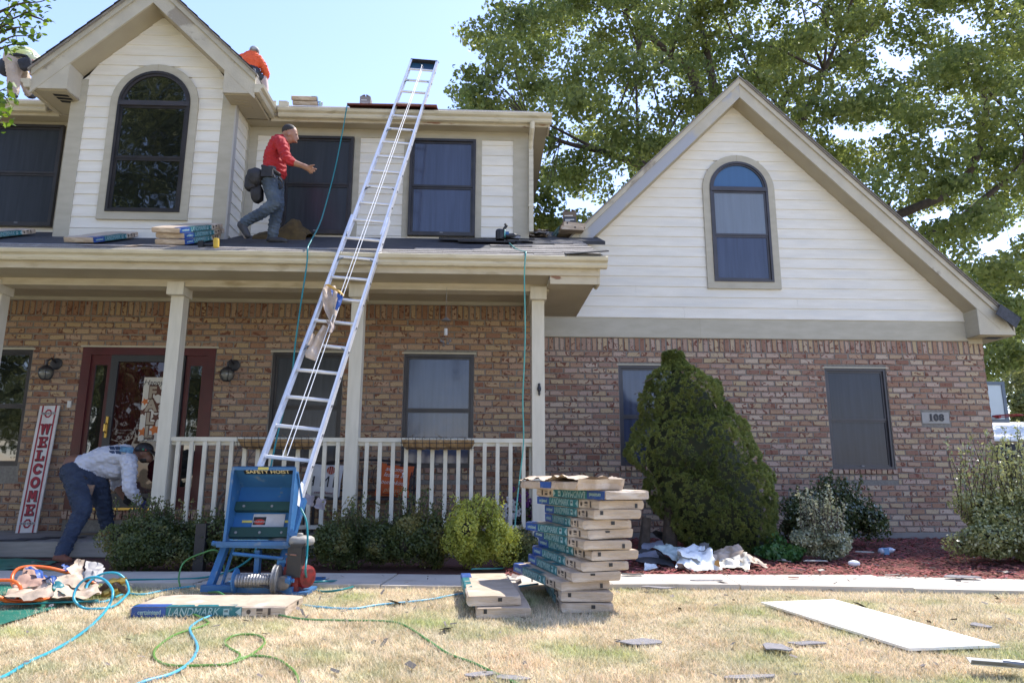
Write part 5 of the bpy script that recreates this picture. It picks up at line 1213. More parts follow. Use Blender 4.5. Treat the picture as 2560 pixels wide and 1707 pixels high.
# ---- debris by the spruce
deb = thing('rubbish_heap', 'sunlit heap of white plastic and kraft wrappers on the red mulch', 'rubbish heap', (2.3, 6.5, 0), world=True)
for P, ys, mt, sd, am in (
    ([(1690, 1424), (1800, 1430), (1770, 1372), (1695, 1392)], (6.25, 6.25, 6.7, 6.7), M_PLASTIC, 1, .05),
    ([(1690, 1398), (1755, 1400), (1765, 1368), (1700, 1376)], (6.45, 6.45, 6.9, 6.8), M_PLASTIC, 2, .05),
    ([(1628, 1368), (1695, 1408), (1728, 1372), (1660, 1364)], (6.7, 6.6, 7.0, 7.1), M_PLASTIC2, 3, .03),
    ([(1790, 1424), (1878, 1424), (1868, 1390), (1800, 1398)], (6.35, 6.3, 6.6, 6.6), pm('plastic_cream', (.74,.70,.58), (.66,.61,.5), 5, .45, .4, 14), 4, .04),
    ([(1775, 1404), (1862, 1400), (1848, 1358), (1788, 1372)], (6.55, 6.55, 6.9, 6.9), M_KRAFT2, 5, .05),
    ([(1850, 1400), (1922, 1424), (1915, 1406), (1855, 1384)], (6.5, 6.35, 6.5, 6.7), M_KRAFT2, 6, .035),
    ([(1740, 1398), (1775, 1396), (1772, 1362), (1750, 1360)], (6.6, 6.6, 6.9, 6.9), pm('wrapper_dark_grey', (.10,.095,.09)), 7, .03),
    ([(1610, 1425), (1645, 1423), (1640, 1410), (1612, 1412)], (6.3, 6.3, 6.45, 6.4), M_PLASTIC, 8, .02)):
    q = [Vector((p.x, p.y, max(p.z, .03))) for p in quad_px(P, ys)]
    rough_sheet('crumpled_sheet', q, 26, 20, am*1.35, mt, deb, seed=sd*5+1, freq=7)
rough_sheet('orange_scrap', [Vector((p.x, p.y, p.z)) for p in quad_px([(1785, 1412), (1800, 1418), (1796, 1400), (1786, 1402)], (6.28, 6.28, 6.3, 6.3))], 4, 4, .01, pm('scrap_orange', (.55,.28,.06)), deb, seed=3)
dk = thing('felt_scrap', 'dark roofing felt scraps and old shingles thrown beside the spruce trunk', 'roofing scraps', (1.7, 7.3, 0), world=True)
for P, ys, mt, sd in (
    ([(1630, 1330), (1668, 1360), (1672, 1340), (1640, 1326)], (8.0, 7.8, 8.1, 8.3), M_FELT, 1),
    ([(1600, 1372), (1660, 1362), (1655, 1350), (1610, 1362)], (7.3, 7.3, 7.6, 7.5), pm('felt_grey_back', (.24,.25,.30), (.18,.19,.23), 8, .6), 2),
    ([(1580, 1376), (1640, 1400), (1700, 1410), (1620, 1370)], (7.2, 6.9, 6.8, 7.4), M_FELT, 3),
    ([(1590, 1400), (1650, 1396), (1640, 1380), (1600, 1382)], (6.9, 6.9, 7.1, 7.1), MATS['felt_grey_back'], 4),
    ([(1575, 1410), (1690, 1420), (1680, 1402), (1590, 1398)], (6.6, 6.55, 6.7, 6.8), M_FELT, 5)):
    q = [Vector((p.x, p.y, max(p.z, .035))) for p in quad_px(P, ys)]; rough_sheet('felt_piece', q, 10, 8, .03, mt, dk, seed=sd*7, freq=6)
# white board on the lawn
c4 = [gp(1902, 1504, .03), gp(2272, 1619, .03), gp(2500, 1611, .03), gp(2085, 1497, .03)]
c4 = [Vector((c4[0].x, c4[0].y, .03)), Vector((c4[1].x, c4[1].y, .03)), Vector((c4[2].x, c4[2].y, .03)), Vector((c4[3].x, c4[3].y, .03))]
mb = MB(); mb.add([(p.x, p.y, .016) for p in c4]+[(p.x, p.y, .030) for p in c4], [(3, 2, 1, 0), (4, 5, 6, 7)]+[(i, (i+1) % 4, (i+1) % 4+4, i+4) for i in range(4)])
mb.build('white_board', M_PANEL, None, label='large cream white sheet of board lying flat on the lawn', cat='board')
MB().obox((2.0, 4.55, .0), (.5, -1.0, 0), (.03, .015, 0), (0, 0, .016)).build('batten', M_FELT, None, label='dark batten under the left edge of the white board', cat='batten')
def scrap(px, py, w, d, rz, label, mat=None, z=.012, seed=0):
    c = gp(px, py); r = random.Random(seed+int(px)); n = 9
    P = [(w/2*math.cos(i*6.283/n)*r.uniform(.7, 1.15), d/2*math.sin(i*6.283/n)*r.uniform(.6, 1.2)) for i in range(n)]
    vs = [(x, y, -.003+noise.noise(Vector((x*9, y*9, seed)))*.008) for x, y in P]; vs += [(x, y, z_+.006) for x, y, z_ in vs]
    o = MB().add(vs, [tuple(range(n-1, -1, -1)), tuple(range(n, 2*n))]+[(k, (k+1) % n, (k+1) % n+n, k+n) for k in range(n)]).build('shingle_scrap', mat or M_SH2, None, label=label, cat='shingle scrap')
    o.location = (c.x, c.y, z+.006); o.rotation_euler = (0, 0, rz); return o
M_SH2 = pm('old_shingle_grey', (.27,.25,.25), (.20,.19,.19), 50, .95, .5, 150)
scrap(1607, 1613, .26, .15, 0, 'grey shingle scrap on the lawn below the tall stack', seed=1)
scrap(1942, 1632, .15, .16, .2, 'dark double shingle scrap on the lawn below the left corner of the white board', seed=2, z=.022)
scrap(2020, 1616, .22, .07, -.1, 'thin pale shingle strip beside the double scrap on the lawn', seed=3)
scrap(2450, 1570, .10, .12, .3, 'small grey shingle scrap behind the right end of the white board', seed=4)
scrap(1200, 1697, .14, .08, .3, 'dark shingle scrap at the bottom edge beside the green hose', seed=5)
scrap(1880, 1702, .30, .07, .1, 'shingle scrap at the bottom edge right of centre', seed=6)
scrap(1280, 1705, .18, .06, 0, 'shingle scrap at the bottom edge right of the green hose', seed=16)
scrap(2410, 1457, .30, .12, -.2, 'grey shingle scrap on the path near the right shrub', z=.045, seed=7)
scrap(1985, 1459, .10, .03, 0, 'small red brick chip on the path by the mulch', mat=M_SIGNRED if False else pm('brick_chip', (.30,.09,.06)), z=.045, seed=8)
scrap(1640, 1480, .28, .08, -.2, 'grey shingle scrap at the lawn edge right of the tall stack', z=.03, seed=9)
scrap(1580, 1452, .22, .07, .1, 'black felt offcut on the path behind the tall stack', mat=M_FELT, z=.05, seed=10)
scrap(1770, 1465, .30, .05, 0, 'thin dark shingle sliver on the path before the rubbish heap', z=.04, seed=11)
for i in range(14):
    x = rnd.uniform(2.8, 5.8); scr_y = lin(FAR, x)+rnd.uniform(.05, .9)
    r = random.Random(i); w = r.uniform(.03, .14)
    o = MB().obox((0, 0, 0), (w, 0, .004), (0, w*.4, .006), (0, 0, .006)).build('shingle_fragment', (M_SH2, pm('fragment_tan', (.45,.38,.30)), M_SH2)[i % 3], None, label='small shingle or wood fragment strewn over the red mulch', cat='fragment', group='fragments strewn over the mulch')
    o.location = (x, scr_y, .04); o.rotation_euler = (0, 0, r.random()*3)
scrap(2040, 1416, .26, .10, .1, 'pale curled felt strip before the silver leaved shrub', mat=pm('felt_pale', (.40,.38,.33)), z=.05, seed=21)
scrap(2165, 1395, .22, .12, -.3, 'pale shingle scrap leaning on the mulch right of the silver shrub', mat=MATS['felt_pale'], z=.06, seed=22)
MB().ell((0, 0, 0), (.06, .04, .03), 10, 6).build('paper_wad', M_WHITE, None, True, label='crumpled white paper wad under the silver leaved shrub', cat='paper wad').location = gp(2135, 1408, .05)
# plastic bottle
bo = MB().lathe([(.03, 0), (.033, .01), (.033, .15), (.028, .18), (.012, .205), (.012, .22)], (0, 0, 0), 14, (1, .35, .05)).build('plastic_bottle', pm('bottle_clear_plastic', (.55,.58,.66), (.4,.45,.6), 14, .15), None, True, label='empty clear plastic bottle lying on the mulch', cat='bottle')
bo.location = gp(2200, 1378, .05); 
MB().box(.03, .10, -.0345, .0345, -.0345, .0345).build('bottle_label', pm('label_light_blue', (.2,.38,.62)), bo).rotation_euler = (0, 0, .34)
# tool at the bottom right: long handled stripping fork
t = thing('shovel', 'metal roofing shovel with pale wooden handle at the bottom right corner', 'shovel', gp(2560, 1690, .02))
MB().obox((-.19, .05, .035), (.20, -.03, -.01), (.03, .07, .01), (0, 0, .004)).obox((-.19, .05, .039), (.20, -.03, -.01), (-.008, -.02, .02), (0, .003, .0)).build('blade', pm('blade_steel', (.55,.57,.62), (.42,.44,.48), 12, .3, metal=.7), t)
MB().tube([(-.06, .03, .05), (.05, -.03, .045), (.10, -.10, .04)], [.012, .017, .017], 8).build('socket', M_GREY, t)
MB().tube([(.08, -.08, .042), (.45, -.55, .03)], .017, 10).build('handle', pm('handle_ash_wood', (.42,.36,.28), (.36,.30,.22), 8, .6, stretch=(3, 3, 3)), t)
# ================================================================ things on the porch
def lantern(x, label, turn=0):
    t = thing('wall_lantern', label, 'wall lantern', (x, YP, 2.02), (0, 0, 0), group='wall lanterns beside the front door')
    MB().lathe([(.075, 0), (.075, .012), (.06, .02), (.05, .022)], (.03, -.001, .205), 16, (0, -1, 0)).build('wall_plate', M_BLACKM, t)
    MB().tube([(.03, -.02, .22), (.02, -.10, .26), (.0, -.14, .22), (0, -.14, .17)], .014, 8).build('arm', M_BLACKM, t)
    MB().lathe([(.004, .175), (.05, .15), (.085, .115), (.085, .105)], (0, -.14, 0), 16).build('cap', M_BLACKM, t)
    MB().lathe([(.045, -.01), (.072, .03), (.078, .07), (.07, .11)], (0, -.14, 0), 16).build('glass_globe', glass_material('lantern_glass'+str(turn), (.16, .16, .14), .1, 1.6), t, True)
    for k in range(6):
        a = k*1.047; MB().tube([(.084*math.cos(a), -.14+.084*math.sin(a), .11), (.09*math.cos(a), -.14+.09*math.sin(a), .06), (.075*math.cos(a), -.14+.075*math.sin(a), .02), (.045*math.cos(a), -.14+.045*math.sin(a), -.012)], .005, 5).build('cage_bar', M_BLACKM, t)
    MB().lathe([(.03, -.02), (.05, -.012), (.048, -.004)], (0, -.14, 0), 14).build('base_ring', M_BLACKM, t)
lantern(-5.47, 'black caged wall lantern on the brick between the left window and the front door', 0)
lantern(-3.245, 'black caged wall lantern on the brick to the right of the front door', 1)

def slab(ch, h, par, x, z, y, mat):
    w = h*.82; t = h*.27; s = h*.13; m = MB(); Y0, Y1 = y, y+.004
    B = lambda a, b, c, d: m.box(x+a*w, x+b*w, Y0, Y1, z+c*h, z+d*h)
    if ch == 'E': B(-.36, -.06, -.5, .5); B(-.5, .46, -.5, -.32); B(-.5, .46, .32, .5); B(-.06, .26, -.09, .09); B(.26, .46, -.32, -.18); B(.26, .46, .18, .32); B(.2, .32, -.18, -.09); B(.2, .32, .09, .18)
    elif ch == 'L': B(-.34, -.04, -.5, .5); B(-.5, .46, -.5, -.32); B(-.5, .12, .34, .5); B(.24, .46, -.32, -.06)
    elif ch == 'M':
        B(-.5, -.2, -.5, -.36); B(.2, .5, -.5, -.36); B(-.44, -.24, -.36, .5); B(.24, .44, -.36, .5)
        m.prism([(x-.34*w, z+.5*h), (x-.10*w, z-.25*h), (x+.10*w, z-.25*h), (x+.34*w, z+.5*h), (x+.12*w, z+.5*h), (x, z+.12*h), (x-.12*w, z+.5*h)], Y0, Y1)
    elif ch == 'W':
        for k in (-1, 1):
            c = x+k*.25*w
            m.prism([(c-.24*w, z+.42*h), (c-.08*w, z-.5*h), (c+.08*w, z-.5*h), (c+.24*w, z+.42*h), (c+.06*w, z+.42*h), (c, z-.02*h), (c-.06*w, z+.42*h)], Y0, Y1)
        B(-.6, -.28, .38, .5); B(-.16, .16, .38, .5); B(.28, .6, .38, .5)
    else:
        n = 24; g0 = .45 if ch == 'C' else 0; g1 = 6.283-.45 if ch == 'C' else 6.283
        for i in range(n):
            a, b = g0+(g1-g0)*i/n, g0+(g1-g0)*(i+1)/n
            o = lambda r, q, k=1: (x+r*w*math.cos(q), z+r*h*math.sin(q)*1.02)
            m.prism([o(.24, a), o(.5, a), o(.5, b), o(.24, b)], Y0, Y1)
        if ch == 'C': B(.26, .46, .10, .34)
    return m.build('letter', mat, par)
def school_logo(par, z, y):
    g = MB(); n = 8; sgn = pm('logo_dark_grey', (.07,.07,.08))
    for r0, r1, yy, mt in ((.030, .058, y, M_SIGNWHITE), (.034, .054, y-.002, M_SIGNRED)):
        m = MB()
        for i in range(n):
            a, b = 6.283*(i+.5)/n, 6.283*(i+1.5)/n; o = lambda r, q: (r*.86*math.cos(q), z+r*1.05*math.sin(q)); m.prism([o(r0, a), o(r1, a), o(r1, b), o(r0, b)], yy, yy+.002)
        m.build('block_ring', mt, par)
    put_text('OHIO STATE', .036, (0, y-.0045, z), par, extrude=.0006, offset=.0035, mat=M_SIGNWHITE, sx=.82)
    put_text('OHIO STATE', .036, (0, y-.006, z), par, extrude=.0006, offset=.0005, mat=sgn, sx=.82)
ws_ = thing('welcome_sign', 'tall white board with crimson WELCOME lettering leaning on the brick by the door', 'sign', (-5.385, 8.56, .172), (RAD(-7.6), 0, RAD(0)))
ws_.rotation_euler = (RAD(-7.6), RAD(-1.5), 0)
MB().box(-.12, .12, -.009, .009, 0, 1.53).build('board', M_SIGNWHITE, ws_)
for x in (-.088, .070): MB().box(x, x+.018, -.0115, -.009, 0, 1.53).build('stripe', M_SIGNRED, ws_)
for i, ch in enumerate('WELCOME'):
    zz = 1.235-.162*i
    slab(ch, .135, ws_, .006, zz-.006, -.0135, pm('logo_dark_grey', (.07,.07,.08))); slab(ch, .132, ws_, 0, zz, -.0175, M_SIGNRED)
school_logo(ws_, 1.43, -.0125); school_logo(ws_, .105, -.0125)

# bench with two cushions
bx0, bx1, by = at(772, 1240, 8.45).x, at(1033, 1240, 8.45).x, 8.45
bench = thing('garden_bench', 'black iron garden bench behind the porch railing under the left porch window', 'bench', ((bx0+bx1)/2, by, .17), world=True)
sm = MB().box(bx0, bx1, by-.22, by+.20, .565, .59).build('seat', M_BLACKM, bench)
for x in (bx0, bx1-.03):
    for y in (by-.22, by+.18): MB().box(x, x+.03, y, y+.03, .17, .565).build('leg', M_BLACKM, bench)
    MB().tube([(x+.015, by-.2, .59), (x+.015, by-.22, .80), (x+.015, by-.05, .83), (x+.015, by+.19, .84)], .014, 8).build('armrest', M_BLACKM, bench)
MB().box(bx0, bx0+.025, by+.19, by+.215, .57, .98).box(bx1-.025, bx1, by+.19, by+.215, .57, .98).tube(spline([(bx0, by+.2, .98), ((bx0*2+bx1)/3, by+.2, 1.03), ((bx0+bx1*2)/3, by+.2, 1.03), (bx1, by+.2, .98)], 4), .015, 6).box(bx0, bx1, by+.19, by+.21, .66, .68).build('back_frame', M_BLACKM, bench)
for i in range(9):
    x = bx0+.06+(bx1-bx0-.12)*i/8; MB().tube([(x+.045*math.cos(a*.785), by+.2, .83+.13*math.sin(a*.785)) for a in range(9)], .006, 5).build('scroll', M_BLACKM, bench)
def cushion(name, label, xc, w, h, mat, tilt):
    t = thing(name, label, 'cushion', (xc, by-.02, .592), (RAD(-14), tilt, 0)); n = 14; vs = []; fs = []
    for s in (-1, 1):
        for j in range(n+1):
            for i in range(n+1):
                u, v = i/n*2-1, j/n*2-1; e = max(0, (1-u*u)*(1-v*v))**.4
                vs.append((u*w/2*(1-.06*(1-abs(v))), s*.055*e, h/2+v*h/2*(1-.06*(1-abs(u)))))
    N = (n+1)**2
    for j in range(n):
        for i in range(n): k = j*(n+1)+i; fs += [(k, k+1, k+n+2, k+n+1), (N+k, N+k+n+1, N+k+n+2, N+k+1)]
    MB().add(vs, fs).build('cover', mat, t, True); return t
c1_ = cushion('home_cushion', 'white cushion printed HOME with a red plaid pumpkin on the garden bench', at(805, 1240, by).x, .42, .40, pm('cushion_white', (.62,.62,.62), (.56,.56,.56), 6, .8), RAD(3))
put_text('H', .17, (-.155, -.050, .17), c1_, extrude=.001, mat=M_BLACK); put_text('M', .19, (.02, -.058, .17), c1_, extrude=.001, mat=M_BLACK, sx=.8); put_text('E', .19, (.145, -.048, .17), c1_, extrude=.001, mat=M_BLACK, sx=.8)
pk = pm('pumpkin_plaid_red', (.42,.07,.03), (.15,.02,.02), 30, .8)
MB().lathe([(.05, 0), (.05, .003)], (.075, -.056, .315), 18, (0, -1, 0)).build('pumpkin_print', pk, c1_)
for q in (-.025, 0, .025): MB().box(.075+q-.002, .075+q+.002, -.0605, -.0595, .27, .36).build('pumpkin_rib', M_SIGNWHITE, c1_)
put_text('sweet home', .045, (.02, -.046, .045), c1_, extrude=.001, shear=.3, mat=pm('script_maroon', (.2,.03,.04)))
c2_ = cushion('autumn_cushion', 'orange and black buffalo plaid cushion with white script on the garden bench', at(980, 1240, by).x, .42, .40, pm('plaid_orange', (.50,.10,.02), (.42,.08,.02), 12, .8), RAD(6))
for i in range(5):
    for j in range(5):
        if (i+j) % 2: MB().box(-.20+.08*i, -.12+.08*i, -.055+.012*abs(i-2)+.010*abs(j-2), -.050+.012*abs(i-2)+.010*abs(j-2), .02+.075*j, .095+.075*j).build('plaid_square', pm('plaid_dark', (.05,.015,.015)), c2_)
for i, (s, z) in enumerate((('autumn', .32), ('leaves &', .25), ('pumpkins', .16), ('please', .07))): put_text(s, .075, (-.01, -.066, z), c2_, extrude=.001, shear=.35, mat=M_SIGNWHITE if i < 3 else pm('script_tan', (.5,.3,.15)))
leaf_shape(.10, .28, .022, .3, -.069, M_WHITE, c2_)

# coir lined baskets on the railing
def coir_basket(xa, xb, label, grp, seed):
    t = thing('hanging_planter', label, 'planter', ((xa+xb)/2, 7.5, 1.1), group=grp, world=True); nx, nt_ = 46, 12; vs = []; fs = []
    for i in range(nx+1):
        x = xa+(xb-xa)*i/nx
        for j in range(nt_+1):
            a = math.pi*j/nt_; r = .085+.016*noise.fractal(Vector((x*16, j*.7, seed)), 1, 2, 4); e = min(1, min(i, nx-i)/3)**.5
            vs.append((x, 7.505-math.cos(a)*r*.95, 1.225-math.sin(a)*r*1.15*(.35+.65*e)))
    for i in range(nx):
        for j in range(nt_): k = i*(nt_+1)+j; fs.append((k, k+1, k+nt_+2, k+nt_+1))
    MB().add(vs, fs).build('coir_liner', pm('coir_brown', (.36,.24,.12), (.24,.15,.07), 14, .95, .9, 60), t, True)
    MB().box(xa+.02, xb-.02, 7.44, 7.56, 1.19, 1.215).build('soil', M_DARKCORE, t)
    m = MB()
    for k in range(int((xb-xa)/.075)+1):
        x = xa+k*.075; m.tube([(x, 7.505-math.cos(math.pi*j/8)*.098, 1.245-math.sin(math.pi*j/8)*.125) for j in range(9)], .0028, 5)
    for z, y in ((1.247, 7.405), (1.19, 7.41), (1.14, 7.44)): m.tube([(xa-.01, y, z), (xb+.01, y, z)], .003, 5)
    m.build('wire_frame', M_BLACKM, t)
    m = MB(); r = random.Random(seed)
    for k in range(14):
        x = r.uniform(xa+.02, xb-.05); m.tube([(x, 7.5, 1.2), (x+r.uniform(-.06, .06), 7.46, 1.25+r.uniform(0, .03)), (x+r.uniform(-.12, .12), 7.44, 1.24+r.uniform(-.02, .05))], .0018, 4)
    m.build('dry_stems', pm('dry_stem', (.13,.09,.05)), t, kind='stuff')
g = 'coir lined planters hooked on the porch railing'
coir_basket(at(600, 1100, 7.5).x, at(786, 1100, 7.5).x, 'long coir planter on the railing behind the foot of the ladder', g, 3)
coir_basket(at(1006, 1100, 7.5).x, at(1186, 1100, 7.5).x, 'long coir planter on the railing below the blue curtained window', g, 9)
# wind chime
wc = at(1117, 718, 7.42); ch = thing('wind_chime', 'grey metal wind chime hanging from the porch beam before the right porch window', 'wind chime', (wc.x, 7.42, 2.9))
Z = lambda py: at(1117, py, 7.42).z-2.9
MB().tube([(0, 0, .02), (0, 0, Z(790))], .002, 5).build('cord', M_GREY, ch)
MB().lathe([(.055, 0), (.05, .008), (.02, .03), (.006, .045)], (0, 0, Z(802)), 16).build('hood', pm('zinc_grey', (.17,.16,.15), (.12,.11,.1), 8, .6), ch)
MB().lathe([(.018, 0), (.018, .075)], (0, 0, Z(838)), 12).build('clapper', pm('clapper_white', (.55,.54,.52)), ch)
for k in range(6):
    a = k*1.047; x, y = .05*math.cos(a), .05*math.sin(a); L = Z(848)-.02*(k % 3)
    MB().tube([(x*.8, y*.8, Z(802)), (x, y, L)], .0012, 4).lathe([(.016, -.03), (.012, -.01), (.004, .0)], (x, y, L), 8).build('bell', pm('zinc_grey', (.17,.16,.15)), ch)
# flowers on the porch at the right column
fp = thing('flower_pot', 'pot of white and purple flowers on the porch floor by the right column', 'flower pot', (.42, 8.1, .17))
MB().lathe([(.09, 0), (.12, .16), (.13, .17), (.11, .17)], (0, 0, 0), 16).build('pot', M_BLACKM, fp, True)
for nm, cc_, mt, n in (('white_blossom', (-.13, -.08, .30), pm('petal_white', (.75,.75,.78)), 20), ('purple_blossom', (.06, 0, .36), pm('petal_purple', (.10,.02,.13), (.16,.04,.2)), 26)):
    m = MB()
    for k in range(n):
        v = Vector((rnd.gauss(0, .07), rnd.gauss(0, .06), rnd.gauss(0, .08)))+Vector(cc_); r = .020
        for a in range(5): m.ell(v+Vector((r*math.cos(a*1.257), -.01, r*math.sin(a*1.257))), (r*.75, .006, r*.75), 6, 4)
    m.build(nm, mt, fp)
P_, D_ = blob_points([(0, 0, .26, .16, .14, .14)], 500); V_, Q_ = leaf_quads(P_, D_, .045); link('leaves', fast_mesh('leaves', V_, Q_, M_BUSHG, tone=nr.random(500)), fp)
vz = thing('watering_vase', 'pale green metal vase leaning beside the flower pot on the porch', 'vase', (.23, 8.15, .20), (0, RAD(38), 0))
MB().lathe([(.03, 0), (.04, .08), (.06, .2), (.075, .28), (.07, .285), (.05, .2)], (0, 0, 0), 16).build('body', pm('vase_green_grey', (.20,.27,.22), (.16,.22,.18), 6, .4), vz, True)
MB().tube(spline([(0, 0, .28), (-.1, 0, .33), (-.2, 0, .26)], 5), .008, 6).build('spout', MATS['vase_green_grey'], vz)
# dry branch against the wall
br = thing('dry_branch', 'grey dry vine branch standing against the brick behind the left railing', 'branch', (-3.1, 8.5, .17), world=True)
m = MB()
for s in range(5):
    r = random.Random(s); b = Vector((at(530+s*8, 1300, 8.4).x, 8.4, .17)); pts = [b]
    for k in range(6): pts.append(pts[-1]+Vector((r.uniform(-.02, .12), r.uniform(-.03, .03), r.uniform(.12, .24))))
    m.tube(spline(pts, 4), [.022*(1-i/28) for i in range(25)], 6)
m.build('stem', pm('dry_wood_grey', (.16,.14,.125), (.10,.09,.08), 14, .9), br)

# ================================================================ background on the right
fence = thing('board_fence', 'dark stained board fence behind the right corner of the house', 'fence', (9, 13, 0), world=True)
fm = pm('fence_dark_stain', (.030,.030,.038), (.02,.02,.025), 6, .8, .2, 40, stretch=(.5, 1, 4))
for k in range(6): MB().box(7.9, 13.5, 13+.008*(k % 2), 13.03+.008*(k % 2), .02+k*.245, .255+k*.245).build('board', fm, fence)
for x in (8.9, 10.15, 11.4, 12.65): MB().box(x, x+.09, 12.95, 12.999, 0, 1.49).build('post', fm, fence)
shed = thing('white_shed', 'low building with bright white sheet roof behind the dark fence', 'shed', (11, 17, 0), world=True)
MB().box(9.4, 16, 15.6, 19, 0, 1.7).build('wall', M_SOFFIT, shed)
MB().prismx([(15.4, 1.66), (19.2, 2.35), (19.2, 2.40), (15.4, 1.71)], 9.2, 16.2).build('roof', pm('roof_white_sheet', (.82,.81,.78), (.78,.77,.74), 2, .75, spec=.2), shed)
for k in range(5): MB().prismx([(15.38, 1.712), (19.2, 2.402), (19.2, 2.41), (15.38, 1.72)], 9.9+k*1.4, 9.92+k*1.4).build('roof_rib', MATS['roof_white_sheet'], shed)
bbp = at(2482, 1003, 12.0)
hoop = thing('basketball_hoop', 'basketball hoop with grey framed clear backboard behind the right corner of the house', 'basketball hoop', (bbp.x, 12.0, 0), world=True)
hw_, z0_, z1_ = .33, at(2482, 1056, 12).z, at(2482, 954, 12).z; cxh = bbp.x-.08
fr_ = pm('hoop_frame_grey', (.13,.17,.21), (.1,.13,.17), 5, .5)
MB().box(cxh-hw_, cxh+hw_, 11.98, 12.02, z1_-.06, z1_).box(cxh-hw_, cxh+hw_, 11.98, 12.02, z0_, z0_+.06).box(cxh-hw_, cxh-hw_+.06, 11.981, 12.02, z0_+.06, z1_-.06).box(cxh+hw_-.06, cxh+hw_, 11.981, 12.02, z0_+.06, z1_-.06).build('backboard_frame', fr_, hoop)
MB().box(cxh-hw_+.06, cxh+hw_-.06, 11.995, 12.005, z0_+.06, z1_-.06).build('backboard', pm('backboard_clear_white', (.50,.56,.58), (.46,.52,.54), 2, .15), hoop)
MB().tube([(cxh+.10+.22*math.cos(a*.3927), 11.72+.22*math.sin(a*.3927), z0_+.10) for a in range(17)], .011, 6).tube([(cxh+.10, 11.98, z0_+.10), (cxh+.10, 11.9, z0_+.10)], .03, 6).build('rim', pm('rim_red', (.35,.03,.03)), hoop)
MB().tube([(cxh-.2, 12.1, 0), (cxh-.2, 12.1, z0_+.2)], .05, 10).build('pole', M_BLACKM, hoop)
for k, py in enumerate((1062, 1078)):
    a, b = at(2380, py-2, 42), at(2900, py-8, 42); 
    MB().tube([a, (a+b)/2-Vector((0, 0, .15)), b], .018, 5).build('power_line', M_BLACK, None, label=('upper' if k == 0 else 'lower')+' thin power line crossing the sky beyond the fence', cat='power line')
MB().lathe([(.16, 0), (.13, 8.2)], (24.5, 42, 0), 10).build('utility_pole', M_BARK, None, label='wooden utility pole carrying the lines beyond the shed', cat='utility pole')

# ================================================================ vegetation
def crown(name, blobs, n, size, mat, parent, hollow=.5, lump=.2, f=1.2, seed=1, jit=.6, aspect=1.3, tmean=.5, tri=False, wmin=0):
    P, D = blob_points(blobs, n, hollow, lump, f, seed, wmin); V, Q = leaf_quads(P, D, size, aspect, jit)
    tone = np.clip(nr.normal(tmean, .2, n)+.25*wav(P, f*.8, seed+50), 0, 1)
    return link(name, fast_mesh(name, V, Q, mat, tone=tone), parent)
# --- big maple behind the garage
mt = thing('maple_tree', 'tall spreading maple tree behind the garage gable filling the upper right', 'tree', (6.4, 17, 0), world=True)
r = random.Random(21); bl = []
def sky_side(px, py):
    left = np.interp(py, [-300, 0, 40, 100, 140, 200, 240, 300, 380, 480, 600, 700], [1400, 1320, 1250, 1180, 1215, 1190, 1155, 1165, 1300, 1300, 1320, 1380])
    if px < left+22: return False
    roof = 197+.90*abs(px-1848)
    if py > roof+130: return False
    if px > 2330 and py > 760+.4*(px-2330): return False
    return True
for lay, y0 in enumerate((14.6, 17.0, 19.5)):
    st = (96, 104, 118)[lay]
    py = -330
    while py < 900:
        px = 1150+(lay*37) % 90
        while px < 2780:
            qx, qy = px+r.uniform(-45, 45), py+r.uniform(-45, 45)
            if sky_side(qx, qy) and r.random() < (.97, .95, .85)[lay]:
                y = y0+r.uniform(-1.0, 1.0); p = at(qx, qy, y); s = y/17*r.uniform(.50, .85)
                edge = not sky_side(qx-90, qy)
                if edge: s *= .75
                bl.append((p.x, p.y, p.z, s*1.25, s, s*.62, qx, qy))
            px += st
        py += st*.92
# loose sprays on the left outline and below the right eave
for qx, qy in ((1255, 18), (1262, 40), (1290, 30), (1235, 70), (1180, 78), (1195, 100), (1230, 110), (1275, 60), (1320, 20), (1350, 50), (1180, 180), (1200, 200), (1150, 225), (1165, 240), (1190, 235), (1215, 215), (1240, 180), (1180, 262), (1170, 285), (1210, 270), (1240, 250), (1350, 440), (1345, 480), (1360, 520), (1380, 560), (1345, 555), (2470, 860), (2500, 850), (2530, 870), (2550, 900), (2450, 905), (2470, 930), (2500, 890), (2455, 950), (2540, 830), (2560, 790), (2520, 760), (2560, 700), (2500, 690), (2540, 640)):
    y = r.uniform(14.2, 16); p = at(qx+r.uniform(-8, 8), qy+r.uniform(-8, 8), y); bl.append((p.x, p.y, p.z, .46, .36, .24, qx, qy))
BB_ = [b[:6] for b in bl]
crown('crown', BB_, 200000, .118, M_LEAFBIG, mt, wmin=.2, hollow=.25, lump=.30, f=1.6, seed=4, jit=.8, aspect=1.25)
MB().tube(spline([(6.4, 17, -.2), (6.45, 17, 2.5), (6.3, 17.1, 5), (6.5, 17, 7.2)], 4), [.48, .45, .43, .41, .40, .39, .38, .37, .36, .35, .34, .33, .32], 12).build('trunk', M_BARK, mt, True)
m = MB()
F0 = Vector((6.3, 17.1, 5.2)); F1 = Vector((6.5, 17, 7.2))
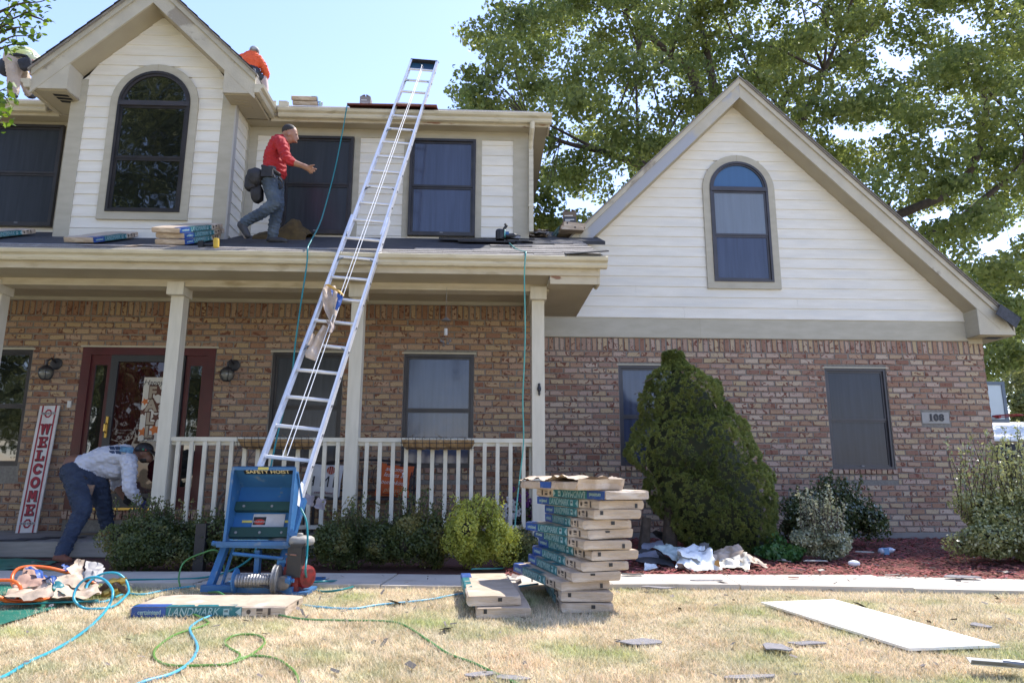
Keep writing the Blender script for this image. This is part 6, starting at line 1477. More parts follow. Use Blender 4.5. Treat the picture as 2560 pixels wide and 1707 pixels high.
lims = [[F0, at(1700, 440, 16.4), at(1598, 410, 15.6), at(1500, 378, 15.2), at(1400, 352, 15.0), at(1320, 300, 15)],
        [F1, at(1787, 245, 16.5), at(1765, 120, 16.3), at(1745, 20, 16.5), at(1740, -150, 16.6)],
        [F1, at(1740, 215, 16.4), at(1680, 140, 16), at(1610, 80, 15.6), at(1560, 30, 15.4)],
        [F1, at(1960, 250, 17), at(2060, 180, 16.8), at(2180, 60, 16.6), at(2260, -80, 17)],
        [F1, at(1990, 330, 16), at(2060, 180, 15.5), at(2110, 60, 15.5)],
        [F0, at(2200, 560, 16.5), at(2400, 460, 16), at(2465, 290, 15.4), at(2440, 200, 15), at(2400, 120, 15)],
        [F0, at(2300, 600, 16), at(2480, 480, 15.5), at(2560, 400, 15)]]
for L in lims:
    s = spline(L, 6); m.tube(s, [max(.022, .155*(1-i/len(s))**.85) for i in range(len(s))], 7)
for k in range(85):
    b = r.choice(BB_[:-36]); L = r.choice(lims); a = L[min(len(L)-1, 1+r.randrange(len(L)-1))]; t_ = Vector(b[:3])
    if (a-t_).length > 5.5: continue
    mid_ = (a+t_)/2+Vector((r.uniform(-.4, .4), r.uniform(-.4, .4), r.uniform(-.1, .5))); s = spline([a, mid_, t_], 4); m.tube(s, [max(.010, .045*(1-i/len(s))) for i in range(len(s))], 5)
for b in BB_[-40:]:
    t_ = Vector(b[:3]); a = min((p for L in lims for p in L), key=lambda q: (q-t_).length); s = spline([a, (a+t_)/2+Vector((0, 0, .3)), t_], 4)
    if (a-t_).length < 2.5: m.tube(s, [max(.005, .016*(1-i/len(s))) for i in range(len(s))], 5)
m.build('limbs', M_BARK, mt, True)
# --- distant trees beyond the shed
for k, (px, py, y, s, lab) in enumerate(((2555, 985, 40, 3.0, 'hazy small leaved tree beyond the shed at the right edge'), (2640, 900, 46, 5.0, 'taller tree further right beyond the shed, mostly outside the picture'))):
    p = at(px, py, y); t = thing('distant_tree', lab, 'tree', (p.x, y, 0), world=True)
    bs = [(p.x+rnd.gauss(0, s*.45), y+rnd.gauss(0, s*.4), max(1.5, p.z+rnd.gauss(-.6, s*.38)), s*.34, s*.34, s*.26) for _ in range(16)]
    crown('crown', bs, 9000, .26, M_LEAFREF, t, hollow=.3, lump=.3, f=.8, seed=k+9)
    MB().tube([(p.x, y, 0), (p.x+.2, y, p.z)], [.25, .08], 8).build('trunk', M_BARK, t)
# --- crabapple branch entering at the upper left
ct = thing('crabapple_tree', 'leafy branches of a near tree reaching in at the upper left corner', 'tree', (-4.9, 4.5, 0), world=True)
MB().tube(spline([(-4.9, 4.5, -.1), (-4.85, 4.5, 1.2), (-4.95, 4.45, 2.4), (-4.8, 4.5, 3.4)], 4), [.10, .095, .09, .088, .085, .08, .075, .07, .065, .06, .055, .05, .045], 10).build('trunk', M_BARK, ct, True)
tw_ = MB(); pts = []; r = random.Random(5)
def twig(P, rr, dens_=1.0):
    s = spline(P, 6); tw_.tube(s, [max(.0022, rr*(1-i/len(s))) for i in range(len(s))], 5)
    for i, p in enumerate(s):
        if i > 3:
            for _ in range(int(r.random()*3.0*dens_+.6)): pts.append(p+Vector((r.gauss(0, .028), r.gauss(0, .04), r.gauss(0, .028))))
b1 = Vector((-4.85, 4.5, 3.0)); 
A4 = lambda px, py, d=0: at(px, py, 4.45+d)
for L in ([b1, A4(-150, 120), A4(-30, 90), A4(30, 25), A4(48, 3)], [A4(-100, 110), A4(-20, 60), A4(30, 48, .1), A4(70, 30), A4(100, 22)], [A4(-60, 60), A4(0, 30), A4(50, 10), A4(100, 5), A4(125, -5)],
          [b1, A4(-120, 130, .1), A4(-20, 115, .1), A4(30, 92, .05), A4(75, 90), A4(100, 82)], [A4(-60, 110), A4(10, 78), A4(55, 68), A4(90, 70)], [A4(-60, 130), A4(0, 122), A4(30, 112), A4(60, 115)], [A4(-40, 95), A4(0, 70), A4(20, 62), A4(40, 78)],
          [b1-Vector((0, 0, .3)), A4(-120, 260), A4(-30, 240), A4(5, 225), A4(25, 215)], [A4(-60, 250), A4(-10, 262), A4(10, 275), A4(22, 292)], [A4(-60, 250), A4(-5, 240), A4(14, 245), A4(24, 262)], [A4(-40, 250), A4(-10, 285), A4(0, 300), A4(4, 312)], [A4(60, 30), A4(85, 42), A4(105, 50), A4(112, 60)],
          [A4(-80, 40), A4(-30, 20), A4(10, -10), A4(40, -40)], [b1, A4(-220, 60), A4(-180, -40), A4(-140, -120)], [b1, A4(-300, 160), A4(-340, 60), A4(-330, -60)]):
    twig(L, .012)
pts = np.array([tuple(p) for p in pts]); 
N_ = unit(nr.normal(0, 1, (len(pts), 3))+np.array([0, -.6, .5])); T_ = unit(np.cross(N_, nr.normal(0, 1, (len(pts), 3)))); B2 = np.cross(N_, T_)
sz = nr.uniform(.034, .060, (len(pts), 1)); cols_ = [(-.5, 0, 0), (-.2, .26, .05), (.15, .28, .07), (.5, 0, 0), (.15, -.28, .07), (-.2, -.26, .05)]
Vl = np.stack([pts+T_*sz*a+B2*sz*b+N_*sz*c for a, b, c in cols_], 1).reshape(-1, 3); k6 = np.arange(len(pts))[:, None]*6
Ql = np.concatenate([k6+np.array([[0, 1, 2, 3]]), k6+np.array([[0, 3, 4, 5]])], 0)
link('leaves', fast_mesh('leaves', Vl, Ql, M_LEAFNEAR, tone=np.tile(nr.random(len(pts)), 2)), ct)
tw_.build('branches', M_BARK, ct, True)
# --- trees across the street, seen only in the window panes
st_ = thing('street_tree', 'big shade tree across the street mirrored in the left windows', 'tree', (-9, -8, 0), world=True)
r = random.Random(8); bs = []
for _ in range(230):
    x, z = r.uniform(-20, -3.4), r.uniform(2.0, 17.5)
    if z > 9 and x > -5.5: x -= 1.5
    bs.append((x, -6.2+r.gauss(0, 1.2), z, 1.25, 1.1, .95))
crown('crown', bs, 62000, .27, M_LEAFREF, st_, hollow=.4, lump=.3, f=.9, seed=77)
MB().tube([(-9, -8.5, 0), (-9.2, -8.5, 4), (-9, -8.6, 10)], [.4, .34, .15], 10).tube([(-14.5, -8.5, 0), (-14.3, -8.5, 4), (-14.5, -8.6, 10)], [.35, .3, .12], 10).build('trunk', M_BARK, st_)

# --- dwarf spruce
sp = thing('dwarf_spruce', 'dense cone shaped dwarf spruce in front of the garage brick wall', 'conifer', (2.3, 7.9, 0), world=True)
SY = 7.85
rows = [(888, 1668, 1696), (905, 1655, 1712), (930, 1645, 1735), (967, 1622, 1792), (1000, 1600, 1815), (1030, 1600, 1832), (1060, 1606, 1850), (1090, 1590, 1862), (1115, 1576, 1872), (1150, 1568, 1893), (1180, 1592, 1910), (1215, 1608, 1925), (1250, 1614, 1936), (1290, 1636, 1940), (1325, 1672, 1935), (1360, 1700, 1925), (1400, 1745, 1915), (1425, 1780, 1900)]
tab = []
for py, a, b in rows:
    A_, B_2 = at(a, py, SY), at(b, py, SY); tab.append((A_.z, (A_.x+B_2.x)/2, (B_2.x-A_.x)/2))
tab.sort(); zs_ = [t[0] for t in tab]
cxf = lambda z: np.interp(z, zs_, [t[1] for t in tab]); rf_ = lambda z: np.interp(z, zs_, [t[2] for t in tab])
nB = 150; zb = zs_[0]+(zs_[-1]-zs_[0])*nr.random(nB)**1.2; pb = nr.random(nB)*6.283; rb2 = nr.uniform(.10, .19, nB)*np.clip(rf_(zb)/.35, .35, 1)
Rb = np.maximum(rf_(zb)-rb2*.85+.04*nr.normal(0, 1, nB), 0)
CB = np.stack([cxf(zb)+np.cos(pb)*Rb, SY+np.sin(pb)*.9*Rb, zb], 1)
rb2 = nr.uniform(.14, .25, nB)*np.clip(rf_(zb)/.38, .40, 1)
def spruce_surface(z, a):
    S = np.stack([cxf(z)+np.cos(a)*np.maximum(rf_(z)*.97-.19, .0), SY+.9*np.sin(a)*np.maximum(rf_(z)*.97-.19, .0), z], 1)
    d = np.linalg.norm(S[:, None, :]-CB[None], axis=2); bulge = np.sqrt(np.maximum(0, rb2[None]**2-d**2)); kb_ = bulge.argmax(1)
    return S, bulge[np.arange(len(z)), kb_], kb_
CB = np.stack([cxf(zb)+np.cos(pb)*np.maximum(rf_(zb)*.97-.19, 0), SY+np.sin(pb)*.9*np.maximum(rf_(zb)*.97-.19, 0), zb], 1)
nC = 6500; zc = zs_[0]+(zs_[-1]-zs_[0])*nr.random(nC)**1.25; ph = nr.random(nC)*6.283
S_, bg_, kb = spruce_surface(zc, ph)
o_ = np.stack([np.cos(ph), np.sin(ph)*.9, np.full(nC, .30)], 1)
C_ = S_+unit(o_)*(np.maximum(bg_, .06)+nr.normal(0, .008, nC))[:, None]; C_[:, 2] = np.maximum(C_[:, 2], .05)
out_ = unit(unit(C_-CB[kb]+1e-6)*.7+o_*.6)
per = 42; idx = np.repeat(np.arange(nC), per); n_ = len(idx)
dirs = unit(out_[idx]*1.1+nr.normal(0, .55, (n_, 3))); rc = nr.uniform(.020, .036, nC)
base = C_[idx]+dirs*(rc[idx][:, None]*nr.uniform(.35, 1.0, (n_, 1))); Ln = nr.uniform(.012, .024, (n_, 1))
sd_ = unit(np.cross(dirs, nr.normal(0, 1, (n_, 3))))*.0056
Vn = np.stack([base-sd_, base+sd_, base+dirs*Ln], 1).reshape(-1, 3)
tn2 = np.clip(.48+nr.normal(0, .14, n_)+(nr.normal(0, .16, nC)+np.clip((bg_-.14)*3.2, -.3, .3))[idx], 0, 1)  # crease shade and lighter bulges are painted into the needle tone
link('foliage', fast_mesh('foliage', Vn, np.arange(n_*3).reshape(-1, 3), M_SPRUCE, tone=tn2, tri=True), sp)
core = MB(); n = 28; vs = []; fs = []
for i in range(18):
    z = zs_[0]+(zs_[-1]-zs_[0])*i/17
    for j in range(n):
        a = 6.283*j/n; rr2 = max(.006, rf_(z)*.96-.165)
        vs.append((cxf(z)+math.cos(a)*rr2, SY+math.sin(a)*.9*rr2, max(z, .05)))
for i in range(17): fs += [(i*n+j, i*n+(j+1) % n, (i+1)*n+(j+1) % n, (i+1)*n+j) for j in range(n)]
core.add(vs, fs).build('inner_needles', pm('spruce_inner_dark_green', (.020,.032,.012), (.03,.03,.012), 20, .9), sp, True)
MB().tube([(2.05, 7.75, 0), (2.1, 7.8, .5)], [.09, .07], 10).tube([(1.75, 7.7, 0), (1.8, 7.7, .4)], [.07, .05], 8).build('trunk', M_BARK, sp)

# --- shrubs
def shrub(label, cat, c, R3, n, size, mat, seed, group=None, sprigs=0, name='shrub', hollow=.35, core=True, sprig_len=.3, lump=.42, f=5, extra=(), tmean=.5):
    t = thing(name, label, cat, (c[0], c[1], 0), group=group, world=True); r = random.Random(seed); n = int(n*1.7)
    bs = []
    for _ in range(34):
        a, e = r.random()*6.283, r.random()
        bs.append((c[0]+R3[0]*.58*math.cos(a)*e**.5, c[1]+R3[1]*.58*math.sin(a)*e**.5, R3[2]*(.20+.58*r.random()*(1-.4*e)), R3[0]*r.uniform(.16, .34), R3[1]*.30, R3[2]*r.uniform(.13, .26)))
    bs += list(extra)
    P, D = blob_points(bs, n, hollow, lump, f, seed); P[:, 2] = np.maximum(P[:, 2], .01)
    if sprigs:
        SP, SD = [], []
        tips = MB()
        for _ in range(sprigs):
            a = r.random()*6.283; b = Vector((c[0]+R3[0]*.6*math.cos(a)*r.random(), c[1]+R3[1]*.6*math.sin(a)*r.random(), R3[2]*r.uniform(.5, .85)))
            d = Vector((r.uniform(-.35, .35), r.uniform(-.3, .3), 1)).normalized()*sprig_len*r.uniform(.5, 1.3); tips.tube([b, b+d*.6+Vector((r.gauss(0, .02), 0, 0)), b+d], [.004, .003, .0015], 4)
            for q in range(int(22*d.length/.3)+4):
                u = r.random(); SP.append(b+d*u+Vector((r.gauss(0, .014), r.gauss(0, .014), 0))); SD.append((r.gauss(0, 1), r.gauss(0, 1), .6))
        P = np.concatenate([P, np.array([tuple(p) for p in SP])]); D = np.concatenate([D, np.array(SD)]); tips.build('stems', M_BARK, t, kind='stuff')
    V, Q = leaf_quads(P, D, size, 1.7, .7)
    link('foliage', fast_mesh('foliage', V, Q, mat, tone=np.clip(nr.normal(tmean, .2, len(P))+.2*wav(P, 4, seed), 0, 1)), t)
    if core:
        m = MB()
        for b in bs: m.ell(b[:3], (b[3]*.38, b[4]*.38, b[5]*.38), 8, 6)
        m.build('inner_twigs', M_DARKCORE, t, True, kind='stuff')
    return t
GS = 'clipped shrubs along the porch front'
shrub('wide dark shrub between the porch step and the blue hoist', 'shrub', (-2.95, 6.52), (.60, .44, .60), 13000, .030, M_BUSHD, 1, GS, sprigs=60, sprig_len=.16)
shrub('dark shrub directly behind the winch of the blue hoist', 'shrub', (-2.28, 6.60), (.66, .36, .56), 9000, .030, M_BUSHD, 2, GS, sprigs=40, sprig_len=.14)
shrub('low dark shrub right of the hoist below the middle porch column', 'shrub', (-1.22, 6.62), (.62, .36, .56), 12000, .030, M_BUSHD, 3, GS, sprigs=50, sprig_len=.20)
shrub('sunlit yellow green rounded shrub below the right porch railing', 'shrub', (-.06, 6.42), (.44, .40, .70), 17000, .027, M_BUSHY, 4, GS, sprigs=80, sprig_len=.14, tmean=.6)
shrub('small dark green shrub between the yellow green shrub and the tall stack', 'shrub', (.34, 6.65), (.30, .26, .38), 5000, .026, M_BUSHD, 5, GS, sprigs=24, sprig_len=.10)
shrub('loose dark shrub left of the yellow green shrub under the bench', 'shrub', (-.60, 6.58), (.42, .32, .62), 8000, .030, M_BUSHD, 6, GS, sprigs=40, sprig_len=.22)
shrub('silvery small leaved shrub with upright sprigs in front of the dark holly', 'shrub', (3.42, 7.02), (.42, .34, .44), 8000, .032, M_BUSHS, 7, sprigs=70, sprig_len=.34, name='silver_shrub', tmean=.75)
shrub('dark green rounded holly shrub under the right garage window', 'shrub', (4.20, 8.35), (.90, .48, .84), 15000, .042, M_BUSHG, 8, sprigs=50, sprig_len=.18, name='holly_shrub', tmean=.3)
shrub('tall glossy shrub with long upright shoots at the right edge', 'shrub', (5.40, 6.85), (1.05, .66, .84), 20000, .036, M_BUSHL, 9, sprigs=110, sprig_len=.55, name='glossy_shrub', tmean=.6, f=3)
shrub('low fern like plant at the right foot of the dwarf spruce', 'plant', (3.02, 7.1), (.30, .24, .22), 2200, .06, pm('fern_green', (.04,.12,.02), (.03,.09,.02), 4, .5, tone=True), 10, sprigs=10, sprig_len=.1, name='low_plant')
for i, (x, y, h_) in enumerate(((5.0, 6.9, .5), (4.85, 7.05, .36), (5.9, 7.1, .55))): pass
st2 = MB().ell((0, 0, 0), (.17, .12, .13), 14, 9); 
for i, v in enumerate(st2.v): q = 1+.18*noise.noise(Vector(v)*7); st2.v[i] = (v[0]*q, v[1]*q, v[2]*q)
o = st2.build('boulder', pm('boulder_grey', (.24,.24,.25), (.17,.17,.18), 9, .9, .4, 60), None, True, label='rounded grey boulder beside the silvery shrub', cat='rock'); o.location = (3.28, 7.95, .10)
MB().box(0, .30, 0, .2, 0, .42).box(.04, .26, -.01, 0, .05, .30).build('utility_box', pm('utility_blue_grey', (.05,.06,.09)), None, label='dark blue grey utility box against the wall behind the boulder', cat='utility box').location = (3.15, 9.2, .0)
MB().box(0, .09, 0, .07, 0, .42).build('downspout_end', M_BLACKM, None, label='black downspout end standing inside the wide dark shrub', cat='downspout').location = (-2.56, 6.40, 0)
for i, (x, y, z) in enumerate(((-1.62, 6.55, .62), (-1.50, 6.50, .58))):
    rough_sheet('crumpled_paper', [(x-.06, y, z-.03), (x+.05, y, z-.04), (x+.04, y+.08, z+.05), (x-.04, y+.08, z+.05)], 10, 8, .03, pm('paper_grey_pink', (.33,.28,.27), (.22,.19,.19), 9, .8), None, seed=i, freq=14, label=('left' if i == 0 else 'right')+' crumpled grey paper piece caught on the shrub beside the hoist ladder', cat='paper scrap')
sg = pm('shingle_chip_purple', (.13,.10,.12), (.09,.07,.08), 30, .9)
for i, (px, py) in enumerate(((1620, 950), (1738, 918), (1815, 1000), (1600, 978))):
    p = at(px, py, SY-.18); o = MB().obox((-.05, 0, -.03), (.10, 0, .05), (0, .08, 0), (.003, 0, .008)).build('shingle_scrap', sg, None, label=('dark shingle scrap caught on the left shoulder of the dwarf spruce', 'dark shingle scrap lying on the crown of the dwarf spruce', 'small shingle scrap on the right side of the dwarf spruce', 'narrow shingle scrap low on the left shoulder of the dwarf spruce')[i], cat='shingle scrap'); o.location = p
# clutter on the porch floor
for i, (px, py, w) in enumerate(((150, 1345, .42), (70, 1349, .30), (20, 1352, .3), (250, 1336, .5))):
    p = gp(px, py, .175); MB().obox((-w/2, 0, 0), (w, .03, 0), (0, .10, .004), (0, 0, .005)).build('felt_strip', M_FELT if i < 3 else pm('strip_tan', (.25,.19,.12)), None, label=('black felt strip on the porch floor under the bending worker', 'black felt strip on the porch floor by the welcome sign', 'black felt strip on the porch floor at the left edge', 'tan board lying on the porch floor behind the bending worker')[i], cat='strip').location = p
# ================================================================ people
def figure(name, label, prims, mats, loc, voxel=.009, fold=.006):
    """prims: ('c', p0, r0, p1, r1, tag, lat, wide) tapered limbs or ('e', centre, radii, tag, rot) ellipsoids, fused into ONE skin"""
    mb = MB()
    for q in prims:
        if q[0] == 'c':
            _, a, ra, b, rb, tg, lat, wd = q; a, b = Vector(a), Vector(b); d = b-a; L = max(d.length, 1e-4); d /= L
            l = Vector(lat); l = (l-d*l.dot(d)); l = l.normalized() if l.length > 1e-3 else d.orthogonal().normalized(); w = d.cross(l)
            prof = []
            for i in range(5): t = math.pi/2*(1-i/4); prof.append((-ra*math.sin(t), ra*math.cos(t)))
            for i in range(5): t = math.pi/2*i/4; prof.append((L+rb*math.sin(t), rb*math.cos(t)))
            vs = []; n = 16
            for h, r_ in prof: vs += [a+d*h+(l*wd*math.cos(6.2832*j/n)+w*math.sin(6.2832*j/n))*max(r_, .001) for j in range(n)]
            fs = [(i*n+j, i*n+(j+1) % n, (i+1)*n+(j+1) % n, (i+1)*n+j) for i in range(len(prof)-1) for j in range(n)]
            fs += [tuple(range(n-1, -1, -1)), tuple(range((len(prof)-1)*n, len(prof)*n))]
            mb.add(vs, fs)
        else: mb.ell(q[1], q[2], 16, 12, q[4] if len(q) > 4 else None)
    me = mb.mesh('tmp', mats[0]); ob = bpy.data.objects.new('tmp', me); COL.objects.link(ob)
    md = ob.modifiers.new('r', 'REMESH'); md.mode = 'VOXEL'; md.voxel_size = voxel; md.use_smooth_shade = True
    sm_ = ob.modifiers.new('s', 'SMOOTH'); sm_.factor = .5; sm_.iterations = 3
    bpy.context.view_layer.update()
    ev = ob.evaluated_get(bpy.context.evaluated_depsgraph_get()); out = bpy.data.meshes.new_from_object(ev); bpy.data.objects.remove(ob)
    out.name = name; out.materials.clear()
    for m_ in mats: out.materials.append(m_)
    nf = len(out.polygons); cen = np.empty(nf*3, np.float32); out.polygons.foreach_get('center', cen); cen = cen.reshape(-1, 3)
    best = np.full(nf, 1e9); tg_ = np.zeros(nf, np.int32)
    for q in prims:
        if q[0] == 'c':
            a, b = np.array(q[1][:]), np.array(q[3][:]); d = b-a; L2 = max(1e-8, d@d); t = np.clip(((cen-a)@d)/L2, 0, 1); pr = a+t[:, None]*d; v = cen-pr
            l = np.array(Vector(q[6]).normalized()); al = v@l; dist = np.sqrt(np.maximum(0, (v*v).sum(1)-al*al+(al/q[7])**2)); s = dist-(q[2]+(q[4]-q[2])*t); tg = q[5]
        else:
            v = cen-np.array(q[1][:]); 
            if len(q) > 4 and q[4] is not None: v = v @ np.array(q[4])
            rr_ = np.array(q[2]); kk = np.sqrt(((v/rr_)**2).sum(1)); s = (kk-1)*rr_.mean(); tg = q[3]
        k = s < best; best[k] = s[k]; tg_[k] = tg
    out.polygons.foreach_set('material_index', tg_)
    nv = len(out.vertices); co = np.empty(nv*3, np.float32); out.vertices.foreach_get('co', co); co = co.reshape(-1, 3); no = np.empty(nv*3, np.float32); out.vertices.foreach_get('normal', no); no = no.reshape(-1, 3)
    vt = np.zeros(nv, np.int32)
    lv = np.empty(len(out.loops), np.int32); out.loops.foreach_get('vertex_index', lv); ls = np.empty(nf, np.int32); out.polygons.foreach_get('loop_start', ls); lt = np.empty(nf, np.int32); out.polygons.foreach_get('loop_total', lt)
    vt[lv] = np.repeat(tg_, lt)
    cloth = (vt == 1) | (vt == 2)
    disp = (np.abs(wav(co*np.array([1, 1, 1.6]), 22, 3))*1.3+.5*wav(co, 52, 4)-.4)*fold*cloth
    co = co+no*disp[:, None]; out.vertices.foreach_set('co', co.ravel()); out.polygons.foreach_set('use_smooth', np.ones(nf, bool)); out.update()
    t = thing(name, label, 'person', loc, world=True); link('body', out, t); return t
X_, Y__, Z_ = (1, 0, 0), (0, 1, 0), (0, 0, 1)
C = lambda a, ra, b, rb, tg, lat=Y__, wd=1.0: ('c', a, ra, b, rb, tg, lat, wd)
SKIN = pm('skin_tan', (.36,.19,.12), (.30,.15,.095), 12, .55); SKIN2 = pm('skin_brown', (.22,.11,.07), (.18,.09,.06), 12, .55)
HAIR = pm('hair_black', (.022,.018,.016), (.03,.025,.02), 60, .7)
JEANS = pm('denim_blue_grey', (.06,.085,.12), (.038,.055,.08), 9, .85, .4, 60, c3=(.11,.135,.16), s3=5, t3=(.5, .7)); JEANS2 = pm('denim_dark_navy', (.035,.05,.085), (.022,.032,.06), 9, .85, .4, 60)
RSH = pm('shirt_red', (.42,.018,.022), (.35,.014,.018), 9, .8, .3, 50); WSH = pm('shirt_pale_grey_blue', (.56,.58,.66), (.48,.50,.58), 6, .85, .3, 40)
OSH = pm('shirt_orange', (.80,.12,.035), (.70,.10,.03), 9, .8, .3, 50); SHOE = pm('shoe_black', (.03,.03,.034), (.05,.05,.055), 20, .6); SOLE = pm('shoe_sole_pale', (.42,.36,.30), (.35,.3,.25), 12, .7)
KHAKI = pm('trousers_khaki', (.52,.42,.33), (.45,.36,.28), 6, .85, .3, 40); YSH = pm('shirt_neon_yellow', (.72,.80,.28), (.75,.78,.55), 5, .8, .3, 30)

# ---- worker in red on the porch roof
F = roof_hit(693, 608); FY = F.y
P = lambda zx, zy, d=0.0: at(560+zx/4.48, 290+zy/4.48, FY+d)
hd = P(742, 200)
face = Matrix.Rotation(RAD(18), 3, 'Y')
pr = [('e', hd+Vector((-.004, 0, .012)), (.092, .074, .098), 0), ('e', hd+Vector((-.016, 0, .040)), (.091, .080, .080), 4),
      C(hd+Vector((.035, 0, -.045)), .055, hd+Vector((.055, 0, -.085)), .034, 0), C(P(818, 228), .012, P(826, 260), .013, 0), ('e', P(815, 210), (.012, .04, .010), 0), ('e', P(812, 296), (.012, .025, .008), 0),
      ('e', P(722, 205, -.072), (.016, .010, .028), 0), C(P(655, 275), .062, P(735, 265), .050, 0),
      C(P(620, 330), .115, P(560, 470), .118, 1, Y__, 1.38), C(P(560, 470), .118, P(545, 600), .115, 1, Y__, 1.25), C(P(600, 540), .10, P(620, 640), .085, 1, Y__, 1.3),
      C(P(618, 300, -.15), .078, P(655, 300, .15), .075, 1), C(P(640, 270), .07, P(600, 300), .08, 1),
      C(P(645, 320, -.18), .072, P(700, 480, -.22), .060, 1), C(P(700, 480, -.22), .060, P(765, 520, -.22), .053, 1),
      C(P(765, 520, -.22), .042, P(890, 562, -.22), .030, 0), C(P(895, 565, -.22), .034, P(945, 590, -.22), .034, 0),
      C(P(940, 575, -.22), .015, P(1035, 597, -.24), .010, 0), C(P(945, 588, -.22), .015, P(1015, 622, -.23), .010, 0), C(P(945, 598, -.22), .015, P(988, 640, -.22), .010, 0), C(P(935, 605, -.21), .013, P(968, 645, -.20), .009, 0), C(P(920, 570, -.24), .014, P(1010, 550, -.26), .010, 0),
      C(P(640, 320, .18), .070, P(620, 480, .24), .058, 1), C(P(620, 480, .24), .05, P(660, 560, .2), .035, 0), ('e', P(668, 580, .2), (.04, .03, .05), 0),
      C(P(545, 640), .118, P(535, 710), .125, 2, Y__, 1.25),
      C(P(520, 740, -.08), .105, P(575, 985, -.10), .078, 2), C(P(575, 985, -.10), .078, P(400, 1100, -.10), .066, 2), C(P(400, 1100, -.10), .066, P(235, 1190, -.10), .060, 2),
      C(P(570, 740, .08), .105, P(600, 1000, .09), .078, 2), C(P(600, 1000, .09), .075, P(545, 1330, .09), .062, 2), 
      C(P(195, 1220, -.10), .050, P(262, 1335, -.10), .040, 3), C(P(178, 1235, -.10), .03, P(240, 1360, -.10), .02, 5), 
      C(P(515, 1385, .09), .046, P(640, 1395, .09), .038, 3), C(P(500, 1412, .09), .022, P(690, 1412, .09), .020, 5), C(P(640, 1395, .09), .036, P(690, 1402, .09), .028, 3)]
red = figure('person', 'man in red shirt and jeans with tool belt striding across the porch roof', pr, [SKIN, RSH, JEANS, SHOE, HAIR, SOLE], (F.x, F.y, F.z), .0085, .011)
for a in (-1, 1): MB().ell(P(808, 213, a*.032), (.004, .006, .004), 8, 6).build('eye', M_BLACK, red)
BLK = pm('tool_pouch_black', (.016,.016,.02), (.03,.03,.035), 9, .7, .5, 30)
def pouch(c, r3, par, mat=BLK, nm='tool_pouch', rot=None):
    m = MB().ell(c, r3, 20, 12, rot); c = Vector(c)
    for i, v in enumerate(m.v):
        d = Vector(v)-c; d = Vector([math.copysign(abs(d[k]/r3[k])**.55, d[k])*r3[k]*(.86 if k != 2 else .95) for k in range(3)]); d.x *= 1-.22*max(0, -d.z/r3[2]); d.y *= 1-.2*max(0, -d.z/r3[2]); w_ = c+d
        q = noise.noise(w_*14)*.022; m.v[i] = (w_.x+q, w_.y+q, w_.z-q)
    return m.build(nm, mat, par, True)
pouch(P(360, 690, -.12), (.10, .10, .105), red, rot=None); pouch(P(300, 760, -.10), (.085, .08, .10), red); pouch(P(370, 870, -.06), (.075, .09, .12), red)
MB().box(0, .13, -.05, .05, -.06, .06).build('belt_pouch', BLK, red).location = P(430, 640, -.16)
MB().tube([P(425, 560, -.14), P(520, 590, -.175), P(600, 640, -.14), P(650, 670, 0)], [.018, .020, .020, .018], 8).build('belt', BLK, red)
MB().tube([P(610, 690, -.12), P(650, 740, -.12), P(655, 800, -.12), P(630, 815, -.12), P(620, 760, -.12)], .012, 7).build('tool_loop', BLK, red)
MB().tube([P(540, 580, -.19), P(545, 640, -.18), P(575, 690, -.16)], .008, 6).build('measure_clip', M_GREY, red)

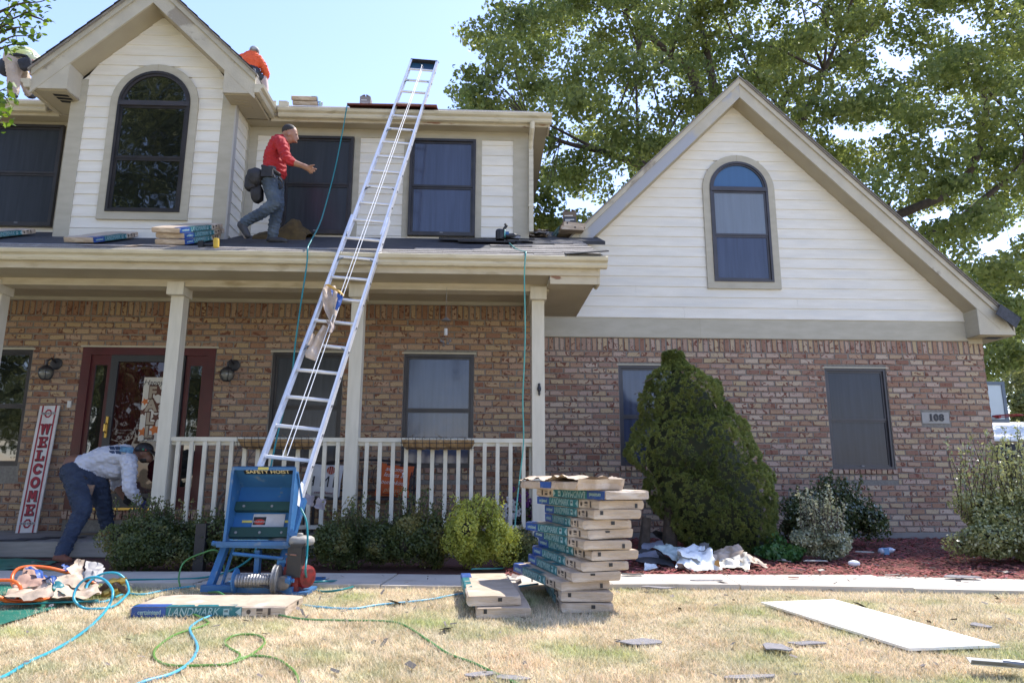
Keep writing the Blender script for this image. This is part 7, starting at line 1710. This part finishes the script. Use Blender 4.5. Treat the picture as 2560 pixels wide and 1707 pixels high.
# ---- worker bending on the porch
P = lambda zx, zy, y: at(120+zx/4.613, 1080+zy/4.613, y)
hd = P(1105, 240, 7.98)
pr = [('e', hd, (.085, .075, .098), 0), ('e', P(1160, 300, 7.98), (.05, .045, .055), 0), C(P(1190, 285, 7.98), .012, P(1200, 305, 7.98), .012, 0), ('e', P(1075, 250, 7.90), (.014, .010, .026), 0),
      ('e', P(1105, 325, 7.96), (.045, .045, .030), 4), C(P(980, 250, 7.97), .062, P(1070, 260, 7.98), .055, 0),
      C(P(880, 270, 7.97), .125, P(640, 300, 7.93), .130, 1, Y__, 1.35), C(P(640, 300, 7.93), .130, P(400, 400, 7.85), .118, 1, Y__, 1.2), C(P(620, 400, 7.93), .11, P(800, 430, 7.97), .11, 1, Y__, 1.25), C(P(400, 380, 7.85), .11, P(330, 360, 7.84), .09, 1, Y__, 1.25),
      C(P(930, 330, 7.80), .085, P(900, 300, 8.15), .08, 1),
      C(P(940, 380, 7.76), .082, P(935, 640, 7.72), .066, 1), C(P(935, 640, 7.72), .066, P(1045, 800, 7.80), .046, 1),
      C(P(1050, 805, 7.80), .036, P(1100, 830, 7.84), .034, 5), C(P(1100, 820, 7.84), .017, P(1150, 850, 7.86), .012, 5), C(P(1100, 835, 7.84), .017, P(1145, 875, 7.86), .012, 5), C(P(1095, 845, 7.84), .016, P(1125, 895, 7.86), .011, 5), C(P(1085, 850, 7.84), .014, P(1105, 900, 7.86), .010, 5), C(P(1085, 810, 7.83), .015, P(1130, 800, 7.82), .011, 5),
      C(P(800, 420, 8.16), .078, P(790, 620, 8.22), .060, 1), C(P(790, 620, 8.22), .050, P(890, 760, 8.18), .034, 0), C(P(900, 790, 8.18), .036, P(950, 830, 8.16), .030, 6),
      C(P(310, 370, 7.84), .105, P(300, 430, 7.82), .118, 0, Y__, 1.2),
      C(P(300, 470, 7.80), .135, P(420, 560, 7.84), .13, 2, Y__, 1.2),
      C(P(330, 560, 7.72), .125, P(400, 900, 7.58), .088, 2), C(P(400, 900, 7.58), .088, P(260, 1180, 7.40), .070, 2), C(P(260, 1180, 7.40), .070, P(160, 1400, 7.25), .068, 2),
      C(P(560, 600, 7.92), .12, P(640, 850, 8.02), .085, 2), C(P(640, 850, 8.02), .085, P(690, 1120, 8.10), .066, 2),
      C(P(110, 1450, 7.22), .045, P(230, 1478, 7.18), .038, 3), C(P(640, 1160, 8.10), .045, P(750, 1175, 8.08), .040, 3), C(P(610, 1205, 8.10), .022, P(775, 1205, 8.06), .020, 7)]
ben = figure('person', 'worker in pale long sleeved shirt and dark jeans bending beside the left porch column', pr, [SKIN2, WSH, JEANS2, pm('shoe_rust', (.20,.07,.035), (.15,.05,.03), 12, .7), HAIR, pm('glove_blue', (.03,.04,.14)), M_BLACK, pm('sole_white', (.5, .5, .52))], (P(500, 1300, 7.7).x, 7.7, 0), .010, .013)
cp = MB().ell(hd+Vector((.0, 0, .035)), (.100, .090, .085), 18, 10)
cp.v = [(x, y, max(z, hd.z+.015)) for x, y, z in cp.v]
cp.obox(hd+Vector((.06, -.06, .03)), (.10, 0, -.075), (0, .12, 0), (.004, 0, .010)).build('cap', M_BLACK, ben, False)
MB().box(0, .022, -.002, 0, 0, .014).build('cap_badge_green', pm('badge_green', (.02,.25,.12)), ben).location = P(1085, 205, 7.883)
MB().box(0, .012, -.002, 0, 0, .014).build('cap_badge_red', pm('badge_red', (.45,.03,.03)), ben).location = P(1120, 212, 7.881)
q = P(440, 600, 7.66); MB().obox(q, (.085, .0, -.01), (-.035, 0, -.17), (0, .02, 0)).build('phone_pouch', pm('pouch_camouflage', (.12,.10,.09), (.30,.18,.12), 40, .7), ben)
for i, (a, b) in enumerate(((705, 165), (770, 165), (705, 215), (775, 215))):
    pm_ = pm('print_navy', (.04,.07,.16)); qq = P(a, b, 7.78+.01*(i < 2)); MB().obox(qq, (.055, .0, .0), (0, .03, -.036), (0, -.004, .002)).build('shirt_print', pm_, ben)
q = P(840, 160, 7.80); MB().obox(q, (.14, .01, -.02), (0, -.02, -.06), (0, -.004, .002)).build('shirt_print', pm('print_light_blue', (.12,.28,.42), (.05,.12,.22), 30, .8), ben)
MB().tube([P(200, 420, 7.69), P(330, 470, 7.67), P(450, 540, 7.68)], .014, 7).build('belt', M_BLACK, ben)
MB().obox(P(870, 760, 8.05), (.22, 0, -.10), (0, .05, 0), (.02, 0, .09)).build('dark_bag', pm('bag_black', (.012,.012,.014), (.02,.02,.02), 9, .8), ben)

# ---- orange shirted worker kneeling on the upper roof, seen from behind
OY = 13.6
P = lambda zx, zy, d=0.0: at(560+zx/11.2, 100+zy/11.2, OY+d)
pr = [('e', P(828, 350), (.085, .095, .115), 0), C(P(830, 420), .06, P(800, 470), .07, 0), ('e', P(930, 395, -.02), (.02, .02, .04), 0),
      C(P(770, 480), .13, P(740, 640), .165, 1, X_, 1.35), C(P(740, 640), .165, P(700, 800), .145, 1, X_, 1.30), C(P(590, 500), .095, P(960, 540), .095, 1),
      C(P(560, 500), .09, P(400, 520, .1), .075, 1), C(P(400, 520, .1), .075, P(330, 570, .2), .06, 1), C(P(330, 570, .2), .045, P(280, 600, .3), .04, 0),
      C(P(990, 590), .095, P(1120, 780, .05), .08, 1), C(P(1120, 780, .05), .08, P(1190, 960, .1), .07, 1), C(P(1190, 960, .1), .07, P(1180, 1060, .15), .055, 1), C(P(1160, 1080, .15), .045, P(1070, 1100, .2), .04, 0),
      C(P(720, 870), .16, P(800, 980), .17, 2, X_, 1.15), C(P(850, 1000), .13, P(1080, 1130, .1), .10, 2), C(P(1090, 1130, .1), .10, P(1150, 1330, .1), .075, 5), C(P(700, 1000), .12, P(700, 1200, .2), .1, 2), C(P(700, 1200, .2), .1, Vector((P(700, 1200).x, 13.75, 8.78)), .07, 2), C(P(1150, 1330, .1), .075, Vector((P(1150, 1330).x, 13.65, 8.74)), .05, 5), C(P(1150, 1330, .1), .06, Vector((P(1150, 1330).x-.1, 13.45, 8.66)), .045, 3)]
om = figure('person', 'worker in orange shirt kneeling on the upper roof behind the dormer rake', pr, [SKIN, OSH, M_BLACK, SHOE, HAIR, pm('trousers_pale_pink', (.55,.42,.38))], P(800, 1300), .014, .012)
cp = MB().ell(P(850, 310), (.105, .115, .10), 16, 10); zz0 = P(850, 330).z
cp.v = [(x, y, max(z, zz0-.02)) for x, y, z in cp.v]; cp.build('cap', pm('cap_grey_white', (.45,.46,.47), (.15,.16,.18), 10, .7), om, True)
pouch(P(740, 900, -.15), (.13, .08, .10), om, pm('pouch_navy', (.03,.05,.10))); MB().tube([P(560, 840, -.12), P(720, 820, -.2), P(900, 900, -.12)], .035, 8).build('belt', M_BLACK, om)

# ---- worker bent over at the left of the upper roof
LY = 11.0
P = lambda zx, zy, d=0.0: at(zx/7.84, 60+zy/7.84, LY+d)
pr = [C(P(290, 680), .15, P(400, 620), .14, 1, Y__, 1.2), C(P(400, 610), .135, P(560, 640), .14, 1, Y__, 1.25), C(P(560, 640), .14, P(720, 760), .12, 1, Y__, 1.3), ('e', P(800, 830), (.09, .08, .11), 0),
      C(P(640, 760, -.15), .06, P(640, 980, -.15), .05, 0), C(P(280, 690), .15, P(270, 760), .15, 2, Y__, 1.2),
      C(P(270, 760, -.1), .13, P(270, 1020, -.12), .10, 2), C(P(270, 1020, -.12), .10, P(255, 1330, -.1), .085, 2), C(P(330, 780, .1), .12, P(480, 1080, .1), .095, 2), C(P(480, 1080, .1), .095, P(590, 1360, .1), .09, 2),
      C(P(240, 1400, -.1), .05, P(300, 1410, -.1), .045, 3), C(P(580, 1410, .1), .05, P(650, 1420, .1), .045, 3)]
lm = figure('person', 'worker in neon shirt and khaki trousers bent double on the upper left roof', pr, [SKIN, YSH, KHAKI, SHOE], P(300, 1400), .014, .012)
pouch(P(110, 850, -.05), (.11, .10, .17), lm); pouch(P(500, 790, -.2), (.13, .06, .12), lm); MB().tube([P(200, 620, -.18), P(330, 600, -.2), P(520, 640, -.15), P(600, 800, -.15)], .03, 7).build('strap', BLK, lm)
